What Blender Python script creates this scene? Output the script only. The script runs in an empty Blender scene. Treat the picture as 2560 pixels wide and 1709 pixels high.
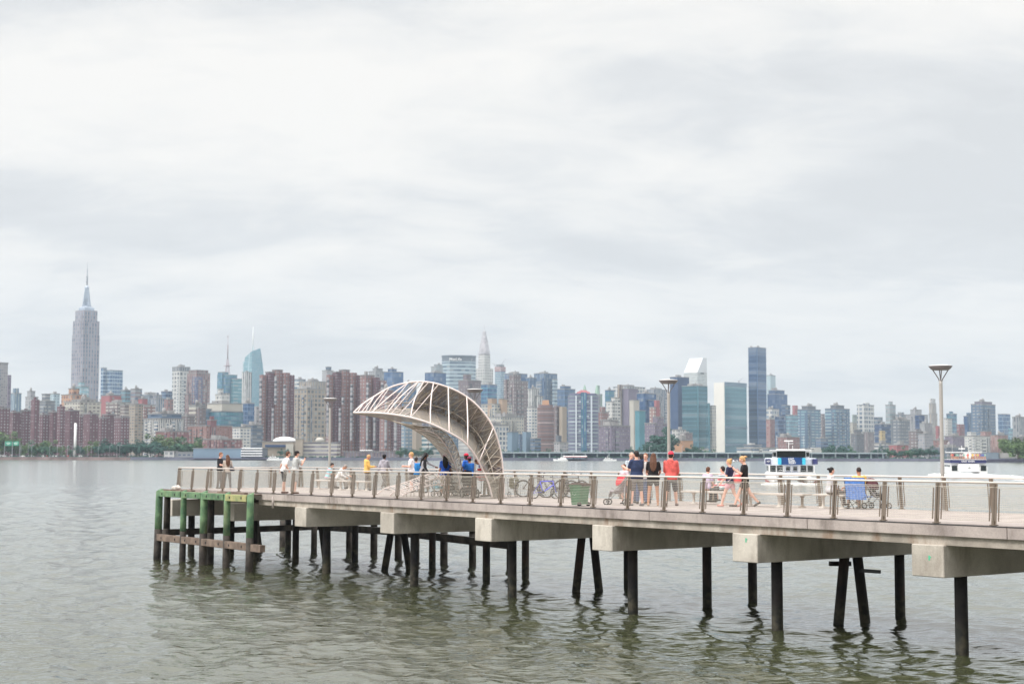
import bpy, bmesh, math, random
import numpy as np
from mathutils import Vector, Matrix, Quaternion
R = math.radians
sc = bpy.context.scene
COL = sc.collection
random.seed(7)

# ---------------------------------------------------------------- camera
F = 3800.0; CX, CY = 1280.0, 854.5
PITCH = math.atan((1137 - CY) / F); ROLL = R(.095); EYE = 5.05; DECK = 3.36
cam_d = bpy.data.cameras.new('camera'); cam = bpy.data.objects.new('camera', cam_d); COL.objects.link(cam)
cam_d.sensor_width = 36; cam_d.lens = F / 2560 * 36; cam_d.clip_start = .1; cam_d.clip_end = 30000
cam_d.dof.use_dof = True; cam_d.dof.focus_distance = 50; cam_d.dof.aperture_fstop = 1.8
CM = Matrix.Rotation(math.pi / 2 + PITCH, 3, 'X') @ Matrix.Rotation(ROLL, 3, 'Z')
cam.matrix_world = Matrix.Translation((0, 0, EYE)) @ CM.to_4x4()
sc.camera = cam

# ---------------------------------------------------------------- sky, sun, exposure
SUN_EL, SUN_AZ = R(50), R(243)      # azimuth clockwise from +Y: behind and left of the camera
world = bpy.data.worlds.new('World'); sc.world = world; world.use_nodes = True
wn = world.node_tree; wn.nodes.clear()
def N(nt, t, **k):
    n = nt.nodes.new(t)
    for a, v in k.items():
        if a == 'op': n.operation = v
        elif a.startswith('i_'):
            n.inputs[int(a[2:])].default_value = v
        else: setattr(n, a, v)
    return n
def L(nt, a, b): nt.links.new(a, b)
def M_(nt, op, a, b=None, c=None, clamp=False):
    n = nt.nodes.new('ShaderNodeMath'); n.operation = op; n.use_clamp = clamp
    for i, v in enumerate((a, b, c)):
        if v is None: continue
        if hasattr(v, 'links'): nt.links.new(v, n.inputs[i])
        else: n.inputs[i].default_value = v
    return n.outputs[0]
sky = N(wn, 'ShaderNodeTexSky', sky_type='NISHITA', sun_disc=False, sun_elevation=SUN_EL, sun_rotation=SUN_AZ)
tc = N(wn, 'ShaderNodeTexCoord'); sp = N(wn, 'ShaderNodeSeparateXYZ'); L(wn, tc.outputs['Generated'], sp.inputs[0])
den = M_(wn, 'ADD', M_(wn, 'MAXIMUM', sp.outputs[2], 0.0), 0.26)
cb = N(wn, 'ShaderNodeCombineXYZ')
L(wn, M_(wn, 'DIVIDE', sp.outputs[0], den), cb.inputs[0]); L(wn, M_(wn, 'DIVIDE', sp.outputs[1], den), cb.inputs[1])
def wnoise(scale, detail, rough, vec, dist=0.0):
    n = N(wn, 'ShaderNodeTexNoise'); n.inputs['Scale'].default_value = scale; n.inputs['Detail'].default_value = detail
    n.inputs['Roughness'].default_value = rough; n.inputs['Distortion'].default_value = dist; L(wn, vec, n.inputs['Vector']); return n.outputs['Fac']
mp1 = N(wn, 'ShaderNodeMapping'); L(wn, cb.outputs[0], mp1.inputs[0]); mp1.inputs['Rotation'].default_value = (0, 0, R(-14)); mp1.inputs['Scale'].default_value = (1.0, 1.55, 1); mp1.inputs['Location'].default_value = (5.3, 2.2, 0)
n1 = wnoise(1.25, 5, .52, mp1.outputs[0], .5)
n2 = wnoise(4.2, 6, .6, mp1.outputs[0], .5)
mix = M_(wn, 'ADD', M_(wn, 'MULTIPLY', n1, .69), M_(wn, 'MULTIPLY', n2, .31))
cr = N(wn, 'ShaderNodeValToRGB'); L(wn, mix, cr.inputs[0])
els = cr.color_ramp.elements
els[0].position = .40; els[0].color = (.738, .746, .752, 1)
els[1].position = .60; els[1].color = (.985, .960, .922, 1)
e = els.new(.46); e.color = (.795, .800, .802, 1)
e = els.new(.52); e.color = (.900, .890, .870, 1)
# a slightly bluer, duller band low down, where one looks through the most air
low = M_(wn, 'SUBTRACT', 1.0, M_(wn, 'DIVIDE', sp.outputs[2], .11), clamp=True)
mxl = N(wn, 'ShaderNodeMixRGB', blend_type='MIX'); L(wn, M_(wn, 'MULTIPLY', low, .62), mxl.inputs[0]); L(wn, cr.outputs[0], mxl.inputs[1]); mxl.inputs[2].default_value = (.735, .815, .880, 1)
# overcast sky: brighter overhead than at the horizon
zen = M_(wn, 'ADD', 1.0, M_(wn, 'MULTIPLY', M_(wn, 'SUBTRACT', sp.outputs[2], .30, clamp=True), 3.2))
SKY_K = 7.3
vm = N(wn, 'ShaderNodeVectorMath', operation='SCALE'); L(wn, mxl.outputs[0], vm.inputs[0]); L(wn, M_(wn, 'MULTIPLY', zen, SKY_K), vm.inputs['Scale'])
mx2 = N(wn, 'ShaderNodeMixRGB', blend_type='MIX'); mx2.inputs[0].default_value = .975; L(wn, sky.outputs[0], mx2.inputs[1]); L(wn, vm.outputs[0], mx2.inputs[2])
bg = N(wn, 'ShaderNodeBackground'); bg.inputs[1].default_value = .1; L(wn, mx2.outputs[0], bg.inputs[0])
L(wn, bg.outputs[0], N(wn, 'ShaderNodeOutputWorld').inputs[0])
sun_d = bpy.data.lights.new('sun', 'SUN'); sun = bpy.data.objects.new('sun', sun_d); COL.objects.link(sun)
sun_d.energy = 2.0; sun_d.angle = R(16); sun_d.color = (1, .955, .90)
sdir = Vector((math.sin(SUN_AZ) * math.cos(SUN_EL), math.cos(SUN_AZ) * math.cos(SUN_EL), math.sin(SUN_EL)))
sun.rotation_euler = sdir.to_track_quat('Z', 'Y').to_euler()
vs = sc.view_settings
vs.view_transform = 'Standard'; vs.look = 'None'; vs.gamma = 1; vs.exposure = .48; vs.use_curve_mapping = False
cy = sc.cycles
cy.max_bounces = 6; cy.diffuse_bounces = 3; cy.glossy_bounces = 3; cy.transmission_bounces = 2; cy.volume_bounces = 0; cy.transparent_max_bounces = 6
try: cy.use_denoising = True; cy.denoiser = 'OPENIMAGEDENOISE'
except Exception: pass

# ---------------------------------------------------------------- where things stand
def ray(x, y): return CM @ Vector(((x - CX) / F, (CY - y) / F, -1))
def onz(x, y, z=DECK):
    d = ray(x, y); return Vector((0, 0, EYE)) + d * ((z - EYE) / d.z)
def at(x, y, D):
    d = ray(x, y); return Vector((0, 0, EYE)) + d * (D / d.y)
PA, PB = onz(442, 1221), onz(2560, 1316)
U = (PB - PA).normalized(); NN = Vector((-U.y, U.x, 0))        # along the pier towards land; across it, away from the near edge
UROT = math.atan2(U.y, U.x)
def pl(u, n, z=0.0): return PA + U * u + NN * n + Vector((0, 0, z))   # z above the deck

# ---------------------------------------------------------------- tagging and mesh helpers
def tag(o, label=None, cat=None, group=None, kind=None):
    if label: o['label'] = label
    if cat: o['category'] = cat
    if group: o['group'] = group
    if kind: o['kind'] = kind
    return o
def empty(name, loc=(0, 0, 0), rz=0.0):
    o = bpy.data.objects.new(name, None); o.location = loc; o.rotation_euler = (0, 0, rz); COL.objects.link(o); return o
def link(name, me, parent=None, loc=None, rz=None):
    o = bpy.data.objects.new(name, me); COL.objects.link(o)
    if parent is not None: o.parent = parent
    if loc is not None: o.location = loc
    if rz is not None: o.rotation_euler = (0, 0, rz)
    return o
def mesh_of(name, bm, mat, smooth=False):
    me = bpy.data.meshes.new(name); bm.to_mesh(me); bm.free()
    for m in (mat if isinstance(mat, (list, tuple)) else [mat]): me.materials.append(m)
    if smooth:
        me.polygons.foreach_set('use_smooth', [True] * len(me.polygons))
    return me
def obj(name, bm, mat, parent=None, loc=None, rz=None, smooth=False):
    return link(name, mesh_of(name, bm, mat, smooth), parent, loc, rz)
def copy_tree(o, parent=None):
    c = o.copy(); COL.objects.link(c); c.parent = parent
    for ch in list(o.children): copy_tree(ch, c)
    return c
def box(bm, c, s, rz=0.0, mi=0, M=None):
    v = []
    for dx in (-.5, .5):
        for dy in (-.5, .5):
            for dz in (-.5, .5):
                p = Vector((dx * s[0], dy * s[1], dz * s[2]))
                if rz: p.rotate(Matrix.Rotation(rz, 3, 'Z'))
                p = p + Vector(c)
                if M is not None: p = M @ p
                v.append(bm.verts.new(p))
    for f in ((0, 1, 3, 2), (4, 6, 7, 5), (0, 4, 5, 1), (2, 3, 7, 6), (0, 2, 6, 4), (1, 5, 7, 3)):
        fc = bm.faces.new([v[i] for i in f]); fc.material_index = mi
def basis(d):
    d = Vector(d).normalized(); a = Vector((0, 0, 1)) if abs(d.z) < .95 else Vector((1, 0, 0))
    x = d.cross(a).normalized(); return x, d.cross(x).normalized(), d
def tube(bm, pts, r, seg=8, mi=0, closed=False):
    pts = [Vector(p) for p in pts]; n = len(pts); rings = []
    rs = r if isinstance(r, (list, tuple)) else [r] * n
    px = None
    for i, p in enumerate(pts):
        if closed: d = pts[(i + 1) % n] - pts[i - 1]
        else: d = pts[min(i + 1, n - 1)] - pts[max(i - 1, 0)]
        x, y, d = basis(d)
        if px is not None:
            x = (px - d * px.dot(d)).normalized(); y = d.cross(x)
        px = x
        rings.append([bm.verts.new(p + (x * math.cos(2 * math.pi * k / seg) + y * math.sin(2 * math.pi * k / seg)) * rs[i]) for k in range(seg)])
    for i in range(n if closed else n - 1):
        a, b = rings[i], rings[(i + 1) % n]
        for k in range(seg):
            f = bm.faces.new((a[k], a[(k + 1) % seg], b[(k + 1) % seg], b[k])); f.material_index = mi; f.smooth = True
    if not closed:
        for q in (rings[0][::-1], rings[-1]): bm.faces.new(q).material_index = mi
def bar(bm, a, b, w, h, mi=0):
    a, b = Vector(a), Vector(b); x, y, d = basis(b - a)
    v = [bm.verts.new(p + x * sx * w / 2 + y * sy * h / 2) for p in (a, b) for sx, sy in ((-1, -1), (1, -1), (1, 1), (-1, 1))]
    for f in ((3, 2, 1, 0), (4, 5, 6, 7), (0, 1, 5, 4), (1, 2, 6, 5), (2, 3, 7, 6), (3, 0, 4, 7)): bm.faces.new([v[i] for i in f]).material_index = mi
def lathe(bm, prof, seg=20, c=(0, 0, 0), mi=0, sy=1.0, smooth=True):
    rings = []
    for r, z in prof:
        rings.append([bm.verts.new((c[0] + r * math.cos(2 * math.pi * k / seg), c[1] + sy * r * math.sin(2 * math.pi * k / seg), c[2] + z)) for k in range(seg)])
    for a, b in zip(rings, rings[1:]):
        for k in range(seg):
            f = bm.faces.new((a[k], a[(k + 1) % seg], b[(k + 1) % seg], b[k])); f.material_index = mi; f.smooth = smooth
    bm.faces.new(rings[0][::-1]).material_index = mi; bm.faces.new(rings[-1]).material_index = mi
def loft(bm, rings, mi=0):
    vr = [[bm.verts.new(p) for p in r] for r in rings]; s = len(vr[0])
    for a, b in zip(vr, vr[1:]):
        for k in range(s):
            bm.faces.new((a[k], a[(k + 1) % s], b[(k + 1) % s], b[k])).material_index = mi
    bm.faces.new(vr[0][::-1]).material_index = mi; bm.faces.new(vr[-1]).material_index = mi
def B(): return bmesh.new()

# ---------------------------------------------------------------- materials
def rgb(r, g, b):      # sRGB 0-255 -> linear
    return tuple((c / 12.92 if c <= .04045 else ((c + .055) / 1.055) ** 2.4) for c in (r / 255, g / 255, b / 255)) + (1,)
MC = {}
def plain(name, col, rough=.7, metal=0.0, var=.12, scale=6.0, bump=0.0, col2=None, lo=.35, hi=.65):
    if name in MC: return MC[name]
    m = bpy.data.materials.new(name); m.use_nodes = True; nt = m.node_tree; p = nt.nodes['Principled BSDF']
    p.inputs['Roughness'].default_value = rough; p.inputs['Metallic'].default_value = metal
    c = Vector(col[:3]); t = N(nt, 'ShaderNodeTexCoord')
    no = N(nt, 'ShaderNodeTexNoise'); no.inputs['Scale'].default_value = scale; no.inputs['Detail'].default_value = 4; L(nt, t.outputs['Object'], no.inputs['Vector'])
    r = N(nt, 'ShaderNodeValToRGB'); L(nt, no.outputs['Fac'], r.inputs[0]); r.color_ramp.elements[0].position = lo; r.color_ramp.elements[1].position = hi
    a = c * (1 - var); b = c * (1 + var)
    if col2 is not None: a, b = Vector(col2[:3]), c
    r.color_ramp.elements[0].color = (*a, 1); r.color_ramp.elements[1].color = (*b, 1)
    L(nt, r.outputs[0], p.inputs['Base Color'])
    if bump:
        bu = N(nt, 'ShaderNodeBump'); bu.inputs['Strength'].default_value = bump; bu.inputs['Distance'].default_value = .02; L(nt, no.outputs['Fac'], bu.inputs['Height']); L(nt, bu.outputs[0], p.inputs['Normal'])
    MC[name] = m; return m
def concrete(name, c1, c2, stain=(.12, .10, .085), amt=.5, sc_=.8, streak=True):
    m = bpy.data.materials.new(name); m.use_nodes = True; nt = m.node_tree; p = nt.nodes['Principled BSDF']; p.inputs['Roughness'].default_value = .85
    t = N(nt, 'ShaderNodeTexCoord')
    def noi(s, sca, det=5, ro=.6):
        mp = N(nt, 'ShaderNodeMapping'); L(nt, t.outputs['Object'], mp.inputs[0]); mp.inputs['Scale'].default_value = sca
        n = N(nt, 'ShaderNodeTexNoise'); n.inputs['Scale'].default_value = s; n.inputs['Detail'].default_value = det; n.inputs['Roughness'].default_value = ro; L(nt, mp.outputs[0], n.inputs['Vector']); return n.outputs['Fac']
    a = noi(sc_, (1, 1, 1)); r = N(nt, 'ShaderNodeValToRGB'); L(nt, a, r.inputs[0]); r.color_ramp.elements[0].position = .38; r.color_ramp.elements[1].position = .62
    r.color_ramp.elements[0].color = c1; r.color_ramp.elements[1].color = c2
    b = noi(1.3, (1.0, 1.0, .35) if streak else (1, 1, 1), 6, .65); r2 = N(nt, 'ShaderNodeValToRGB'); L(nt, b, r2.inputs[0]); r2.color_ramp.elements[0].position = .52; r2.color_ramp.elements[1].position = .74
    r2.color_ramp.elements[0].color = (0, 0, 0, 1); r2.color_ramp.elements[1].color = (1, 1, 1, 1)
    mx = N(nt, 'ShaderNodeMixRGB'); L(nt, M_(nt, 'MULTIPLY', r2.outputs[0], amt), mx.inputs[0]); L(nt, r.outputs[0], mx.inputs[1]); mx.inputs[2].default_value = (*stain, 1)
    g = noi(30, (1, 1, 1), 3); mg = N(nt, 'ShaderNodeMixRGB', blend_type='MULTIPLY'); mg.inputs[0].default_value = 1; L(nt, mx.outputs[0], mg.inputs[1])
    gr = N(nt, 'ShaderNodeValToRGB'); L(nt, g, gr.inputs[0]); gr.color_ramp.elements[0].position = .3; gr.color_ramp.elements[1].position = .7; gr.color_ramp.elements[0].color = (.86, .86, .86, 1); gr.color_ramp.elements[1].color = (1.06, 1.06, 1.06, 1); L(nt, gr.outputs[0], mg.inputs[2])
    L(nt, mg.outputs[0], p.inputs['Base Color'])
    bu = N(nt, 'ShaderNodeBump'); bu.inputs['Strength'].default_value = .25; bu.inputs['Distance'].default_value = .02; L(nt, g, bu.inputs['Height']); L(nt, bu.outputs[0], p.inputs['Normal'])
    return m

# ---------------------------------------------------------------- water
def make_water():
    rng = np.random.default_rng(3)
    ys = [14.0]
    while ys[-1] < 330: ys.append(ys[-1] * 1.0030)
    while ys[-1] < 5200: ys.append(ys[-1] * 1.03)
    ys = np.array(ys)
    th = np.concatenate([np.linspace(-R(60), -R(23), 60)[:-1], np.linspace(-R(23), R(23), 1150), np.linspace(R(23), R(60), 60)[1:]])
    Y, T = np.meshgrid(ys, th, indexing='ij'); X = Y * np.tan(T)
    dist = Y / np.cos(T); step = Y * .0030
    Z = np.zeros_like(X); DX = np.zeros_like(X); DY = np.zeros_like(X)
    for i in range(90):
        lam = math.exp(rng.uniform(math.log(.34), math.log(6.0))); k = 2 * math.pi / lam
        a = rng.normal(R(205), R(42)); ph = rng.uniform(0, 6.283)
        amp = .0027 * lam ** .82 * (1.0 if lam < 3 else .55)
        fade = np.clip((lam / np.maximum(step, 1e-6) - 2.5) / 2, 0, 1)
        # groups of waves come and go
        g = .55 + .45 * np.sin(X * rng.normal(0, .09) + Y * rng.normal(0, .09) + rng.uniform(0, 6.28))
        arg = k * (X * math.cos(a) + Y * math.sin(a)) + ph
        s, c = np.sin(arg), np.cos(arg); A = amp * fade * g * 2.0
        Z += A * s; DX += A * c * math.cos(a) * .8; DY += A * c * math.sin(a) * .8
    edge = np.clip((330 - Y) / 120, 0, 1)
    X = X + DX * edge; Yp = Y + DY * edge; Z = Z * edge
    nr, nc = X.shape
    co = np.stack([X, Yp, Z], -1).reshape(-1, 3).astype(np.float32)
    me = bpy.data.meshes.new('water'); me.vertices.add(len(co)); me.vertices.foreach_set('co', co.ravel())
    idx = np.arange(nr * nc).reshape(nr, nc)
    q = np.stack([idx[:-1, :-1], idx[:-1, 1:], idx[1:, 1:], idx[1:, :-1]], -1).reshape(-1, 4)
    me.loops.add(q.size); me.loops.foreach_set('vertex_index', q.ravel().astype(np.int32))
    me.polygons.add(len(q)); me.polygons.foreach_set('loop_start', (np.arange(len(q)) * 4).astype(np.int32))
    me.polygons.foreach_set('use_smooth', np.ones(len(q), dtype=bool)); me.update(calc_edges=True)
    m = bpy.data.materials.new('river_water'); m.use_nodes = True; nt = m.node_tree; p = nt.nodes['Principled BSDF']
    p.inputs['Base Color'].default_value = (.048, .054, .026, 1); p.inputs['Roughness'].default_value = .045; p.inputs['IOR'].default_value = 1.52
    t = N(nt, 'ShaderNodeTexCoord')
    def noi(s, sca, det):
        mp = N(nt, 'ShaderNodeMapping'); L(nt, t.outputs['Object'], mp.inputs[0]); mp.inputs['Scale'].default_value = sca; mp.inputs['Rotation'].default_value = (0, 0, R(18))
        n = N(nt, 'ShaderNodeTexNoise'); n.inputs['Scale'].default_value = s; n.inputs['Detail'].default_value = det; L(nt, mp.outputs[0], n.inputs['Vector']); return n.outputs['Fac']
    so = N(nt, 'ShaderNodeSeparateXYZ'); L(nt, t.outputs['Object'], so.inputs[0])
    far = M_(nt, 'DIVIDE', M_(nt, 'SUBTRACT', so.outputs[1], 45.0), 260.0, clamp=True); far = M_(nt, 'POWER', far, .6)
    patch = N(nt, 'ShaderNodeMapRange'); L(nt, noi(.045, (.6, 1.6, 1), 3), patch.inputs[0]); patch.inputs[1].default_value = .35; patch.inputs[2].default_value = .65; patch.inputs[3].default_value = .55; patch.inputs[4].default_value = 1.15
    L(nt, M_(nt, 'ADD', .05, M_(nt, 'MULTIPLY', far, .10)), p.inputs['Roughness'])
    b1 = N(nt, 'ShaderNodeBump'); b1.inputs['Strength'].default_value = 1.0; b1.inputs['Distance'].default_value = .048; L(nt, noi(2.6, (.7, 1.5, 1), 3), b1.inputs['Height'])
    b2 = N(nt, 'ShaderNodeBump'); b2.inputs['Strength'].default_value = .6; b2.inputs['Distance'].default_value = .15; L(nt, noi(.7, (.7, 1.5, 1), 3), b2.inputs['Height'])
    st_ = M_(nt, 'MULTIPLY', patch.outputs[0], M_(nt, 'SUBTRACT', 1.0, M_(nt, 'MULTIPLY', far, .87))); L(nt, st_, b1.inputs['Strength']); L(nt, M_(nt, 'MULTIPLY', st_, .6), b2.inputs['Strength'])
    L(nt, b1.outputs[0], b2.inputs['Normal']); L(nt, b2.outputs[0], p.inputs['Normal'])
    gl = N(nt, 'ShaderNodeBsdfGlossy'); gl.inputs['Color'].default_value = (.95, .97, .96, 1); gl.inputs['Roughness'].default_value = .16; L(nt, b2.outputs[0], gl.inputs['Normal'])
    ms = N(nt, 'ShaderNodeMixShader'); L(nt, M_(nt, 'ADD', .06, M_(nt, 'MULTIPLY', far, .54)), ms.inputs[0]); L(nt, p.outputs[0], ms.inputs[1]); L(nt, gl.outputs[0], ms.inputs[2]); L(nt, ms.outputs[0], nt.nodes['Material Output'].inputs[0])
    me.materials.append(m); o = link('water', me); tag(o, kind='structure')
    bm = B(); w = 7000
    for f in ([(-w, -900), (w, -900), (w, 14), (-w, 14)],):
        bm.faces.new([bm.verts.new((x, y, -.06)) for x, y in f])
    o2 = obj('water', bm, m); tag(o2, kind='structure')
make_water()

# unseen bank added behind the camera to block low light from under the pier
bm = B(); rows = []
for y, z in ((-7, -1), (-9, 1.8), (-22, 3.2), (-34, 9), (-48, 17), (-70, 21), (-160, 22)):
    rows.append([bm.verts.new((x, y + 3 * math.sin(x * .031) + 2 * math.sin(x * .083 + 1), z + .9 * math.sin(x * .05 + y) * (z > 0))) for x in range(-320, 330, 10)])
for a, b in zip(rows, rows[1:]):
    for i in range(len(a) - 1): bm.faces.new((a[i], a[i + 1], b[i + 1], b[i]))
tag(obj('light_block_bank', bm, plain('light_block_bank_ground', rgb(92, 96, 74), .9, scale=.2, var=.3)), kind='structure')

# ---------------------------------------------------------------- far shore land
def shore_y(x): return 1395 + .00 * x
SHORE = 1400.0
bm = B()
v = [bm.verts.new(p) for p in ((-5000, SHORE, 2.6), (5000, SHORE, 2.6), (5000, 5000, 2.6), (-5000, 5000, 2.6))]; bm.faces.new(v)
tag(obj('land', bm, plain('far_ground', rgb(120, 122, 112), .9, scale=.01, var=.2)), kind='structure')
bm = B(); box(bm, (0, SHORE - 2, .8), (7000, 4, 3.8)); 
tag(obj('seawall', bm, plain('seawall_stone', rgb(92, 94, 108), .9, scale=.05, var=.3)), 'long low stone seawall along the far bank of the river', 'seawall')

# ================================================================ the pier
def tide_growth(m):      # muddy, weedy zone between the tide lines
    nt = m.node_tree; p = nt.nodes['Principled BSDF']; old = p.inputs['Base Color'].links[0].from_socket; t = N(nt, 'ShaderNodeTexCoord'); s = N(nt, 'ShaderNodeSeparateXYZ'); L(nt, t.outputs['Object'], s.inputs[0])
    n = N(nt, 'ShaderNodeTexNoise'); n.inputs['Scale'].default_value = 4; n.inputs['Detail'].default_value = 5; L(nt, t.outputs['Object'], n.inputs['Vector'])
    z = M_(nt, 'ADD', s.outputs[2], M_(nt, 'MULTIPLY', n.outputs['Fac'], .9)); k = M_(nt, 'DIVIDE', M_(nt, 'SUBTRACT', -2.05, z), .35, clamp=True)
    r = N(nt, 'ShaderNodeValToRGB'); L(nt, n.outputs['Fac'], r.inputs[0]); r.color_ramp.elements[0].position = .4; r.color_ramp.elements[1].position = .62; r.color_ramp.elements[0].color = (.016, .018, .014, 1); r.color_ramp.elements[1].color = (.075, .066, .045, 1)
    mx = N(nt, 'ShaderNodeMixRGB'); L(nt, M_(nt, 'MULTIPLY', k, .85), mx.inputs[0]); L(nt, old, mx.inputs[1]); L(nt, r.outputs[0], mx.inputs[2]); L(nt, mx.outputs[0], p.inputs['Base Color'])
m_fascia = concrete('fascia_concrete', rgb(158, 147, 143), rgb(188, 177, 171), (.13, .105, .09), .8, .5)
m_lower = concrete('stained_beam_concrete', rgb(150, 142, 132), rgb(192, 183, 172), (.20, .10, .045), .9, 1.3)
m_cap = concrete('cap_concrete', rgb(176, 169, 159), rgb(206, 199, 188), (.17, .13, .10), .6, .6)
m_deck = concrete('deck_planks', rgb(152, 142, 137), rgb(176, 165, 159), (.20, .17, .15), .4, 1.2, False)
m_pile = concrete('steel_pile_coating', (.012, .012, .016, 1), (.034, .028, .026, 1), (.095, .045, .027), .8, 1.7)
tide_growth(m_pile)
m_green = concrete('green_treated_timber', rgb(78, 110, 84), rgb(118, 148, 110), (.20, .17, .08), .8, 2.2)
m_wet = concrete('tide_dark_timber', (.022, .019, .017, 1), (.075, .062, .052, 1), (.02, .018, .02), .5, 2)
m_wood = concrete('weathered_timber', rgb(98, 84, 75), rgb(134, 117, 104), (.08, .06, .05), .6, 2)
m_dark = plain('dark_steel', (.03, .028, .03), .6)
m_post = plain('bronze_painted_steel', rgb(128, 115, 103), .4, .25, var=.08, scale=3)
m_rail = plain('brushed_rail_steel', rgb(214, 203, 195), .38, .1, var=.04)
m_wire = plain('galvanised_wire', rgb(206, 198, 186), .45, .2, var=.04)
pier = empty('pier', PA, UROT); tag(pier, 'long concrete pier on dark steel piles running across the river to the right', 'pier')
def pobj(name, bm, mat, smooth=False): return obj(name, bm, mat, pier, smooth=smooth)
# pier-local frame: x along, y across (away from the near edge), z above the deck
LEN = 60.0; WID = 7.0
# deck of cross planks with thin open joints
bm = B(); x = -.55
while x < LEN:
    box(bm, (x + .145, WID / 2 + .02, -.06), (.283, WID + .10, .12)); x += .29
pobj('deck', bm, m_deck)
bm = B(); box(bm, (LEN / 2, WID / 2, -.20), (LEN + .3, WID - .5, .15)); pobj('deck_slab', bm, m_lower)
JO = [8.95, 15.6, 22.3, 28.9, 35.4, 41.9, 48.3, 54.9, 60.0]
for side, y0 in ((-1, -.10), (1, WID + .10)):
    for a, b in zip(JO, JO[1:]):
        bm = B(); box(bm, ((a + b) / 2, y0, -.165), (b - a - .016, .24, .30)); bmesh.ops.bevel(bm, geom=bm.edges[:], offset=.012, segments=1, affect='EDGES'); eb_ = pobj('edge_beam', bm, m_fascia); bm = B(); box(bm, ((a + b) / 2, y0 + side * .004, -.022), (b - a - .02, .24, .022)); obj('painted_edge_shadow', bm, m_dark, eb_)  # thin dark strip stands in for the shadow line under the plank ends
    bm = B(); box(bm, ((JO[0] + .15 + LEN) / 2, y0 - side * -.0 + (.09 if side < 0 else -.09), -.43), (LEN - JO[0] - .15, .24, .222)); pobj('lower_beam', bm, m_lower)
bm = B(); box(bm, (4.2, .55, -.215), (9.3, .22, .19)); box(bm, (4.2, WID - .55, -.215), (9.3, .22, .19)); box(bm, (-.5, WID / 2, -.24), (.2, WID - .2, .22)); pobj('end_joist', bm, m_dark)
CAPS = [.05, 6.88, 13.68, 20.65, 27.10, 33.67, 40.03, 46.46, 53.0, 59.5]
for k, c in enumerate(CAPS):
    bm = B(); box(bm, (c - .5, WID / 2, -.945), (1.0, WID + .5, .81)); bmesh.ops.bevel(bm, geom=bm.edges[:], offset=.02, segments=1, affect='EDGES'); pobj('pile_cap', bm, m_cap)
def pile(base, top, r=.165, seg=14):
    bm = B(); b, t = Vector(base), Vector(top); tube(bm, [b, b.lerp(t, .3), b.lerp(t, .7), t], [r * 1.0, r * 1.01, r, r * .99], seg); return pobj('pile', bm, m_pile, True)
def cap_n(px, c):      # how far across the pier a picture column lies under the cap at c
    lo, hi = -2, 9
    k = ray(px, 1450); s = k.x / k.y
    p0 = pl(c - .5, 0); return (s * p0.y - p0.x) / (NN.x - s * NN.y)
BOT = -DECK - .7; TOPP = -1.34
AF = {2: (961, 1021), 4: (1441, 1493), 6: (2095, 2156), 8: None}
MID = {3: 1214, 5: 1765}
for k, c in enumerate(CAPS):
    pile((c - .45, 1.0, BOT), (c - .45, 1.0, TOPP))
    pile((c - .45, 6.45, BOT), (c - .45, 6.45, TOPP), .155)
    if k in AF:
        a, b = (cap_n(AF[k][0], c), cap_n(AF[k][1], c)) if AF[k] else (3.0, 4.5)
        m_ = (a + b) / 2
        pile((c - .5, a - .12, BOT), (c - .5, m_ - .24, TOPP), .155); pile((c - .42, b + .12, BOT), (c - .42, m_ + .24, TOPP), .155)
        if k == 6:
            bm = B(); bar(bm, (c - .75, m_ - .62, -1.56), (c - .75, m_ + .3, -1.60), .09, .14); bar(bm, (c - .2, m_ + .1, -1.76), (c - .2, m_ + 1.0, -1.84), .09, .11); pobj('brace', bm, m_dark)
    else:
        n_ = cap_n(MID[k], c) if k in MID else (3.2 if k < 7 else 5.2)
        pile((c - .45, n_, BOT), (c - .45, n_, TOPP), .155)
        if k in (0, 1): pile((c - .4, 4.9, BOT), (c - .6, 4.6, TOPP), .155)
pile((12.0, 1.75, BOT), (11.9, 1.75, -.4), .17)
# green spray marks on two caps
for c, yy in ((40.03, -.30), (46.46, -.37)):
    bm = B(); box(bm, (c - .44, -.2545, -.72 - (.15 if c > 41 else 0)), (.05, .004, .12)); box(bm, (c - .41, -.2547, -.70 - (.15 if c > 41 else 0)), (.05, .0035, .03)); pobj('spray_mark', bm, plain('green_spray', rgb(90, 190, 150), .7))

# ---------------------------------------------------------------- timber fender round the pier's outer end
fen = empty('timber_fender', PA, UROT); tag(fen, 'green and brown timber fender of piles and walers round the outer end of the pier', 'fender')
def fobj(name, bm, mat, smooth=False): return obj(name, bm, mat, fen, smooth=smooth)
def timber_pile(x, y, top, r, green=True, dx=0.0, slant=True):
    bm = B(); zt = -1.9
    p = [Vector((x - dx, y, BOT)), Vector((x - dx * .4, y, zt)), Vector((x, y, top))]
    pts = [p[0], p[0].lerp(p[1], .5), p[1]]; tube(bm, pts, [r * 1.08, r * 1.05, r * 1.02], 12, 1)
    tube(bm, [p[1], p[1].lerp(p[2], .33), p[1].lerp(p[2], .66), p[2]], [r * 1.015, r, r * .98, r * .94], 12, 0 if green else 1)
    if slant and green:      # sawn slanting top
        for v_ in bm.verts:
            if v_.co.z > top - .01: v_.co.z = top + (v_.co.y - y) * .45
    fobj('fender_pile', bm, [m_green, m_wet], True)
FN = -1.35
ux = lambda px, n: None
def fu(px, n, y=1330):    # position along the pier of a picture column, n across
    k = ray(px, y); s = k.x / k.y; p0 = pl(0, n); return (s * p0.y - p0.x) / (U.x - s * U.y)
gp = [(397, .175, .13), (458, .145, 0), (509, .172, 0), (567, .152, 0), (625, .158, 0)]
GX = []
for px, r, dx in gp:
    x = fu(px, FN); GX.append(x); timber_pile(x, FN, -.02, r, True, dx + .05)
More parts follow.
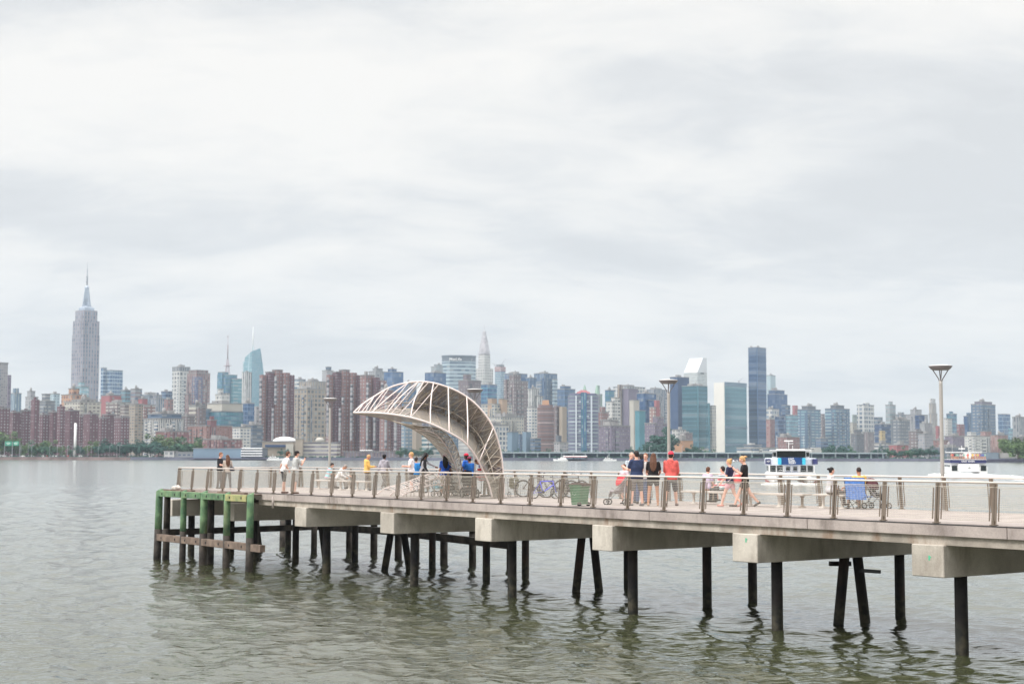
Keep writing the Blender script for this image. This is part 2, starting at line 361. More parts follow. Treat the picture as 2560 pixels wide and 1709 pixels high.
timber_pile(GX[0] - .30, FN + .55, -.12, .16, False, .1); timber_pile(GX[2] - .32, FN + .5, -.15, .16, False)
# upper green walers, lower brown walers
for a, b, c2 in ((0, 1, 0), (1, 2, 0), (2, 3, 0), (3, 4, 1)):
    bm = B(); x0, x1 = GX[a] + .12, GX[b] - .10; box(bm, ((x0 + x1) / 2, FN - .06, -.185 - .01 * a), (x1 - x0, .22, .29)); bmesh.ops.bevel(bm, geom=bm.edges[:], offset=.015, segments=1, affect='EDGES')
    o = fobj('waler', bm, m_green if not c2 else plain('yellowed_timber', rgb(176, 168, 118), .85, col2=rgb(128, 140, 96), scale=3)); 
    for q in (.22, .78):
        bm = B(); xx = x0 + (x1 - x0) * q; box(bm, (xx, FN - .18, -.2), (.055, .03, .10)); obj('bolt', bm, m_dark, o)
    bm = B(); box(bm, ((x0 + x1) / 2, FN - .02, -2.30 - .0 * a), (x1 - x0 + .1, .26, .32)); bmesh.ops.bevel(bm, geom=bm.edges[:], offset=.02, segments=1, affect='EDGES'); o = fobj('waler', bm, m_wood)
    for q in (.2, .8):
        bm = B(); box(bm, (x0 + (x1 - x0) * q, FN - .16, -2.3), (.055, .03, .09)); obj('bolt', bm, m_dark, o)
bm = B(); box(bm, (GX[4] + .65, FN + .05, -2.32), (.9, .24, .3)); fobj('waler', bm, m_wood)
# planks and dirty boards between fender and deck
bm = B(); box(bm, (5.0, -.72, -.09), (9.2, .95, .06)); box(bm, (2.0, -.85, -.03), (3.2, .2, .07), .05); box(bm, (7.6, -.7, -.03), (3, .18, .07), -.04); fobj('walk_board', bm, m_wood)
for (x, y) in ((GX[0], 3.2), (GX[0] - .1, 6.6)):
    timber_pile(x - .45, y + .9, -.45, .15, False)
for px in (874, 935, 996, 1040, 707, 1110):
    x = fu(px, 8.4); timber_pile(x, 8.4, -.4 if px > 710 else -.2, .17, px == 707)
for x in (13.6, 16.5): timber_pile(x, 8.4, -1.2, .16, False)
def waler(a, b, w, h, mat=None): bm = B(); bar(bm, a, b, h, w) if False else bar(bm, a, b, w, h); fobj('waler', bm, mat or m_wet)
waler((GX[0] - 1.3, -.6, -2.15), (GX[0] - 1.3, 8.3, -2.1), .25, .3)
waler((GX[0] - 1.3, 8.2, -2.1), (7.0, 8.2, -2.05), .25, .34); waler((7.0, 8.2, -2.06), (16.8, 8.2, -2.25), .25, .34)
# a torn hose and frayed rope hanging under the second bay
bm = B(); tube(bm, [(13.0, 1.2, -1.4), (12.9, 1.1, -2.0), (12.98, 1.1, -2.6), (12.7, 1.1, -3.0)], .014, 5); o = obj('hanging_rope', bm, m_dark, None, PA, UROT); tag(o, 'thin dark rope dangling below the pier near the leftmost piles', 'rope')
# light drain pipe beside the fender
bm = B(); tube(bm, [(GX[4] + .55, -.55, -.12), (GX[4] + .55, -.55, -.62)], .05, 10); o = obj('drain_pipe', bm, m_fascia, None, PA, UROT, True); tag(o, 'short pale drain pipe beside the right end of the green fender', 'pipe')
# pale heap of stuff on the fender's far left corner
bm = B(); bmesh.ops.create_icosphere(bm, subdivisions=3, radius=.16)
for v_ in bm.verts: v_.co = Vector((v_.co.x * 1.3, v_.co.y, max(-.1, v_.co.z * .8))) * (1 + .25 * math.sin(v_.co.x * 31) * math.cos(v_.co.y * 27))
o = obj('crumpled_sack', bm, plain('pale_sack', rgb(206, 198, 192), .8), None, pl(GX[0] + .75, FN + .55, .08), .3, True); tag(o, 'crumpled pale sack lying on the far left corner of the fender', 'sack')

# ---------------------------------------------------------------- railings
RH = 1.035; LEAN = .085; SP = 1.705
def make_post():
    bm = B()
    for s in (-.028, .028): 
        bar(bm, (s, 0, 0), (s, LEAN, RH - .03), .018, .085)
    box(bm, (0, 0, .06), (.05, .07, .12)); box(bm, (0, 0, .012), (.17, .13, .022)); box(bm, (0, LEAN * .93, RH - .06), (.05, .06, .05))
    return mesh_of('post', bm, m_post)
def make_panel(w):
    lx = lambda z: LEAN * z / RH
    a, z0, z1 = w / 2 - .13, .10, .89
    bm = B()
    for s in (-1, 1): bar(bm, (s * a, lx(z0), z0), (s * a, lx(z1), z1), .022, .03)
    for z in (z0, z1): bar(bm, (-a, lx(z), z), (a, lx(z), z), .014, .014, 1)
    fr = mesh_of('panel_frame', bm, [m_post, m_wire])
    bm = B(); n = int(2 * a / .05)
    for i in range(1, n):
        x = -a + 2 * a * i / n; bar(bm, (x, lx(z0) + .004, z0), (x, lx(z1) + .004, z1), .0036, .0036)
    n = int((z1 - z0) / .05)
    for i in range(1, n):
        z = z0 + (z1 - z0) * i / n; bar(bm, (-a, lx(z) - .004, z), (a, lx(z) - .004, z), .0066, .0066)
    return fr, mesh_of('wire_mesh', bm, m_wire)
POST = make_post(); PF, PW = make_panel(SP)
def railing(name_label, org, rz, n, lean_dir, last=None, x0=0.0, tail=0.0):
    t = empty('railing', org, rz); tag(t, name_label, 'railing')
    sp = SP
    for i in range(n + 1):
        p = link('post', POST, t, (x0 + i * sp, 0, 0), 0 if lean_dir > 0 else math.pi)
        if i < n:
            f = link('mesh_panel', PF, t, (x0 + (i + .5) * sp, 0, 0), 0 if lean_dir > 0 else math.pi)
            link('wire_mesh', PW, f)
    bm = B(); ly = LEAN * lean_dir * 1.0; tube(bm, [(-.03, ly, RH), (x0 + n * sp + tail + .03, ly, RH)], .029, 10); obj('top_rail', bm, m_rail, t, smooth=True)
    bm = B(); tube(bm, [(-.0, ly * .88, RH - .11), (x0 + n * sp + tail, ly * .88, RH - .11)], .008, 6); obj('wire', bm, m_wire, t, smooth=True)
    return t
railing('near railing of wire mesh panels along the front edge of the pier', pl(.05, -.02), UROT, 34, 1)
railing('far railing of wire mesh panels along the back edge of the pier', pl(.05, WID), UROT, 34, -1)
t = railing('short railing across the outer end of the pier', pl(-.05, .15), UROT + math.pi / 2, 4, -1)
t.scale = (.985, 1, 1)

# ---------------------------------------------------------------- benches, lamps
m_seat = plain('pale_bench_slab', rgb(206, 198, 190), .6, var=.06)
def bench(px, py, w, label, n=2, rz=UROT):
    p = onz(px, py); t = empty('bench', p, rz); tag(t, label, 'bench', 'pedestal benches on the pier')
    bm = B(); box(bm, (0, 0, .43), (w, .46, .06)); bmesh.ops.bevel(bm, geom=bm.edges[:], offset=.012, segments=2, affect='EDGES'); obj('seat', bm, m_seat, t)
    for i in range(n):
        x = 0 if n == 1 else (-.5 + i / (n - 1)) * w * .62
        bm = B(); lathe(bm, [(.15, 0), (.14, .02), (.06, .05), (.045, .12), (.045, .32), (.09, .38), (.13, .398)], 14, (x, 0, 0)); obj('pedestal', bm, m_post if n == 1 else m_seat, t, smooth=True)
    return t
bench(812, 1222, 1.9, 'pale bench with two seated people at the left part of the pier')
bench(862, 1224, 1.3, 'empty pale bench left of the man in yellow')
bench(905, 1226, 1.3, 'pale bench behind the legs of the man in yellow')
bench(1770, 1260, 2.3, 'long pale bench carrying the brown haired seated person in lilac')
bench(1912, 1266, 2.1, 'long pale bench right of the two blonde women')
bench(2006, 1268.5, .45, 'small round footed stool with a dark top on the right part of the pier', 1)
bench(2082, 1270, 1.3, 'pale bench under the dark haired woman in grey')
m_lamp = plain('lamp_pole_paint', rgb(176, 172, 168), .4, .2, var=.04)
m_dish = plain('lamp_dish_paint', rgb(132, 128, 130), .45, .2, var=.05)
m_glow = plain('frosted_lamp_top', rgb(232, 232, 230), .3, var=.02)
def lamp_post(px, py, label, h=4.46):
    p = onz(px, py); t = empty('street_lamp', p, UROT); tag(t, label, 'street lamp', 'dish lamps along the back of the pier')
    bm = B(); tube(bm, [(0, 0, 0), (0, 0, 1.2), (0, 0, h - .55), (0, 0, h - .44)], [.068, .062, .055, .05], 14); lathe(bm, [(.13, 0), (.13, .025), (.08, .03)], 14); obj('pole', bm, m_lamp, t, smooth=True)
    bm = B()
    for k in range(4):
        a = R(45 + 90 * k); c_, s_ = math.cos(a), math.sin(a)
        tube(bm, [(c_ * .03, s_ * .03, h - .52), (c_ * .06, s_ * .06, h - .40), (c_ * .22, s_ * .22, h - .14), (c_ * .23, s_ * .23, h - .10)], .016, 6)
    obj('bracket', bm, m_dish, t, smooth=True)
    bm = B(); lathe(bm, [(.02, h - .125), (.25, h - .125), (.29, h - .10), (.36, h - .015), (.365, h), (.35, h)], 28); d = obj('dish', bm, m_dish, t, smooth=False)
    bm = B(); lathe(bm, [(.33, h + .002), (.32, h + .02), (.2, h + .035), (.01, h + .04)], 24); obj('cover', bm, m_glow, d, smooth=True)
lamp_post(823, 1222, 'grey dish topped lamp post at the left part of the pier')
lamp_post(1186, 1237, 'lamp post whose dish shows just behind the curved canopy')
lamp_post(1673, 1252.5, 'tall grey dish topped lamp post behind the man in the coral hoodie')
lamp_post(2358, 1276.5, 'tallest looking lamp post alone at the right end of the pier')
# power box with cables on the deck

# ================================================================ curved steel shade canopy
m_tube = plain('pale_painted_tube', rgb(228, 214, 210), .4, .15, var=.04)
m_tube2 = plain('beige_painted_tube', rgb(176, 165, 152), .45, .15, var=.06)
def perforated(name, col, hole):
    m = bpy.data.materials.new(name); m.use_nodes = True; nt = m.node_tree; p = nt.nodes['Principled BSDF']; p.inputs['Roughness'].default_value = .55
    t = N(nt, 'ShaderNodeTexCoord'); n = N(nt, 'ShaderNodeTexNoise'); n.inputs['Scale'].default_value = 2.2; n.inputs['Detail'].default_value = 4; L(nt, t.outputs['Object'], n.inputs['Vector'])
    r = N(nt, 'ShaderNodeValToRGB'); L(nt, n.outputs['Fac'], r.inputs[0]); c = Vector(col[:3]); r.color_ramp.elements[0].position = .35; r.color_ramp.elements[1].position = .68
    r.color_ramp.elements[0].color = (*(c * .82), 1); r.color_ramp.elements[1].color = (*(c * 1.12), 1); L(nt, r.outputs[0], p.inputs['Base Color'])
    v = N(nt, 'ShaderNodeTexVoronoi'); v.inputs['Scale'].default_value = 34; L(nt, t.outputs['Object'], v.inputs['Vector'])
    L(nt, M_(nt, 'GREATER_THAN', v.outputs['Distance'], hole), p.inputs['Alpha']); return m
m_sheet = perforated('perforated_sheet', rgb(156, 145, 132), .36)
def cpath(pts, n=40):      # Catmull-Rom through picture points with their distances
    P = [at(x, y, d) for x, y, d in pts]; P = [P[0] * 2 - P[1]] + P + [P[-1] * 2 - P[-2]]; out = []
    ln = [0]
    for a, b in zip(P[1:-1], P[2:-1]): ln.append(ln[-1] + (b - a).length)
    for i in range(n + 1):
        s = ln[-1] * i / n; k = max(j for j in range(len(ln) - 1) if ln[j] <= s + 1e-9); t = (s - ln[k]) / (ln[k + 1] - ln[k])
        a, b, c, d = P[k:k + 4]
        out.append(.5 * ((2 * b) + (c - a) * t + (2 * a - 5 * b + 4 * c - d) * t * t + (3 * b - a - 3 * c + d) * t ** 3))
    return out
RB = (1240, 1246, 59.6)
Uc = cpath([(884, 1031, 58.5), (905, 1011, 58.8), (935, 991, 59.2), (975, 968, 59.7), (1020, 956, 60), (1060, 954, 60.1), (1100, 961, 60.1), (1150, 981, 60.1), (1195, 1015, 60.1), (1230, 1062, 60.1), (1250, 1120, 60.1), (1258, 1180, 60), (1261, 1246, 59.9)], 48)
Fc = cpath([(884, 1031, 58.5), (940, 1031.5, 58.1), (985, 1036, 57.9), (1030, 1044, 57.8), (1075, 1058, 57.8), (1120, 1079, 57.9), (1160, 1104, 58.2), (1188, 1138, 58.7), (1207, 1175, 59.2), (1222, 1210, 59.5), (1232, 1248, 59.6)], 48)
Bc = cpath([(884, 1031, 58.5), (940, 1026, 60.4), (1000, 1022, 61.5), (1060, 1024, 62), (1110, 1036, 62.1), (1150, 1058, 62), (1188, 1094, 61.8), (1211, 1140, 61.3), (1227, 1185, 60.8), (1244, 1243, 60.4)], 48)
Gc = cpath([(884, 1032, 58.5), (940, 1041, 60.6), (985, 1053, 61.8), (1035, 1073, 62.8), (1075, 1101, 63.6), (1103, 1135, 64.0), (1120, 1180, 64.2), (1130, 1238, 64.3)], 48)
Hc = cpath([(1035, 1072, 62.4), (1080, 1068, 61.8), (1115, 1083, 62.0), (1140, 1118, 62.6), (1154, 1165, 63.1), (1164, 1240, 63.3)], 40)
Kc = cpath([(1040, 1072, 61.5), (1085, 1082, 61.0), (1112, 1110, 61.3), (1132, 1148, 61.8), (1146, 1190, 62.1), (1154, 1243, 62.2)], 40)
base = at(1200, 1245, 61.5)
can = empty('shade_canopy', (base.x, base.y, DECK)); off = Vector(can.location)
tag(can, 'leaf shaped canopy of pale curved steel tubes arching over the pier on two legs', 'shade canopy')
def sh(ps): return [p - off for p in ps]
def seg(c, a, b): n = len(c) - 1; return c[int(round(a * n)):int(round(b * n)) + 1]
def cobj(name, bm, mat, smooth=True): return obj(name, bm, mat, can, smooth=smooth)
for c, r, m in ((Uc, .036, m_tube), (Fc, .036, m_tube), (Bc, .030, m_tube2), (Gc, .030, m_tube2), (Hc, .027, m_tube2), (Kc, .026, m_tube)):
    bm = B(); tube(bm, sh(c), r, 8); cobj('chord', bm, m)
def surf(A, Bp, name, mat, nv=6, bulge=0.0):
    A, Bp = sh(A), sh(Bp); bm = B(); n = min(len(A), len(Bp)); rows = []
    ra = lambda P, t: P[min(int(t * (len(P) - 1)), len(P) - 2)].lerp(P[min(int(t * (len(P) - 1)), len(P) - 2) + 1], t * (len(P) - 1) - min(int(t * (len(P) - 1)), len(P) - 2))
    for i in range(n):
        t = i / (n - 1); a, b = ra(A, t), ra(Bp, t); row = []
        for j in range(nv + 1):
            s = j / nv; q = a.lerp(b, s); row.append(bm.verts.new(q + Vector((0, bulge * math.sin(math.pi * s), 0))))
        rows.append(row)
    for r1, r2 in zip(rows, rows[1:]):
        for j in range(nv):
            try: bm.faces.new((r1[j], r1[j + 1], r2[j + 1], r2[j])).smooth = True
            except ValueError: pass
    return cobj(name, bm, mat)
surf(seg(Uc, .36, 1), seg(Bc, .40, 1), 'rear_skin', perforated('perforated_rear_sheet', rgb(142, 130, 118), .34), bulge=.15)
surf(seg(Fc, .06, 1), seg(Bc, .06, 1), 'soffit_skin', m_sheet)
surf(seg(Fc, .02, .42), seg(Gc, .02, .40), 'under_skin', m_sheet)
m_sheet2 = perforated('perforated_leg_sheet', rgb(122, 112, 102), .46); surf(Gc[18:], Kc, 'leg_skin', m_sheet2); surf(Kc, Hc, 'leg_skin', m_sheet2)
# white ribs across the open front
bm = B()
def cross(bm, A, a, Bp, b, r, bend=0.0):
    p = A[int(round(a * (len(A) - 1)))] - off; q = Bp[int(round(b * (len(Bp) - 1)))] - off
    m1 = p.lerp(q, .5) + Vector((bend, 0, abs(bend) * .5)); tube(bm, [p, p.lerp(q, .25) * 1 + Vector((bend, 0, abs(bend) * .5)) * .75, m1, p.lerp(q, .75) + Vector((bend, 0, abs(bend) * .5)) * .75, q], r, 6)
def near_t(c, x):
    best = min(range(len(c)), key=lambda i: abs(px_of(c[i])[0] - x)); return best / (len(c) - 1)
def px_of(p):
    q = CM.transposed() @ (Vector(p) - Vector((0, 0, EYE))); return (CX + F * q.x / -q.z, CY - F * q.y / -q.z)
for xu, xf, bd in ((905, 892, 0), (935, 902, 0), (968, 920, -.03), (1024, 930, -.05), (1046, 972, -.08), (1063, 1022, -.09), (1090, 1076, -.05), (1124, 1124, 0), (1163, 1168, .02)):
    bm = B(); cross(bm, Uc, near_t(Uc, xu), Fc, near_t(Fc, xf), .026 if xu > 1000 else .02, bd); cobj('rib', bm, m_tube)
bm = B(); 
for xu in (1200, 1222): cross(bm, Uc, near_t(Uc, xu), Bc, near_t(Bc, xu - 32), .019)
cross(bm, Uc, near_t(Uc, 1234), Fc, near_t(Fc, 1196), .024); cobj('rib', bm, m_tube)
# purlins fanning back from the tip, rear lattice and soffit lattice
bm = B()
for a, b in ((.05, .12), (.09, .2), (.14, .3), (.19, .34), (.24, .38), (.29, .42)): cross(bm, Fc, a + .02, Uc, b, .014)
for a, b in ((.08, .33), (.13, .36), (.2, .38), (.27, .42)): cross(bm, Fc, a, Bc, b, .013)
tg = at(1021, 995, 61.2) - off
for x0 in (912, 925, 942): 
    p = Fc[int(near_t(Fc, x0) * 48)] - off; tube(bm, [p, p.lerp(tg + Vector((0, 0, .25 * (x0 - 925) / 15 * -1)), 1)], .013, 5)
cobj('purlin', bm, m_tube)
bm = B(); n = 15
for i in range(n):
    a, b = .34 + .62 * i / n, .34 + .62 * (i + .5) / n
    cross(bm, Uc, a, Bc, b, .015); cross(bm, Uc, min(a + .62 / n, 1), Bc, b, .015)
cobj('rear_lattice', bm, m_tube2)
Ic = [b.lerp(u_, .22) + Vector((0, -.55, .0)) for b, u_ in zip(Bc, Uc)]
bm = B(); tube(bm, sh(Ic[12:46]), .024, 7)
for i in range(11):
    a = .28 + .64 * i / 11; b = a + .29 / 11
    cross(bm, Ic, a, Bc, b, .012); cross(bm, Ic, min(a + .64 / 11, 1), Bc, b, .012); cross(bm, Ic, a, Uc, b, .012); cross(bm, Ic, min(a + .64 / 11, 1), Uc, b, .012)
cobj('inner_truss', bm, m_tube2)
bm = B()
for i in range(16):
    a = .1 + .88 * i / 16; cross(bm, Fc, a, Bc, a + .02, .014)
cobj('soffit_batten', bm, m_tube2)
bm = B(); n = 13; Gs = Gc[18:]
for i in range(n):
    a, b = i / n, (i + .5) / n
    for P, Q in ((Gs, Kc), (Kc, Hc), (Gs, Hc)):
        cross(bm, P, a, Q, b, .019); cross(bm, P, (i + 1) / n, Q, b, .019)
    cross(bm, Gs, a, Hc, a, .014)
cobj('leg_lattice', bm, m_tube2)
bm = B()
for i in range(7):
    a = .72 + .26 * i / 7
    cross(bm, Uc, a, Fc, a + .015, .014); cross(bm, Uc, a + .26 / 7, Bc, a, .014); cross(bm, Fc, a + .02, Bc, a - .01, .014)
cobj('leg_lattice', bm, m_tube2)
bm = B()
for c in (Uc, Fc, Bc, Gc, Hc, Kc): box(bm, (c[-1] - off).xy.to_3d() + Vector((0, 0, .012)), (.22, .22, .024))
cobj('base_plate', bm, m_post, False)

# ---------------------------------------------------------------- low wave shaped truss on the deck, in front of the left leg
W1 = cpath([(941, 1236, 64.5), (963, 1220, 64.1), (990, 1212.5, 63.8), (1020, 1203, 63.2), (1052, 1191, 62.7), (1090, 1181, 62.6), (1122, 1178, 62.8)], 30)
W2 = cpath([(972, 1241.5, 62.9), (984, 1230, 62.8), (1001, 1224, 62.4), (1030, 1215, 61.9), (1052, 1207, 61.7), (1090, 1197, 61.7), (1124, 1196, 62.2)], 30)
W3 = cpath([(1001, 1243, 62.2), (1020, 1230, 61.9), (1052, 1219, 61.5), (1090, 1211, 61.4), (1126, 1210, 61.8)], 30)
low = empty('wave_truss', (at(1000, 1240, 62.8).x, 62.8, DECK)); off2 = Vector(low.location); tag(low, 'low pale wave shaped steel truss rising from the deck left of the canopy legs', 'sculpture')
for c in (W1, W2, W3):
    bm = B(); tube(bm, [p - off2 for p in c], .028, 8); obj('chord', bm, m_tube, low, smooth=True)
bm = B(); off_ = off; off = off2
for i in range(16):
    a = .18 + .8 * i / 16
    cross(bm, W1, a, W2, a, .014)
obj('rib', bm, m_tube, low, smooth=True); bm = B()
for i in range(14):
    a = .1 + .85 * i / 14
    cross(bm, W1, a, W2, min(a + .06, 1), .010); cross(bm, W2, a, W3, max(a - .06, 0), .012); cross(bm, W2, a, W3, min(a, 1), .012)
obj('lattice', bm, m_tube, low, smooth=True)
for i in range(10):
    bm = B(); a = .1 + .88 * i / 10; p = W3[int(a * 30)]; g = Vector((p.x, p.y + .1, DECK)); tube(bm, [p - off2, g - off2], .014, 6); obj('strut', bm, m_tube2, low, smooth=True)
off = off_
# blue and white scarf tied high on the right leg

# ================================================================ things standing on the deck
def paint(n, r, g, b, ro=.5, **k): return plain(n, rgb(r, g, b), ro, **k)
m_rub = paint('black_rubber', 34, 32, 34, .8); m_chrome = plain('chrome', rgb(190, 190, 192), .25, .8, var=.03)
def wheel(parent, c, r, ax='x', spokes=14, w=.028, name='wheel', rimc=None):
    """a wheel rolling along local x (axle along y)"""
    bm = B(); P = [(c[0] + r * math.cos(a), c[1], c[2] + r * math.sin(a)) for a in [2 * math.pi * i / 28 for i in range(28)]]
    tube(bm, P, w, 8, closed=True); o = obj(name, bm, m_rub, parent, smooth=True)
    bm = B(); P = [(c[0] + (r - w) * math.cos(a), c[1], c[2] + (r - w) * math.sin(a)) for a in [2 * math.pi * i / 28 for i in range(28)]]
    tube(bm, P, .010, 6, closed=True)
    for i in range(spokes):
        a = 2 * math.pi * i / spokes; bar(bm, (c[0], c[1] + (.015 if i % 2 else -.015), c[2]), (c[0] + (r - w) * math.cos(a), c[1], c[2] + (r - w) * math.sin(a)), .006, .006)
    tube(bm, [(c[0], c[1] - .04, c[2]), (c[0], c[1] + .04, c[2])], .02, 8); obj('rim', bm, rimc or m_chrome, o, smooth=True); return o
def bicycle(px, py, ang, label, col, r=.33, small=1.0, basket=False):
    p = onz(px, py); t = empty('bicycle', p, ang); tag(t, label, 'bicycle', 'bicycles parked by the canopy'); t.scale = (small,) * 3
    wheel(t, (-.52, 0, r + .01), r); wheel(t, (.52, 0, r + .01), r)
    bm = B(); bb = (-.08, 0, .30); st = (-.22, 0, .78); ht = (.36, 0, .80); hb = (.40, 0, .64); ra = (-.52, 0, r)
    for a, b, rr in ((bb, st, .024), (st, ht, .024), (bb, hb, .029), (ht, hb, .026)): tube(bm, [a, b], rr, 8)
    for s in (-.05, .05):
        tube(bm, [(bb[0], s * .6, bb[2]), (ra[0], s, ra[2] + .01)], .010, 6); tube(bm, [(st[0], s * .3, st[2] - .06), (ra[0], s, ra[2] + .01)], .009, 6)
    obj('frame', bm, col, t, smooth=True)
    bm = B()
    for s in (-.055, .055): tube(bm, [(hb[0], s * .7, hb[2]), (.45, s, .5), (.52, s, r + .01)], .013, 6)
    obj('fork', bm, m_dark if small == 1 else col, t, smooth=True)
    bm = B(); tube(bm, [ht, (.34, 0, .93)], .014, 6); tube(bm, [(.30, -.29, .97), (.36, -.2, .95), (.37, 0, .93), (.36, .2, .95), (.30, .29, .97)], .012, 6)
    for s in (-1, 1): tube(bm, [(.30, .29 * s, .97), (.24, .3 * s, .965)], .017, 6)
    obj('handlebar', bm, m_dark, t, smooth=True)
    bm = B(); tube(bm, [st, (-.25, 0, .88)], .013, 6); obj('seat_post', bm, m_chrome, t, smooth=True)
    bm = B(); rings = []
    for i in range(7):
        x = -.37 + .045 * i; w = (.075, .085, .08, .055, .035, .025, .02)[i]; rings.append([Vector((x, w * math.cos(a), .90 + .022 * math.sin(a) + (.01 if i in (0,) else 0))) for a in [2 * math.pi * k / 10 for k in range(10)]])
    loft(bm, rings); obj('saddle', bm, m_rub, t, smooth=True)
    bm = B(); tube(bm, [(bb[0], -.04, bb[2]), (bb[0], .04, bb[2])], .07, 14); tube(bm, [(bb[0], .05, bb[2]), (bb[0] + .12, .05, bb[2] - .12)], .01, 6); tube(bm, [(bb[0], -.05, bb[2]), (bb[0] - .12, -.05, bb[2] + .12)], .01, 6); box(bm, (bb[0] + .12, .09, bb[2] - .12), (.09, .07, .02)); box(bm, (bb[0] - .12, -.09, bb[2] + .12), (.09, .07, .02)); obj('crank', bm, m_dark, t, smooth=False)
    if basket:
        bm = B(); 
        for z in (.62, .72, .82, .88): 
            tube(bm, [(.42, -.17, z), (.68, -.17, z), (.68, .17, z), (.42, .17, z)], .006, 5, closed=True)
        for i in range(9):
            for y in (-.17, .17): tube(bm, [(.42 + .26 * i / 8, y, .62), (.42 + .26 * i / 8, y, .88)], .005, 4)
        obj('basket', bm, m_dark, t, smooth=True)
    return t
bicycle(1070, 1229, UROT + .5, 'dark bicycle leaning by the low wave shaped truss', paint('black_frame', 44, 42, 46, .4))
bicycle(1338, 1242, UROT + .55, 'dark bicycle left of the blue framed one at the middle of the pier', paint('brown_frame', 92, 78, 74, .4))
bicycle(1362, 1246, UROT + .95, 'small bicycle with a bright blue frame', paint('cobalt_frame', 84, 92, 226, .4), .25, .86)
bicycle(1396, 1243, UROT + .75, 'grey bicycle right of the blue framed one', paint('grey_frame', 120, 116, 124, .4))
bicycle(1428, 1245, UROT + .25, 'dark bicycle whose wheels show left of the green bin', paint('black_frame', 44, 42, 46, .4), .34, 1.0)
# three wheeled toy with a pale blue seat
t = empty('tricycle', onz(1102, 1240), UROT + .3); tag(t, 'small tricycle with a pale blue seat under the woman in the blue back print shirt', 'tricycle')
wheel(t, (.32, 0, .15), .14, spokes=8, w=.02); wheel(t, (-.25, .2, .11), .1, spokes=8, w=.02); wheel(t, (-.25, -.2, .11), .1, spokes=8, w=.02)
bm = B(); tube(bm, [(.32, 0, .15), (.22, 0, .42), (.2, 0, .52)], .016, 6); tube(bm, [(.22, 0, .38), (0, 0, .25), (-.25, 0, .12)], .018, 6); tube(bm, [(-.25, -.2, .11), (-.25, .2, .11)], .012, 6); tube(bm, [(.18, -.18, .55), (.2, 0, .52), (.18, .18, .55)], .012, 6); obj('frame', bm, paint('trike_frame', 176, 140, 128, .4), t, smooth=True)
bm = B(); box(bm, (-.12, 0, .36), (.34, .34, .12)); box(bm, (-.28, 0, .46), (.05, .34, .2)); bmesh.ops.bevel(bm, geom=bm.edges[:], offset=.03, segments=2, affect='EDGES'); obj('seat', bm, paint('pale_cyan_plastic', 128, 190, 206, .5), t, smooth=True)
# wheelchair-like pushed chairs: two mobility scooters parked between the canopy legs
def scooter(px, py, ang, label):
    t = empty('mobility_scooter', onz(px, py), ang); tag(t, label, 'scooter', 'scooters beside the canopy legs')
    wheel(t, (.45, 0, .17), .16, spokes=10, w=.03); wheel(t, (-.35, .27, .18), .17, spokes=10, w=.035); wheel(t, (-.35, -.27, .18), .17, spokes=10, w=.035)
    bm = B(); box(bm, (0, 0, .2), (.95, .42, .09)); box(bm, (-.32, 0, .32), (.42, .44, .2)); bmesh.ops.bevel(bm, geom=bm.edges[:], offset=.03, segments=2, affect='EDGES'); obj('body', bm, paint('scooter_body', 64, 60, 64, .45), t, smooth=False)
    bm = B(); box(bm, (-.25, 0, .52), (.42, .46, .09)); box(bm, (-.46, 0, .8), (.09, .44, .52), 0); bmesh.ops.bevel(bm, geom=bm.edges[:], offset=.03, segments=2, affect='EDGES'); obj('seat', bm, m_rub, t)
    bm = B(); tube(bm, [(-.25, 0, .35), (-.25, 0, .5)], .03, 8); tube(bm, [(.42, 0, .25), (.36, 0, .6), (.26, 0, .88)], .025, 8); tube(bm, [(.24, -.25, .9), (.26, 0, .88), (.24, .25, .9)], .014, 6)
    for s in (-1, 1): tube(bm, [(-.44, .26 * s, .62), (-.4, .27 * s, .72), (-.1, .27 * s, .72)], .02, 6)
    obj('tiller', bm, m_dark, t, smooth=True)
scooter(1142, 1239, UROT + .2, 'dark mobility scooter beside the left leg of the canopy')
scooter(1180, 1243, UROT - .15, 'dark scooter with bright spoked wheels between the canopy legs')
# folding shopping cart
t = empty('shopping_cart', onz(1283, 1241), UROT + .3); tag(t, 'folding wire cart with a dark net bag right of the canopy leg', 'cart')
wheel(t, (-.02, .24, .1), .095, spokes=8, w=.012); wheel(t, (-.02, -.24, .1), .095, spokes=8, w=.012)
bm = B()
for s in (-.2, .2):
    tube(bm, [(-.1, s, .12), (-.16, s, .98)], .011, 6); tube(bm, [(.22, s, .02), (.2, s, .72)], .009, 6)
tube(bm, [(-.16, -.2, .98), (-.19, 0, 1.0), (-.16, .2, .98)], .012, 6)
for z in (.3, .45, .6, .72): tube(bm, [(-.13, -.2, z), (.21, -.2, z), (.21, .2, z), (-.13, .2, z)], .006, 5, closed=True)
obj('frame', bm, m_chrome, t, smooth=True)
bm = B(); box(bm, (.04, 0, .56), (.3, .36, .44)); bmesh.ops.bevel(bm, geom=bm.edges[:], offset=.05, segments=2, affect='EDGES'); obj('net_bag', bm, paint('olive_net', 112, 108, 84, .9, scale=30, var=.4), t)
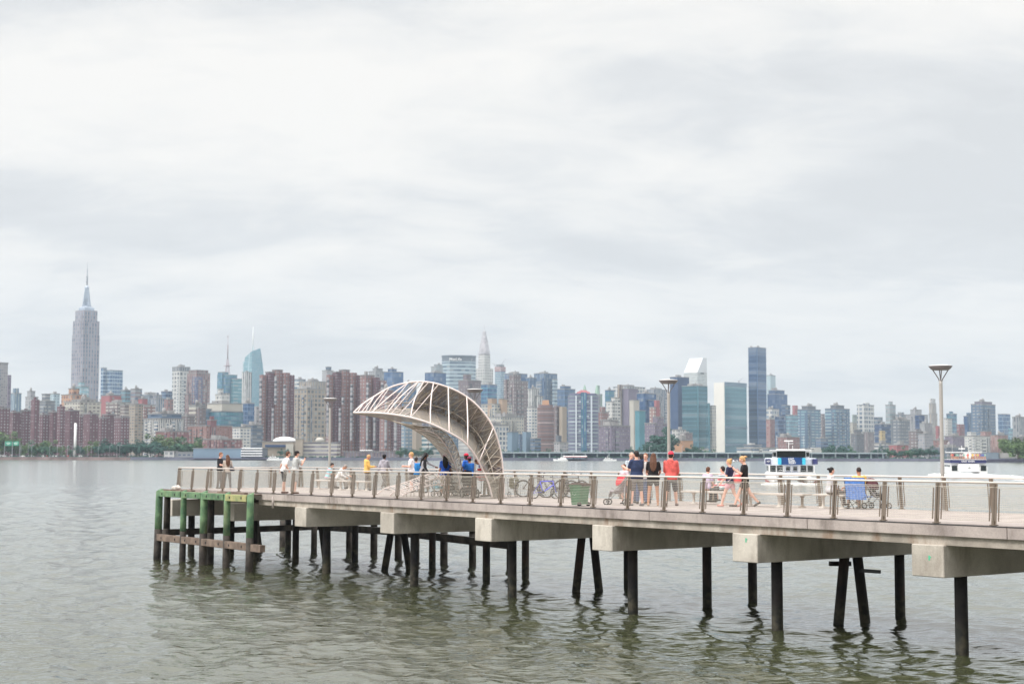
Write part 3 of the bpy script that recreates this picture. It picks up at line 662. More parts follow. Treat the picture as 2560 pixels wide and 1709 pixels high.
# red duffel on the deck between cart and legs
# green wheeled bin
t = empty('waste_bin', onz(1449, 1264), UROT + R(10)); tag(t, 'green wheeled waste bin with a brown lid against the near railing', 'bin'); t.scale = (.92, .92, .76)
bm = B(); rings = []
for z, w, d in ((.06, .44, .46), (.4, .48, .5), (.8, .53, .56), (.86, .58, .61), (.92, .58, .61)):
    a, b, r_ = w / 2, d / 2, .06; rings.append([Vector((sx * (a - r_) + r_ * math.cos(t_), sy * (b - r_) + r_ * math.sin(t_), z)) for sx, sy, a0 in ((1, 1, 0), (-1, 1, 90), (-1, -1, 180), (1, -1, 270)) for t_ in (R(a0), R(a0 + 45), R(a0 + 90))])
loft(bm, rings); obj('body', bm, paint('bin_green', 58, 122, 86, .5, bump=.1), t, smooth=False)
bm = B(); box(bm, (0, 0, .955), (.60, .64, .06)); box(bm, (.31, 0, .93), (.06, .5, .05)); bmesh.ops.bevel(bm, geom=bm.edges[:], offset=.02, segments=2, affect='EDGES'); box(bm, (0, 0, 1.0), (.42, .42, .04)); obj('lid', bm, paint('bin_lid', 86, 62, 60, .6), t)
bm = B(); tube(bm, [(.33, -.26, .86), (.37, -.2, .9), (.37, .2, .9), (.33, .26, .86)], .02, 8); obj('handle', bm, m_rub, t, smooth=True)
bm = B(); 
for s in (-1, 1): tube(bm, [(.2, .22 * s, .09), (.2, .27 * s, .09)], .09, 16)
obj('wheel', bm, m_rub, t, smooth=False)
bm = B()      # pale round mark on the front
for i in range(3):
    a = 2 * math.pi * i / 3 + .5; P = [(-.03 + .075 * math.cos(a + q * .25), -.258, .55 + .075 * math.sin(a + q * .25)) for q in range(7)]; tube(bm, P, .008, 5)
obj('emblem', bm, paint('pale_print', 190, 214, 196, .6), t, smooth=True)
# stroller
def stroller(px, py, ang, label, hood, cloth, s=1.0):
    t = empty('stroller', onz(px, py), ang); t.scale = (s,) * 3; tag(t, label, 'stroller')
    for x, y in ((.38, .2), (.38, -.2), (-.3, .24), (-.3, -.24)): wheel(t, (x, y, .1), .09, spokes=6, w=.02)
    bm = B()
    for y in (-.23, .23): tube(bm, [(.38, y * .87, .12), (.05, y, .5), (-.42, y, 1.02), (-.5, y, 1.04)], .014, 7); tube(bm, [(-.3, y, .12), (.12, y, .55), (.2, y, .62)], .013, 7)
    tube(bm, [(-.5, -.23, 1.04), (-.52, 0, 1.05), (-.5, .23, 1.04)], .017, 8); tube(bm, [(.38, -.2, .1), (.38, .2, .1)], .01, 6); tube(bm, [(-.3, -.24, .1), (-.3, .24, .1)], .01, 6)
    obj('frame', bm, plain('stroller_tube', rgb(160, 156, 158), .35, .6), t, smooth=True)
    bm = B(); rings = []
    for x, z, w, h in ((-.26, .92, .2, .05), (-.18, .72, .21, .07), (-.08, .5, .21, .08), (.08, .44, .2, .07), (.24, .45, .2, .05), (.3, .3, .18, .04)):
        rings.append([Vector((x + h * math.cos(a) * .6, w * math.sin(a), z + h * math.cos(a))) for a in [2 * math.pi * k / 12 for k in range(12)]])
    loft(bm, rings); obj('seat', bm, cloth, t, smooth=True)
    bm = B(); rings = []      # hood: a ribbed quarter dome
    for i in range(7):
        a = R(-20 + 22 * i); rr = .30; rings.append([Vector((-.2 + math.cos(a) * rr * math.sin(b) , .235 * math.cos(b), .74 + math.sin(a) * rr * math.sin(b))) for b in [math.pi * k / 8 for k in range(9)]])
    vr = [[bm.verts.new(p) for p in r] for r in rings]
    for a_, b_ in zip(vr, vr[1:]):
        for k in range(8):
            try: bm.faces.new((a_[k], a_[k + 1], b_[k + 1], b_[k]))
            except ValueError: pass
    obj('hood', bm, hood, t, smooth=True); return t
m_redc = paint('red_cloth', 214, 52, 66, .8); m_gryc = paint('grey_cloth', 150, 142, 146, .85)
stroller(1546, 1261, UROT + math.pi + .6, 'red hooded stroller in front of the man in the navy shirt', m_redc, m_gryc)
stroller(2190, 1271, UROT + .2, 'dark stroller beside the blue folding chair', paint('maroon_cloth', 84, 44, 52, .8), m_rub, .95)
# blue folding chair, seen from behind
t = empty('folding_chair', onz(2149, 1272), UROT + .2); tag(t, 'blue folding camp chair with its back to us, holding the man in yellow', 'folding chair')
m_bl = paint('blue_mesh_cloth', 86, 130, 200, .8, scale=14, var=.2)
bm = B(); rings = []
for z, y in ((.30, -.20), (.5, -.23), (.8, -.29), (1.0, -.32)):
    rings.append([Vector((-.36, y, z)), Vector((-.12, y - .03, z)), Vector((.12, y - .03, z)), Vector((.36, y, z)), Vector((.36, y + .015, z)), Vector((-.36, y + .015, z))])
loft(bm, rings); obj('backrest', bm, m_bl, t)
bm = B(); box(bm, (0, .03, .40), (.66, .46, .03)); obj('seat', bm, m_bl, t)
bm = B()
for s in (-1, 1):
    tube(bm, [(.34 * s, -.2, .02), (.34 * s, .24, .6)], .012, 6); tube(bm, [(.34 * s, .24, .02), (.36 * s, -.24, .5), (.36 * s, -.32, 1.0)], .012, 6); tube(bm, [(.36 * s, -.28, .62), (.36 * s, .25, .62)], .02, 6); tube(bm, [(.34 * s, -.2, .03), (-.34 * s, -.22, .4)], .01, 6)
obj('frame', bm, m_dark, t, smooth=True)
# low picnic-like table legs left of the canopy are benches; a red and white striped bag hangs on a scooter
bm = B(); bmesh.ops.create_icosphere(bm, subdivisions=3, radius=.24)
for v_ in bm.verts: v_.co = Vector((v_.co.x, v_.co.y * .7, v_.co.z * 1.15)); 
for f in bm.faces:
    f.material_index = 1 if int((f.calc_center_median().z + 3) / .075) % 2 else 0
o = obj('tote_bag', bm, [m_redc, paint('white_cloth', 226, 222, 222, .8)], None, onz(1203, 1243) + Vector((0, 0, .93)), 0, True); tag(o, 'plump red and white striped bag between the canopy legs at rail height', 'bag')
bm = B(); tube(bm, [(0, 0, 0), (-.05, 0, .2), (-.1, 0, .3)], .012, 6); tube(bm, [(0, 0, 0), (.0, 0, -.7)], .014, 6); obj('hook', bm, m_dark, o)
# gull flying low behind the blonde woman's head
def gull(pos, label, s=1.0, rz=0):
    t = empty('seagull', pos, rz); t.scale = (s,) * 3; tag(t, label, 'bird', 'gulls')
    bm = B(); rings = []
    for x, r_ in ((-.2, .01), (-.12, .035), (0, .05), (.1, .042), (.16, .03), (.2, .026), (.235, .008)): rings.append([Vector((x, r_ * math.cos(a), r_ * math.sin(a))) for a in [2 * math.pi * k / 8 for k in range(8)]])
    loft(bm, rings)
    for sg in (-1, 1):
        vs_ = [bm.verts.new(p) for p in ((.08, .03 * sg, .02), (.12, .25 * sg, .12), (.02, .5 * sg, .06), (-.02, .48 * sg, .055), (.0, .25 * sg, .10), (-.07, .03 * sg, .02))]
        f = bm.faces.new(vs_); r2 = bmesh.ops.extrude_face_region(bm, geom=[f]); 
        for v_ in [g for g in r2['geom'] if isinstance(g, bmesh.types.BMVert)]: v_.co.z -= .012
    obj('body', bm, paint('gull_white', 214, 214, 218, .8), t, smooth=False)
gull(at(1836, 1153, 62), 'small gull flying just left of the blonde bun', .45, .5)

# ================================================================ people
def remesh(bm, name, vox, mats, smooth_it=2, matfn=None):
    me = bpy.data.meshes.new(name); bmesh.ops.recalc_face_normals(bm, faces=bm.faces[:]); bm.to_mesh(me); bm.free()
    ob = bpy.data.objects.new('tmp', me); COL.objects.link(ob)
    md = ob.modifiers.new('r', 'REMESH'); md.mode = 'VOXEL'; md.voxel_size = vox; md.use_smooth_shade = True
    if smooth_it: s = ob.modifiers.new('s', 'SMOOTH'); s.iterations = smooth_it; s.factor = .5
    dg = bpy.context.evaluated_depsgraph_get(); ev = ob.evaluated_get(dg)
    out = bpy.data.meshes.new_from_object(ev, depsgraph=dg); out.name = name
    bpy.data.objects.remove(ob); bpy.data.meshes.remove(me)
    out.materials.clear()
    for m in mats: out.materials.append(m)
    n = len(out.polygons); out.polygons.foreach_set('use_smooth', [True] * n)
    if matfn:
        co = np.empty(n * 3, dtype=np.float32); out.polygons.foreach_get('center', co); out.polygons.foreach_set('material_index', matfn(co.reshape(-1, 3)).astype(np.int32))
    else: out.polygons.foreach_set('material_index', np.zeros(n, dtype=np.int32))
    return out
def rcone(bm, p, q, r0, r1, seg=10):
    p, q = Vector(p), Vector(q)
    if (q - p).length < 1e-4: q = p + Vector((0, 0, .001))
    x, y, d = basis(q - p); R_ = []
    for a in (-80, -45, -10): R_.append((p + d * r0 * math.sin(R(a)), r0 * math.cos(R(a))))
    for a in (10, 45, 80): R_.append((q + d * r1 * math.sin(R(a)), r1 * math.cos(R(a))))
    loft(bm, [[c + (x * math.cos(2 * math.pi * k / seg) + y * math.sin(2 * math.pi * k / seg)) * r for k in range(seg)] for c, r in R_])
def ell(bm, c, r, rot=None, sub=2):
    m = Matrix.Translation(c) @ ((rot.to_4x4()) if rot is not None else Matrix.Identity(4)) @ Matrix.Diagonal((*r, 1))
    bmesh.ops.create_icosphere(bm, subdivisions=sub, radius=1, matrix=m)
m_eye = paint('dark_eye', 40, 30, 28, .3); m_lip = paint('lips', 176, 104, 96, .6)
def skin(n): return {'pale': paint('skin_pale', 226, 176, 156, .55, var=.04), 'tan': paint('skin_tan', 196, 140, 112, .55, var=.04), 'brown': paint('skin_brown', 120, 78, 60, .55, var=.05), 'dark': paint('skin_dark', 74, 48, 40, .5, var=.05)}[n]
HAIR = {'brown': (92, 60, 44), 'dark': (44, 32, 30), 'black': (24, 20, 22), 'blond': (196, 156, 108), 'ginger': (128, 84, 60), 'grey': (150, 140, 134)}
def cloth(c):
    g = sum(c) / 3; c = tuple(int(v * .84 + g * .16) for v in c); return paint('cloth_%d_%d_%d' % c, *c, .9, scale=9, var=.16, bump=.3)
def person(pos, H, yaw, label, sk='pale', hair=('short', 'brown'), top=('tee', (200, 200, 200)), bot=('shorts', (60, 60, 60)), shoe=(60, 54, 54),
           legs=((4, 4, 4), (-4, 2, 4)), arms=((5, 8, 15, 0), (5, 8, 15, 0)), lean=0, head=(0, 0), seat=None, cap=None, wide=1.0, extra=None, fem=False, glasses=False):
    s = H / 1.75; t = empty('person', pos, R(yaw)); tag(t, label, 'person')
    RX = lambda a: Matrix.Rotation(R(a), 3, 'X')
    J = {}
    for i, sg in ((0, -1), (1, 1)):
        hf, kn, ab = legs[i]; h = Vector((.092 * sg, 0, 0)); d = RX(hf) @ (Matrix.Rotation(R(-ab * sg), 3, 'Y') @ Vector((0, 0, -1))); k = h + d * .43
        d2 = RX(hf - kn) @ (Matrix.Rotation(R(-ab * sg * .6), 3, 'Y') @ Vector((0, 0, -1))); a = k + d2 * .41; J[sg] = (h, k, a, hf - kn)
    hz_ = (seat / s + .10) if seat else -min(J[-1][2].z, J[1][2].z) + .075
    O = Vector((0, 0, hz_)); UP = RX(-lean)
    def T(p): return (O + UP @ (Vector(p) - Vector((0, 0, .90)))) * s      # upright trunk coordinates (hips at z .90) -> posed
    def P(p): return (O + Vector(p)) * s
    w = wide; sw = .165 if fem else .18
    TR = [(.80, .10, .09, 0), (.86, .165 * w, .118, 0), (.95, .168 * w, .125 * w, -.005), (1.08, (.128 if fem else .145) * w, .10 * w, .0), (1.22, (.145 if fem else .165) * w, .118 * w, .012 if fem else 0), (1.34, (sw + .0) * w, .115, .005), (1.42, sw * .86, .088, 0), (1.465, .075, .06, 0)]
    def rings(lo, hi, inf, n=16, flare=0.0):
        out = []
        zs = [lo] + [r[0] for r in TR if lo < r[0] < hi] + [hi]
        for z in zs:
            k = max(0, min(len(TR) - 2, sum(1 for r in TR if r[0] <= z) - 1)); a, b = TR[k], TR[k + 1]; f = max(0, min(1, (z - a[0]) / (b[0] - a[0])))
            rx, ry, oy = (a[j] + (b[j] - a[j]) * f for j in (1, 2, 3)); fl = flare * max(0, 1 - (z - lo) / .35)
            out.append([T(((rx + inf + fl) * math.cos(2 * math.pi * q / n), oy + (ry + inf + fl) * math.sin(2 * math.pi * q / n), z)) for q in range(n)])
        return out
    A = {}
    for i, sg in ((0, -1), (1, 1)):
        fl, ab, el, inn = arms[i]; sh_ = Vector(((sw - .005) * sg, 0, 1.395))
        d = Matrix.Rotation(R(-ab * sg), 3, 'Y') @ (RX(fl) @ Vector((0, 0, -1))) if fl < 60 else (Matrix.Rotation(R(-ab * sg * -1), 3, 'Z') @ (RX(fl) @ Vector((0, 0, -1))))
        e_ = sh_ + d * .285; d2 = Matrix.Rotation(R(inn * sg), 3, 'Z') @ (RX(el) @ d); wr = e_ + d2 * .25
        A[sg] = (T(sh_), T(e_), T(wr), (UP @ d2).normalized())
    # --- body, one continuous skin
    bm = B(); loft(bm, rings(.80, 1.465, 0))
    HR = UP @ (Matrix.Rotation(R(head[1]), 3, 'Z') @ RX(-head[0])); hc = T((0, .012, 1.50)) + HR @ (Vector((0, .012, .125)) * s)
    rcone(bm, T((0, -.005, 1.42)), hc - HR @ Vector((0, .02, .05)) * s, .058 * s, .052 * s)
    def hp(x, y, z): return hc + HR @ (Vector((x, y, z)) * s)
    ell(bm, hp(0, 0, .01), (.076 * s, .094 * s, .105 * s), HR); ell(bm, hp(0, .028, -.062), (.055 * s, .06 * s, .056 * s), HR)
    ell(bm, hp(0, .098, -.018), (.013 * s, .018 * s, .022 * s), HR, 1); ell(bm, hp(0, .088, .022), (.05 * s, .012 * s, .01 * s), HR, 1)
    for sg in (-1, 1): ell(bm, hp(.077 * sg, -.005, -.012), (.012 * s, .02 * s, .032 * s), HR, 1)
    for sg in (-1, 1):
        h, k, a, ang = J[sg]; h, k, a = P(h), P(k), P(a)
        rcone(bm, h, k, .088 * s * w, .056 * s); rcone(bm, k, k.lerp(a, .35), .054 * s, .058 * s); rcone(bm, k.lerp(a, .3), a, .058 * s, .036 * s)
        fd = RX(min(0, ang) * .6 if not seat else 0) @ Vector((0, 1, 0)); rcone(bm, a - Vector((0, .03 * s, .03 * s)), a + fd * .15 * s - Vector((0, 0, .045 * s)), .036 * s, .028 * s)
        S_, E_, W_, D_ = A[sg]
        rcone(bm, S_, E_, .052 * s * w, .040 * s); rcone(bm, E_, E_.lerp(W_, .3), .040 * s, .042 * s); rcone(bm, E_.lerp(W_, .25), W_, .042 * s, .027 * s)
        x, y, d = basis(D_); sd = x if abs(x.y) > abs(y.y) else y; ot = d.cross(sd).normalized()
        pc = W_ + d * .045 * s; rcone(bm, W_, W_ + d * .075 * s, .028 * s, .030 * s)
        for q in range(4):
            r0 = W_ + d * .075 * s + sd * (.0195 * (q - 1.5)) * s; l = (.06, .072, .068, .052)[q] * s; m1 = r0 + (d * .9 + ot * .25).normalized() * l * .6; rcone(bm, r0, m1, .0095 * s, .009 * s, 6); rcone(bm, m1, m1 + (d * .6 + ot * .75).normalized() * l * .5, .009 * s, .008 * s, 6)
        r0 = W_ + d * .025 * s + sd * .026 * s; m1 = r0 + (d * .6 + sd * .7 + ot * .2).normalized() * .035 * s; rcone(bm, r0, m1, .012 * s, .010 * s, 6); rcone(bm, m1, m1 + (d * .9 + ot * .4).normalized() * .028 * s, .010 * s, .009 * s, 6)
    iv = HR.transposed()
    def mf(co):
        loc = (co - np.array(hc)) @ np.array(iv).T / s; out = np.zeros(len(co))
        for sg in (-1, 1): out[((loc[:, 0] - .03 * sg) ** 2 / .014 ** 2 + (loc[:, 2] - .004) ** 2 / .007 ** 2 < 1) & (loc[:, 1] > .05)] = 1
        out[(np.abs(loc[:, 0]) < .024) & (np.abs(loc[:, 2] + .062) < .006) & (loc[:, 1] > .05)] = 2; return out
    link('body', remesh(bm, 'body', .0095, [skin(sk), m_eye, m_lip], 1, mf), t)
    # --- clothes
    if bot:
        kind, col = bot; bm = B()
        if kind in ('shorts', 'trousers'):
            loft(bm, rings(.80, 1.0, .014))
            for sg in (-1, 1):
                h, k, a, _ = J[sg]; h, k, a = P(h), P(k), P(a)
                if kind == 'shorts': rcone(bm, h, h.lerp(k, .86), .104 * s * w, .088 * s)
                else: rcone(bm, h, k, .100 * s * w, .073 * s); rcone(bm, k, k.lerp(a, .92), .073 * s, .058 * s)
        elif kind == 'short_shorts':
            loft(bm, rings(.80, 1.0, .014))
            for sg in (-1, 1): h, k, a, _ = J[sg]; h, k = P(h), P(k); rcone(bm, h, h.lerp(k, .42), .104 * s, .098 * s)
        else:
            loft(bm, rings(.86, 1.02, .014)); n = 16
            k = (P(J[-1][1]) + P(J[1][1])) / 2; tp = T((0, 0, .92)); b_ = tp.lerp(k, .95 if kind == 'skirt' else 1.3)
            loft(bm, [[c + Vector((rx * s * math.cos(2 * math.pi * q / n), ry * s * math.sin(2 * math.pi * q / n), 0)) for q in range(n)] for c, rx, ry in ((tp, .17, .13), (tp.lerp(b_, .4), .2, .17), (b_, .21, .2))])
        link(kind if kind != 'short_shorts' else 'shorts', remesh(bm, kind, .013, [cloth(col)], 2), t)
    if top:
        kind, col = top[0], top[1]; bm = B(); lowz = {'tank': .93}.get(kind, .86)
        loft(bm, rings(lowz, 1.455, .016 if kind != 'hoodie' else .028, flare=.012))
        for sg in (-1, 1):
            S_, E_, W_, D_ = A[sg]
            if kind in ('tee',): rcone(bm, S_, S_.lerp(E_, .66), .068 * s * w, .062 * s)
            elif kind in ('long', 'hoodie'): i_ = 1.0 if kind == 'long' else 1.12; rcone(bm, S_, E_, .066 * s * w * i_, .054 * s * i_); rcone(bm, E_, E_.lerp(W_, .93), .054 * s * i_, .040 * s * i_)
        if kind == 'hoodie': ell(bm, T((0, -.075, 1.44)), (.12 * s, .07 * s, .075 * s), UP); ell(bm, T((0, -.1, 1.39)), (.085 * s, .05 * s, .07 * s), UP)
        mats = [cloth(col)]; fn = None
        if len(top) > 2:      # printed or striped cloth
            mats += [cloth(c_) for c_ in top[3:]]; md = top[2]
            UPi = np.array(UP.transposed()); o_ = np.array(O)
            def fn(co):
                l = (co / s - o_) @ UPi.T; l[:, 2] += .90; out = np.zeros(len(co))
                if md == 'stripes': out = np.floor((l[:, 2] + 5) / .055) % len(mats)
                elif md == 'backprint': out[(((l[:, 0]) / .085) ** 2 + ((l[:, 2] - 1.27) / (.045 + .03 * np.abs(np.sin(l[:, 0] * 40)))) ** 2 < 1) & (l[:, 1] < 0)] = 1
                elif md == 'vest': out[(np.abs(l[:, 0]) < sw * .93) & (l[:, 2] < 1.36)] = 1
                elif md == 'chest': out[(((l[:, 0] - .03) / .06) ** 2 + ((l[:, 2] - 1.33) / .035) ** 2 < 1) & (l[:, 1] > 0)] = 1
                return out
        link({'tee': 'shirt', 'tank': 'shirt', 'long': 'sweater', 'hoodie': 'hoodie'}[kind], remesh(bm, 'top', .012, mats, 2, fn), t)
    if shoe:
        for sg in (-1, 1):
            a = P(J[sg][2]); ang = J[sg][3]; fd = RX(min(0, ang) * .7 if not seat else 0) @ Vector((0, 1, 0)); bm = B()
            rcone(bm, a - fd * .045 * s - Vector((0, 0, .032 * s)), a + fd * .155 * s - Vector((0, 0, .04 * s)), .045 * s, .036 * s); link('shoe', remesh(bm, 'shoe', .012, [cloth(shoe)], 1), t)
    # --- hair and headgear
    st, hcol = hair; hm = paint('hair_' + hcol, *HAIR[hcol], .7, scale=40, var=.25)
    if st != 'bald':
        bm = B(); ell(bm, hp(0, -.018, .032), (.088 * s, .1 * s, .1 * s), HR); ell(bm, hp(0, -.05, -.02), (.08 * s, .06 * s, .075 * s), HR)
        if st == 'curly':
            for q in range(26):
                a, b = q * 2.4, math.acos(1 - q / 20 if q < 34 else -1); v_ = Vector((math.sin(b) * math.cos(a), math.sin(b) * math.sin(a), math.cos(b)))
                if v_.y > .3 and v_.z < .55: continue
                ell(bm, hp(v_.x * .085, v_.y * .095 - .02, v_.z * .1 + .02), (.03 * s,) * 3, None, 1)
        if st in ('long', 'dreads'):
            for x, l, r_ in ((0, .36, .045), (-.045, .33, .034), (.045, .33, .034), (-.075, .26, .024), (.075, .26, .024)):
                p0 = hp(x, -.07, 0); p1 = T((x * 1.25, -.115, 1.42)); p2 = T((x * 1.2, -.155 * max(w, 1), 1.50 - l)); rcone(bm, p0, p1, r_ * 1.1 * s, r_ * 1.2 * s, 8); rcone(bm, p1, p2, r_ * 1.2 * s, r_ * .5 * s, 8)
            if st == 'dreads':
                for x in (-.09, .09): rcone(bm, hp(x, -.0, -.0), T((x * 1.2, .06, 1.22)), .022 * s, .018 * s, 6); ell(bm, hp(0, -.03, .08), (.075 * s, .08 * s, .05 * s), HR)
        if st == 'bun': ell(bm, hp(0, -.105, .085), (.045 * s, .042 * s, .042 * s), HR)
        if st == 'highbun': ell(bm, hp(0, -.13, .05), (.05 * s, .05 * s, .045 * s), HR); rcone(bm, hp(0, -.14, .05), hp(.02, -.19, .03), .03 * s, .018 * s, 6)
        if st == 'pony': rcone(bm, hp(0, -.11, .05), hp(0, -.15, -.06), .035 * s, .032 * s, 8); rcone(bm, hp(0, -.15, -.06), hp(0, -.13, -.22), .032 * s, .014 * s, 8)
        me = remesh(bm, 'hair', .011, [hm], 1)
        # open the face
        bb = bmesh.new(); bb.from_mesh(me); dl = []
        for f in bb.faces:
            l = iv @ (f.calc_center_median() - hc) / s
            if l.y > .028 and -.14 < l.z < .055 and abs(l.x) < .07 or l.y > .075 and l.z < .07: dl.append(f)
        bmesh.ops.delete(bb, geom=dl, context='FACES'); bb.to_mesh(me); bb.free(); link('hair', me, t)
    elif hcol:
        bm = B(); ell(bm, hp(0, -.012, .014), (.0785 * s, .094 * s, .1065 * s), HR, 3)
        for f in [f for f in bm.faces if (iv @ (f.calc_center_median() - hc) / s).y > .03 or (iv @ (f.calc_center_median() - hc) / s).z < -.03]: bm.faces.remove(f)
        obj('hair', bm, hm, t, smooth=True)
    if cap:
        bm = B(); cm = cloth(cap[0]); ell(bm, hp(0, -.012, .052), (.093 * s, .108 * s, .082 * s), HR, 3)
        for f in [f for f in bm.faces if (iv @ (f.calc_center_median() - hc) / s).z < .028]: bm.faces.remove(f)
        if cap[1]:
            cy_ = 1 if cap[1] > 0 else -1
            v_ = [bm.verts.new(hp(.078 * math.cos(a), cy_ * (.06 + .10 * math.sin(a)), .035 - .012 * math.sin(a))) for a in [math.pi * k / 8 for k in range(9)]]; v2 = [bm.verts.new(Vector(q.co) + HR @ Vector((0, 0, .008))) for q in v_]
            bm.faces.new(v_); bm.faces.new(v2[::-1])
        obj('cap', bm, cm, t, smooth=True)
    if glasses:
        bm = B()
        for sg in (-1, 1): box(bm, (0, 0, 0), (.05, .006, .03), 0, 0, Matrix.Translation(hp(.032 * sg, .1, .004)) @ HR.to_4x4()); bar(bm, hp(.058 * sg, .1, .008), hp(.078 * sg, 0, .004), .005, .005)
        obj('glasses', bm, m_eye, t)
    if extra: extra(t, T, P, A, hp, s)
    return t, A, T
def dp(x, y): return onz(x, y)
def bag_strap(col):
    def f(t, T, P, A, hp, s):
        bm = B(); tube(bm, [T((.14, -.05, 1.45)), T((.05, -.15, 1.3)), T((-.12, -.155, 1.08)), T((-.2, -.03, .95)), T((-.1, .13, 1.1)), T((.1, .11, 1.38)), T((.14, -.0, 1.465))], .014 * s, 6); ob = obj('bag_strap', bm, cloth(col), t, smooth=True)
    return f
def hand_item(nm, label, cat, size, col, A, root, side, off=(0, 0, 0), lab=None):
    S_, E_, W_, D_ = A[side]; p = W_ + D_ * .1 + Vector(off); bm = B(); box(bm, (0, 0, 0), size); bmesh.ops.bevel(bm, geom=bm.edges[:], offset=min(size) * .25, segments=2, affect='EDGES')
    w = Matrix.Translation(root.location) @ Matrix.Rotation(root.rotation_euler.z, 4, 'Z') @ p
    o = obj(nm, bm, paint(nm + '_skin', *col, .4), None, w, root.rotation_euler.z); tag(o, label, cat); return o
RIGHT, LEFT, AWAY, TOUS = -90, 90, 0, 180
stand = ((3, 3, 4), (-3, 2, 4)); walk1 = ((24, 8, 1), (-16, 22, 1)); walk2 = ((-18, 20, 1), (22, 6, 1))
# far left couple
person(dp(549, 1221), 1.80, RIGHT - 10, 'young man in a black tee at the outer end of the pier, facing his companion', 'pale', ('short', 'ginger'), ('tee', (38, 38, 46)), ('trousers', (84, 78, 80)), legs=stand, arms=((20, 6, 70, 20), (20, 6, 70, 20)), head=(12, 0))
pw = person(dp(568, 1222.5), 1.68, AWAY + 20, 'woman with long brown hair and a beige cardigan at the outer end of the pier', 'pale', ('long', 'brown'), ('long', (196, 180, 168)), ('trousers', (82, 84, 92)), (206, 180, 170), legs=((6, 4, 5), (-4, 3, 5)), arms=((22, 6, 80, 30), (12, 14, 60, 20)), head=(10, 15), fem=True, wide=1.05)
bm = B(); lathe(bm, [(.03, -.10), (.11, -.09), (.13, .02), (.09, .1), (.02, .11)], 14, sy=.5); o = obj('shoulder_bag', bm, paint('navy_leather', 44, 46, 66, .6), None, pw[0].location + Vector((.24, -.06, .98)), .4, True); tag(o, 'navy shoulder bag at the hip of the woman in the beige cardigan', 'bag')
bm = B(); tube(bm, [(-.05, 0, .1), (-.12, .0, .3), (-.16, .02, .43)], .01, 6); obj('strap', bm, paint('navy_leather', 44, 46, 66, .6), o, smooth=True)
# two men
person(dp(709, 1232.5), 1.86, AWAY - 62, 'brown haired man in a white tee and dark shorts at the near railing', 'pale', ('short', 'brown'), ('tee', (214, 212, 214)), ('shorts', (64, 62, 66)), (120, 96, 88), legs=((8, 6, 3), (-4, 2, 3)), arms=((-16, 26, 40, -10), (-10, 14, 60, 30)), lean=14, head=(-8, 0))
r_ = person(dp(737, 1233), 1.85, AWAY - 60, 'man in a grey tee and black cap holding something up to his face', 'pale', ('short', 'dark'), ('tee', (182, 184, 184)), ('shorts', (176, 172, 172)), (110, 80, 70), legs=stand, arms=((25, 8, 105, 25), (40, 10, 110, 35)), lean=4, cap=((32, 30, 34), 1), wide=1.1)
hand_item('camera', 'small camera held to the face of the man in the black cap', 'camera', (.12, .05, .07), (40, 36, 38), r_[1], r_[0], 1, (-.02, .0, .02))
# two people on the bench
person(dp(818, 1222), 1.62, RIGHT + 12, 'seated person with short dark hair and a pale blue and pink top', 'pale', ('short', 'dark'), ('tee', (150, 206, 216), 'stripes', (150, 206, 216), (150, 206, 216), (232, 150, 170)), ('trousers', (176, 170, 170)), legs=((78, 70, 6), (84, 82, 6)), arms=((30, 8, 60, 20), (35, 8, 50, 20)), seat=.46, lean=16, head=(14, 0))
person(dp(845, 1223), 1.66, RIGHT - 24, 'seated person in a white shirt bent forward beside the one in pale blue', 'tan', ('short', 'grey'), ('long', (224, 220, 220)), ('trousers', (168, 160, 156)), legs=((86, 80, 8), (80, 60, 8)), arms=((50, 8, 60, 20), (50, 8, 40, 20)), seat=.46, lean=30, head=(24, 0))
# man in yellow, hooded man, man in white
r_ = person(dp(917, 1226), 1.72, RIGHT + 8, 'shaven headed man in a yellow hoodie looking down at his phone', 'tan', ('bald', 'blond'), ('hoodie', (238, 186, 92)), ('trousers', (98, 86, 84)), legs=stand, arms=((18, 4, 72, 25), (26, 4, 66, 25)), head=(26, 0))
hand_item('phone', 'dark phone in the hands of the man in yellow', 'phone', (.07, .13, .012), (40, 40, 44), r_[1], r_[0], 1)
person(dp(960, 1224), 1.76, AWAY - 28, 'man in a grey hoodie and black cap walking away beside the wave truss', 'brown', ('short', 'black'), ('hoodie', (164, 160, 172)), ('trousers', (74, 72, 80)), (190, 184, 184), legs=walk1, arms=((-24, 10, 18, 0), (26, 8, 20, 0)), cap=((30, 28, 34), -1), wide=1.05)
person(dp(1028, 1230), 1.80, LEFT + 8, 'curly blond man in a white tee and sunglasses facing left', 'pale', ('curly', 'blond'), ('tee', (232, 226, 232)), ('shorts', (92, 84, 84)), legs=stand, arms=((16, 6, 80, 20), (10, 6, 80, 20)), glasses=True)
# the woman with dreadlocks, arm stretched out
person(dp(1057, 1232), 1.80, RIGHT + 6, 'person with long black dreadlocks and black sleeves pointing to the right', 'brown', ('dreads', 'black'), ('long', (30, 28, 34), 'vest', (158, 156, 162)), ('trousers', (120, 116, 120)), legs=stand, arms=((66, 6, 6, 4), (10, 8, 30, 0)), lean=8, head=(4, 20))
person(dp(1040, 1229), 1.58, AWAY - 10, 'person in a bright blue tee mostly hidden behind the one with dreadlocks', 'tan', ('short', 'dark'), ('tee', (36, 132, 214)), ('trousers', (70, 70, 90)))
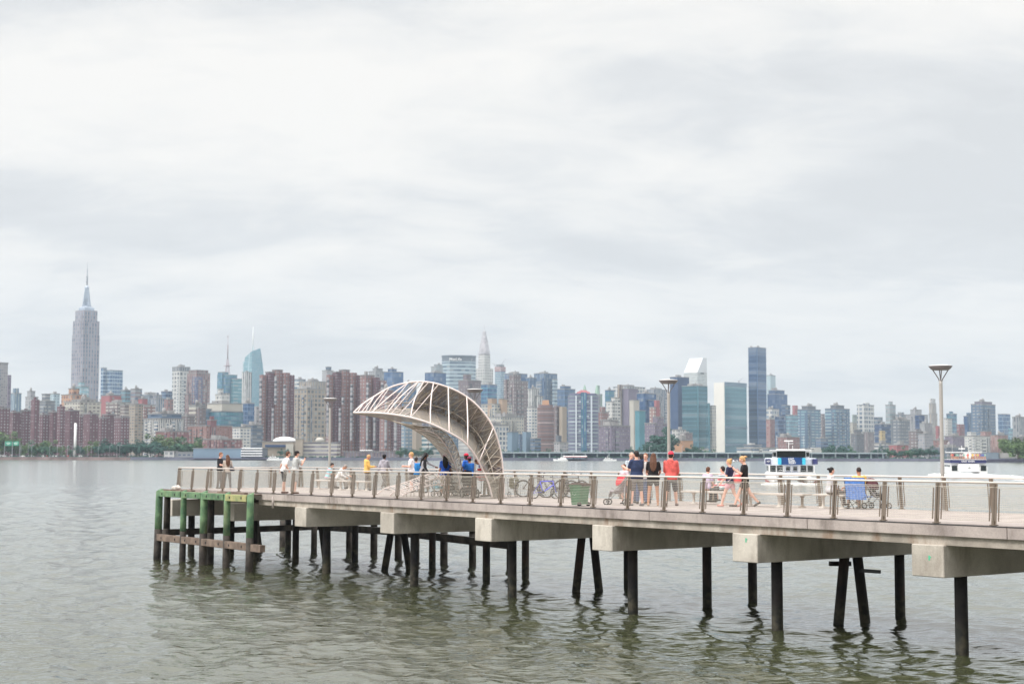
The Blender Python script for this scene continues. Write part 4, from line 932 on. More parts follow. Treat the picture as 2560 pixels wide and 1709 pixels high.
# blue shirted team
person(dp(1113, 1239), 1.72, AWAY + 4, 'woman seen from behind in a royal blue tee with an orange back print', 'tan', ('long', 'black'), ('tee', (34, 92, 214), 'backprint', (232, 152, 66)), ('shorts', (160, 146, 124)), legs=((4, 3, 6), (-2, 2, 6)), arms=((6, 12, 16, 0), (6, 12, 16, 0)), cap=((138, 62, 88), 1), fem=True, wide=1.18)
person(dp(1166, 1237), 1.75, AWAY + 60, 'person in a bright red cap and blue tee behind the one in the maroon cap', 'dark', ('short', 'black'), ('tee', (34, 104, 220), 'chest', (232, 160, 70)), ('trousers', (120, 112, 100)), cap=((222, 36, 66), 1), arms=((16, 8, 60, 20), (16, 8, 60, 20)))
person(dp(1176, 1240), 1.62, AWAY + 40, 'person in a maroon cap and bright blue tee between the canopy legs', 'tan', ('short', 'dark'), ('tee', (34, 124, 232), 'chest', (232, 160, 70)), ('shorts', (120, 110, 104)), cap=((176, 62, 96), 1), arms=((20, 8, 50, 20), (20, 10, 60, 20)), wide=1.1, lean=6)
person(dp(1216, 1240), 1.66, LEFT, 'person behind the canopy legs in brown trousers with a blue print top', 'tan', ('short', 'brown'), ('tee', (120, 118, 186)), ('trousers', (120, 106, 96)), lean=30, legs=((10, 8, 4), (-6, 2, 4)), arms=((30, 6, 40, 10), (30, 6, 40, 10)), head=(20, 0))
person(dp(1238, 1242), 1.50, TOUS + 30, 'person in tan trousers bending behind the right leg of the canopy', 'tan', ('short', 'brown'), ('tee', (112, 122, 196)), ('trousers', (170, 152, 130)), lean=24, head=(20, 0))
# group round the stroller
person(dp(1592, 1264), 1.84, AWAY + 22, 'big man in a navy tee and grey shorts beside the stroller', 'pale', ('short', 'dark'), ('tee', (42, 56, 94)), ('shorts', (104, 96, 98)), (90, 84, 92), legs=((3, 2, 7), (-3, 2, 7)), arms=((22, 16, 85, 10), (8, 10, 40, 10)), wide=1.22, head=(4, 10))
person(dp(1578, 1257), 1.80, TOUS + 30, 'pale grey haired man whose face shows just left of the man in navy', 'pale', ('bald', 'grey'), ('tee', (180, 190, 200)), ('trousers', (90, 100, 130)), arms=((20, 6, 70, 20), (20, 6, 70, 20)))
person(dp(1561, 1258.5), 1.38, TOUS - 40, 'dark haired child in a pale top held close by the man in navy', 'pale', ('short', 'brown'), ('tee', (214, 196, 206)), ('shorts', (160, 150, 160)), wide=.9)
person(dp(1604, 1259), 1.74, AWAY + 10, 'woman with a black ponytail and white top behind the man in navy', 'pale', ('pony', 'black'), ('tee', (226, 218, 214)), ('trousers', (74, 92, 132)), fem=True, arms=((10, 6, 40, 10), (8, 6, 40, 10)))
person(dp(1615, 1258), 1.76, TOUS - 20, 'fair faced woman in a black open jacket facing us at the centre of the group', 'pale', ('short', 'ginger'), ('long', (38, 34, 40)), ('trousers', (60, 62, 84)), fem=True, arms=((10, 6, 60, 20), (10, 6, 60, 20)))
person(dp(1634, 1264), 1.76, AWAY - 8, 'woman with very long brown hair, black tee and black shorts seen from behind', 'tan', ('long', 'brown'), ('tee', (32, 30, 34)), ('short_shorts', (46, 42, 48)), (196, 150, 120), legs=((-2, 2, 7), (8, 6, 4)), arms=((20, 14, 70, 20), (14, 12, 60, 20)), fem=True, wide=1.12)
person(dp(1678, 1264), 1.86, AWAY - 20, 'tall man in a coral hoodie and red cap with dark shorts', 'pale', ('short', 'dark'), ('hoodie', (232, 92, 86)), ('shorts', (56, 54, 66)), (110, 80, 80), legs=walk2, arms=((14, 8, 60, 30), (14, 6, 50, 30)), cap=((232, 54, 78), 1))
# seated lilac, striped, walkers
person(dp(1768, 1259), 1.55, RIGHT + 50, 'brown haired person in a lilac top seated on the long bench', 'pale', ('short', 'brown'), ('tee', (196, 178, 204)), ('skirt', (92, 80, 94)), legs=((82, 78, 6), (84, 70, 6)), arms=((14, 6, 30, 10), (14, 6, 30, 10)), seat=.46, lean=6)
person(dp(1808, 1260), 1.60, LEFT - 40, 'dark haired person in a broad striped top seated on the long bench', 'pale', ('short', 'dark'), ('long', (222, 216, 218), 'stripes', (228, 98, 110), (222, 216, 218), (120, 160, 168)), ('trousers', (64, 64, 70)), legs=((84, 80, 8), (84, 80, 8)), arms=((16, 8, 40, 20), (16, 8, 40, 20)), seat=.46, wide=1.1)
r_ = person(dp(1826, 1266), 1.62, LEFT - 34, 'blonde woman in a navy tee and pink shorts walking with a pale bag strap', 'pale', ('bun', 'blond'), ('tee', (40, 42, 76)), ('short_shorts', (232, 170, 182)), (200, 130, 120), legs=walk1, arms=((10, 10, 30, 0), (10, 8, 30, 0)), fem=True, wide=1.1, extra=bag_strap((226, 186, 196)), head=(10, 0))
r_ = person(dp(1862, 1266), 1.74, LEFT - 8, 'blonde woman with a high bun and black tee looking down as she walks', 'pale', ('highbun', 'blond'), ('tee', (30, 28, 32)), ('short_shorts', (60, 56, 62)), (70, 60, 60), legs=((26, 6, 1), (-24, 18, 1)), arms=((24, 6, 100, 20), (24, 6, 104, 20)), fem=True, head=(24, 0))
bm = B(); lathe(bm, [(.07, -.15), (.13, -.14), (.15, 0), (.11, .12), (.09, .14)], 16, sy=.6); 
for f in bm.faces: f.material_index = 1 if f.calc_center_median().z < -.1 else 0
o = obj('handbag', bm, [paint('coral_bag', 236, 112, 112, .8), paint('dark_red_bag', 150, 40, 60, .8)], None, r_[0].location + Vector((-.24, -.1, .92)), .2, True); tag(o, 'coral red handbag carried by the blonde woman with the high bun', 'bag')
bm = B(); tube(bm, [(-.1, 0, .17), (0, 0, .34), (.1, 0, .17)], .01, 6); obj('handle', bm, paint('coral_bag', 236, 112, 112, .8), o, smooth=True)
hand_item('phone', 'small phone held up by the blonde woman with the high bun', 'phone', (.07, .02, .13), (60, 50, 56), r_[1], r_[0], 1)
person(dp(2076, 1271), 1.60, RIGHT + 12, 'woman with a dark bun in a grey top seated on the right hand bench', 'pale', ('highbun', 'black'), ('long', (196, 194, 198)), ('trousers', (92, 82, 82)), (80, 66, 62), legs=((84, 66, 6), (88, 84, 6)), arms=((20, 6, 40, 10), (20, 6, 40, 10)), seat=.46, fem=True, wide=1.1, lean=4)
person(dp(2149, 1271), 1.72, UROT * 57.3 + 66, 'broad shouldered man in a yellow tee seated in the blue chair', 'tan', ('bald', 'dark'), ('tee', (240, 190, 96)), ('shorts', (100, 96, 100)), (70, 66, 70), legs=((84, 80, 8), (84, 80, 8)), arms=((20, 24, 50, 0), (20, 24, 50, 0)), seat=.40, wide=1.25)

# ================================================================ the city across the river
def facade_group():
    g = bpy.data.node_groups.new('facade', 'ShaderNodeTree')
    I = g.interface
    for n, t, d in (('Wall', 'NodeSocketColor', (.5, .5, .5, 1)), ('Glass', 'NodeSocketColor', (.1, .12, .15, 1)), ('W', 'NodeSocketFloat', 3), ('H', 'NodeSocketFloat', 3.2), ('FX', 'NodeSocketFloat', .5), ('FY', 'NodeSocketFloat', .5), ('Blind', 'NodeSocketFloat', .25), ('Shine', 'NodeSocketFloat', 0.0)):
        s = I.new_socket(n, in_out='INPUT', socket_type=t); s.default_value = d
    I.new_socket('Shader', in_out='OUTPUT', socket_type='NodeSocketShader')
    gi = N(g, 'NodeGroupInput'); go = N(g, 'NodeGroupOutput'); i = gi.outputs
    uv = N(g, 'ShaderNodeUVMap'); s = N(g, 'ShaderNodeSeparateXYZ'); L(g, uv.outputs[0], s.inputs[0])
    u = M_(g, 'DIVIDE', s.outputs[0], i['W']); v = M_(g, 'DIVIDE', s.outputs[1], i['H'])
    fu_ = M_(g, 'ABSOLUTE', M_(g, 'SUBTRACT', M_(g, 'FRACT', u), .5)); fv = M_(g, 'ABSOLUTE', M_(g, 'SUBTRACT', M_(g, 'FRACT', v), .5))
    a = M_(g, 'LESS_THAN', fu_, M_(g, 'MULTIPLY', i['FX'], .5)); b = M_(g, 'LESS_THAN', fv, M_(g, 'MULTIPLY', i['FY'], .5))
    win = M_(g, 'MULTIPLY', M_(g, 'MULTIPLY', a, b), M_(g, 'GREATER_THAN', s.outputs[1], -.5))
    c = N(g, 'ShaderNodeCombineXYZ'); L(g, M_(g, 'FLOOR', u), c.inputs[0]); L(g, M_(g, 'FLOOR', v), c.inputs[1])
    w = N(g, 'ShaderNodeTexWhiteNoise', noise_dimensions='2D'); L(g, c.outputs[0], w.inputs['Vector'])
    bl = N(g, 'ShaderNodeMixRGB'); L(g, M_(g, 'ADD', M_(g, 'MULTIPLY', M_(g, 'LESS_THAN', w.outputs['Value'], i['Blind']), .55), M_(g, 'MULTIPLY', M_(g, 'POWER', w.outputs['Value'], 2.0), .30)), bl.inputs[0]); L(g, i['Glass'], bl.inputs[1]); bl.inputs[2].default_value = (.58, .60, .60, 1)
    dk = N(g, 'ShaderNodeMixRGB', blend_type='MULTIPLY'); dk.inputs[0].default_value = 1; L(g, bl.outputs[0], dk.inputs[1]); mr = M_(g, 'ADD', 1.0, M_(g, 'MULTIPLY', M_(g, 'SUBTRACT', w.outputs['Value'], .5), M_(g, 'MULTIPLY', .5, M_(g, 'SUBTRACT', 1.0, i['Shine'])))); cc = N(g, 'ShaderNodeCombineXYZ'); [L(g, mr, cc.inputs[k]) for k in range(3)]; L(g, cc.outputs[0], dk.inputs[2])
    t = N(g, 'ShaderNodeTexCoord'); no = N(g, 'ShaderNodeTexNoise'); no.inputs['Scale'].default_value = .035; no.inputs['Detail'].default_value = 5; L(g, t.outputs['Object'], no.inputs['Vector'])
    wl = N(g, 'ShaderNodeMixRGB', blend_type='MULTIPLY'); wl.inputs[0].default_value = 1; L(g, i['Wall'], wl.inputs[1]); q = M_(g, 'ADD', .72, M_(g, 'MULTIPLY', no.outputs['Fac'], .56)); c3 = N(g, 'ShaderNodeCombineXYZ'); [L(g, q, c3.inputs[k]) for k in range(3)]; L(g, c3.outputs[0], wl.inputs[2])
    mx = N(g, 'ShaderNodeMixRGB'); L(g, win, mx.inputs[0]); L(g, wl.outputs[0], mx.inputs[1]); L(g, dk.outputs[0], mx.inputs[2])
    p = N(g, 'ShaderNodeBsdfPrincipled'); L(g, mx.outputs[0], p.inputs['Base Color'])
    L(g, M_(g, 'SUBTRACT', .8, M_(g, 'MULTIPLY', win, .55)), p.inputs['Roughness']); L(g, M_(g, 'MULTIPLY', win, i['Shine']), p.inputs['Metallic']); L(g, p.outputs[0], go.inputs[0])
    return g
FG = facade_group()
# window styles: cell width, storey height, glass share across, glass share up, share with pale blinds, metallic sheen
ST = {'punch': (3.4, 3.0, .42, .5, .22, 0), 'wide': (4.2, 3.1, .62, .48, .25, 0), 'band': (6, 3.6, 1.0, .5, .18, .1), 'rib': (2.8, 3.4, .5, 1.0, .1, .1), 'grid': (4.4, 4.0, .62, .62, .15, 0), 'glass': (3.0, 3.9, .9, .78, .05, .55), 'blank': (9, 9, 0, 0, 0, 0), 'dark': (3.0, 3.6, .88, .62, .03, .35), 'brickw': (4.2, 3.6, .45, .5, .55, 0), 'balcs': (9, 5.4, 1.0, .5, .1, 0), 'smooth': (120, 3.9, .97, .93, 0, .6), 'balc': (8, 3.0, .8, .45, .5, 0), 'fine': (2.6, 2.9, .4, .45, .3, 0)}
KC = {'maroon': (116, 82, 92), 'brick': (152, 116, 114), 'redbrick': (144, 98, 104), 'pinkbrick': (172, 134, 128), 'brown': (132, 116, 118), 'tan': (178, 164, 148), 'sand': (196, 168, 144), 'cream': (206, 201, 190), 'white': (224, 222, 218), 'grey': (166, 168, 172), 'stone': (176, 174, 178), 'dgrey': (112, 118, 128), 'purple': (134, 124, 144), 'navy': (48, 76, 120), 'blue': (64, 104, 152), 'slate': (96, 122, 152), 'teal': (84, 146, 162), 'pteal': (132, 186, 200), 'green': (146, 166, 152), 'peach': (206, 160, 128), 'rose': (176, 108, 112), 'ice': (184, 204, 212), 'yellow': (210, 186, 130), 'sky': (132, 156, 176)}
FM = {}; CELL = 1.0
for k_ in KC: KC[k_] = tuple(v * .93 + q * .07 for v, q in zip(KC[k_], (150, 160, 178)))
KC['indigo'] = (118, 120, 146)
def fmat(wall, glass, style):
    k = (wall, glass, style, CELL)
    if k in FM: return FM[k]
    m = bpy.data.materials.new('facade_%s_%s_%s_%s' % k); m.use_nodes = True; nt = m.node_tree; nt.nodes.clear(); g = N(nt, 'ShaderNodeGroup'); g.node_tree = FG
    f = .76
    wc = rgb(*KC[wall]); gc = rgb(*KC[glass]); g.inputs['Wall'].default_value = tuple(c * f for c in wc[:3]) + (1,); g.inputs['Glass'].default_value = tuple(c * (.62 if style not in ('glass',) else .9) for c in gc[:3]) + (1,)
    for n, v in zip(('W', 'H', 'FX', 'FY', 'Blind', 'Shine'), ST[style]): g.inputs[n].default_value = v * (CELL if n in 'WH' else 1)
    L(nt, g.outputs[0], N(nt, 'ShaderNodeOutputMaterial').inputs[0]); FM[k] = m; return m
m_roof = plain('city_roof', rgb(136, 136, 138), .9, scale=.05, var=.15); m_mech = plain('roof_plant', rgb(150, 148, 148), .85, scale=.1, var=.15)
TH = R(-41); XL = Vector((math.cos(TH), math.sin(TH), 0)); YL = Vector((-math.sin(TH), math.cos(TH), 0))
def hray(x): d = ray(x, 1137); return d.x / d.y
def footprint(x0, xm, x1, D):
    p = at(xm, 1137, D); k = hray(x0); s = (k * p.y - p.x) / (-XL.x + k * XL.y); k1 = hray(x1); r = (k1 * p.y - p.x) / (YL.x - k1 * YL.y)
    return p, abs(s), abs(r)
def zat(x, y, D): return at(x, y, D).z
def prism(bm, uvl, pts, z0, z1, mi=0, top_mi=1, taper=None):
    """vertical walls over a plan polygon, with metre UVs"""
    n = len(pts); tp = taper or pts
    b = [bm.verts.new((p[0], p[1], z0)) for p in pts]; t = [bm.verts.new((p[0], p[1], z1)) for p in tp]; u = 0
    for i in range(n):
        j = (i + 1) % n; l = (Vector(pts[j][:2]) - Vector(pts[i][:2])).length
        f = bm.faces.new((b[i], b[j], t[j], t[i])); f.material_index = mi
        for lp, q in zip(f.loops, ((u, z0), (u + l, z0), (u + l, z1), (u, z1))): lp[uvl].uv = q
        u += l
    f = bm.faces.new(t); f.material_index = top_mi
    for lp in f.loops: lp[uvl].uv = (0, -5)
def rect(p, a, b, ix=0.0, iy=0.0):      # corner p nearest, a metres to the left-back, b metres to the right-back
    q = [(-ix, iy), (-ix, b - iy), (-a + ix, b - iy), (-a + ix, iy)]
    return [(p + XL * x + YL * y) for x, y in q]
NB = 0
def building(name, label, boxes, D, wall, glass, style, cat='building', grp=None, xm=.42, ground=2.6, roof=True, depth=None, parts=None, pent=True):
    """boxes: (x0, x1, ytop[, wall, glass, style]) in picture columns; the first is the main block"""
    global NB, CELL; NB += 1; CELL = 1.0 if D < 1750 else 1.35 if D < 2250 else 1.7 if D < 2800 else 2.0
    x0, x1, yt = boxes[0][:3]; c = x0 + (x1 - x0) * xm; p0, a0, b0 = footprint(x0, c, x1, D)
    root = None; first = None
    me_info = []
    for i, bx in enumerate(boxes):
        q0, q1, y = bx[:3]; cc = q0 + (q1 - q0) * xm; d = D + (3 * i if i else 0); p, a, b = footprint(q0, cc, q1, d)
        if depth: b = min(b, depth); 
        z = zat(cc, y, d); w, g, s_ = (bx[3:6] if len(bx) > 3 else (wall, glass, style))
        bm = B(); uvl = bm.loops.layers.uv.new('UVMap'); o = p0.xy.to_3d()
        pts = [q - o for q in rect(p, a, b)]
        prism(bm, uvl, pts, ground, z)
        if roof and a > 6 and b > 6:      # parapet lip proud of the walls
            for e0, e1 in zip(pts, pts[1:] + pts[:1]):
                dd = (e1 - e0).normalized(); bar(bm, Vector((e0.x, e0.y, z + .3)) - dd * .4, Vector((e1.x, e1.y, z + .3)) + dd * .4, .9, 1.2, 1)
        me = mesh_of('tower' if i else name, bm, [fmat(w, g, s_), m_roof])
        if i == 0: root = link(name, me, None, o); tag(root, label, cat, grp)
        else: link('tower_block', me, root)
        me_info.append((p - o, a, b, z))
    CELL = 1.0
    if grp is None and style not in ('blank', 'glass', 'smooth') and me_info[0][1] > 15:      # projecting or recessed-looking bays on the two seen sides
        p, a, b, z = me_info[0]; rnd = random.Random(NB * 7); CELL = 1.0 if D < 1750 else 1.35 if D < 2250 else 1.7
        for sd, ln in ((0, a), (1, b)):
            if ln < 12: continue
            for q in range(rnd.choice((1, 2, 2, 3)) if ln > 26 else 1):
                w_ = ln * rnd.uniform(.10, .2); s0 = ln * ((q + rnd.uniform(.2, .6)) / 3.2) + 1; z1 = ground + (z - ground) * rnd.uniform(.88, .97); o_ = p
                if sd == 0: pts = [o_ - XL * s0 - YL * 1.1, o_ - XL * s0 + YL * .5, o_ - XL * (s0 + w_) + YL * .5, o_ - XL * (s0 + w_) - YL * 1.1]
                else: pts = [o_ + XL * 1.1 + YL * s0, o_ + XL * 1.1 + YL * (s0 + w_), o_ - XL * .5 + YL * (s0 + w_), o_ - XL * .5 + YL * s0]
                bm = B(); uvl = bm.loops.layers.uv.new('UVMap'); prism(bm, uvl, pts, ground, z1); obj('bay', bm, [fmat(wall, 'dgrey' if glass != 'dgrey' else 'slate', rnd.choice(('band', 'rib', 'wide'))), m_roof], root)
        CELL = 1.0
    if pent:
        p, a, b, z = max(me_info, key=lambda t: t[3]) if len(boxes) > 1 else me_info[0]
        rnd = random.Random(NB); bm = B(); k = 0
        if a > 8 and b > 8:
            for _ in range(1 + (a > 16) + (b > 24)):
                w_, d_ = a * rnd.uniform(.25, .4), b * rnd.uniform(.2, .4); hx, hy = rnd.uniform(.15, .55) * a, rnd.uniform(.12, .5) * b; h = rnd.uniform(2.5, 5.0)
                cc = p + XL * (-hx - w_ / 2 * .6) + YL * (hy + d_ / 2 * .6); box(bm, (cc.x, cc.y, z + h / 2 + .02 * k), (w_, d_, h), TH); k += 1
            if rnd.random() < .45:
                cc = p - XL * a * .3 + YL * b * .3; lathe(bm, [(1.7, z + .5), (1.7, z + 5.5), (.1, z + 7)], 8, (cc.x, cc.y, 0))
            obj('roof_plant', bm, m_mech, root)
    return root, me_info
T_ = building
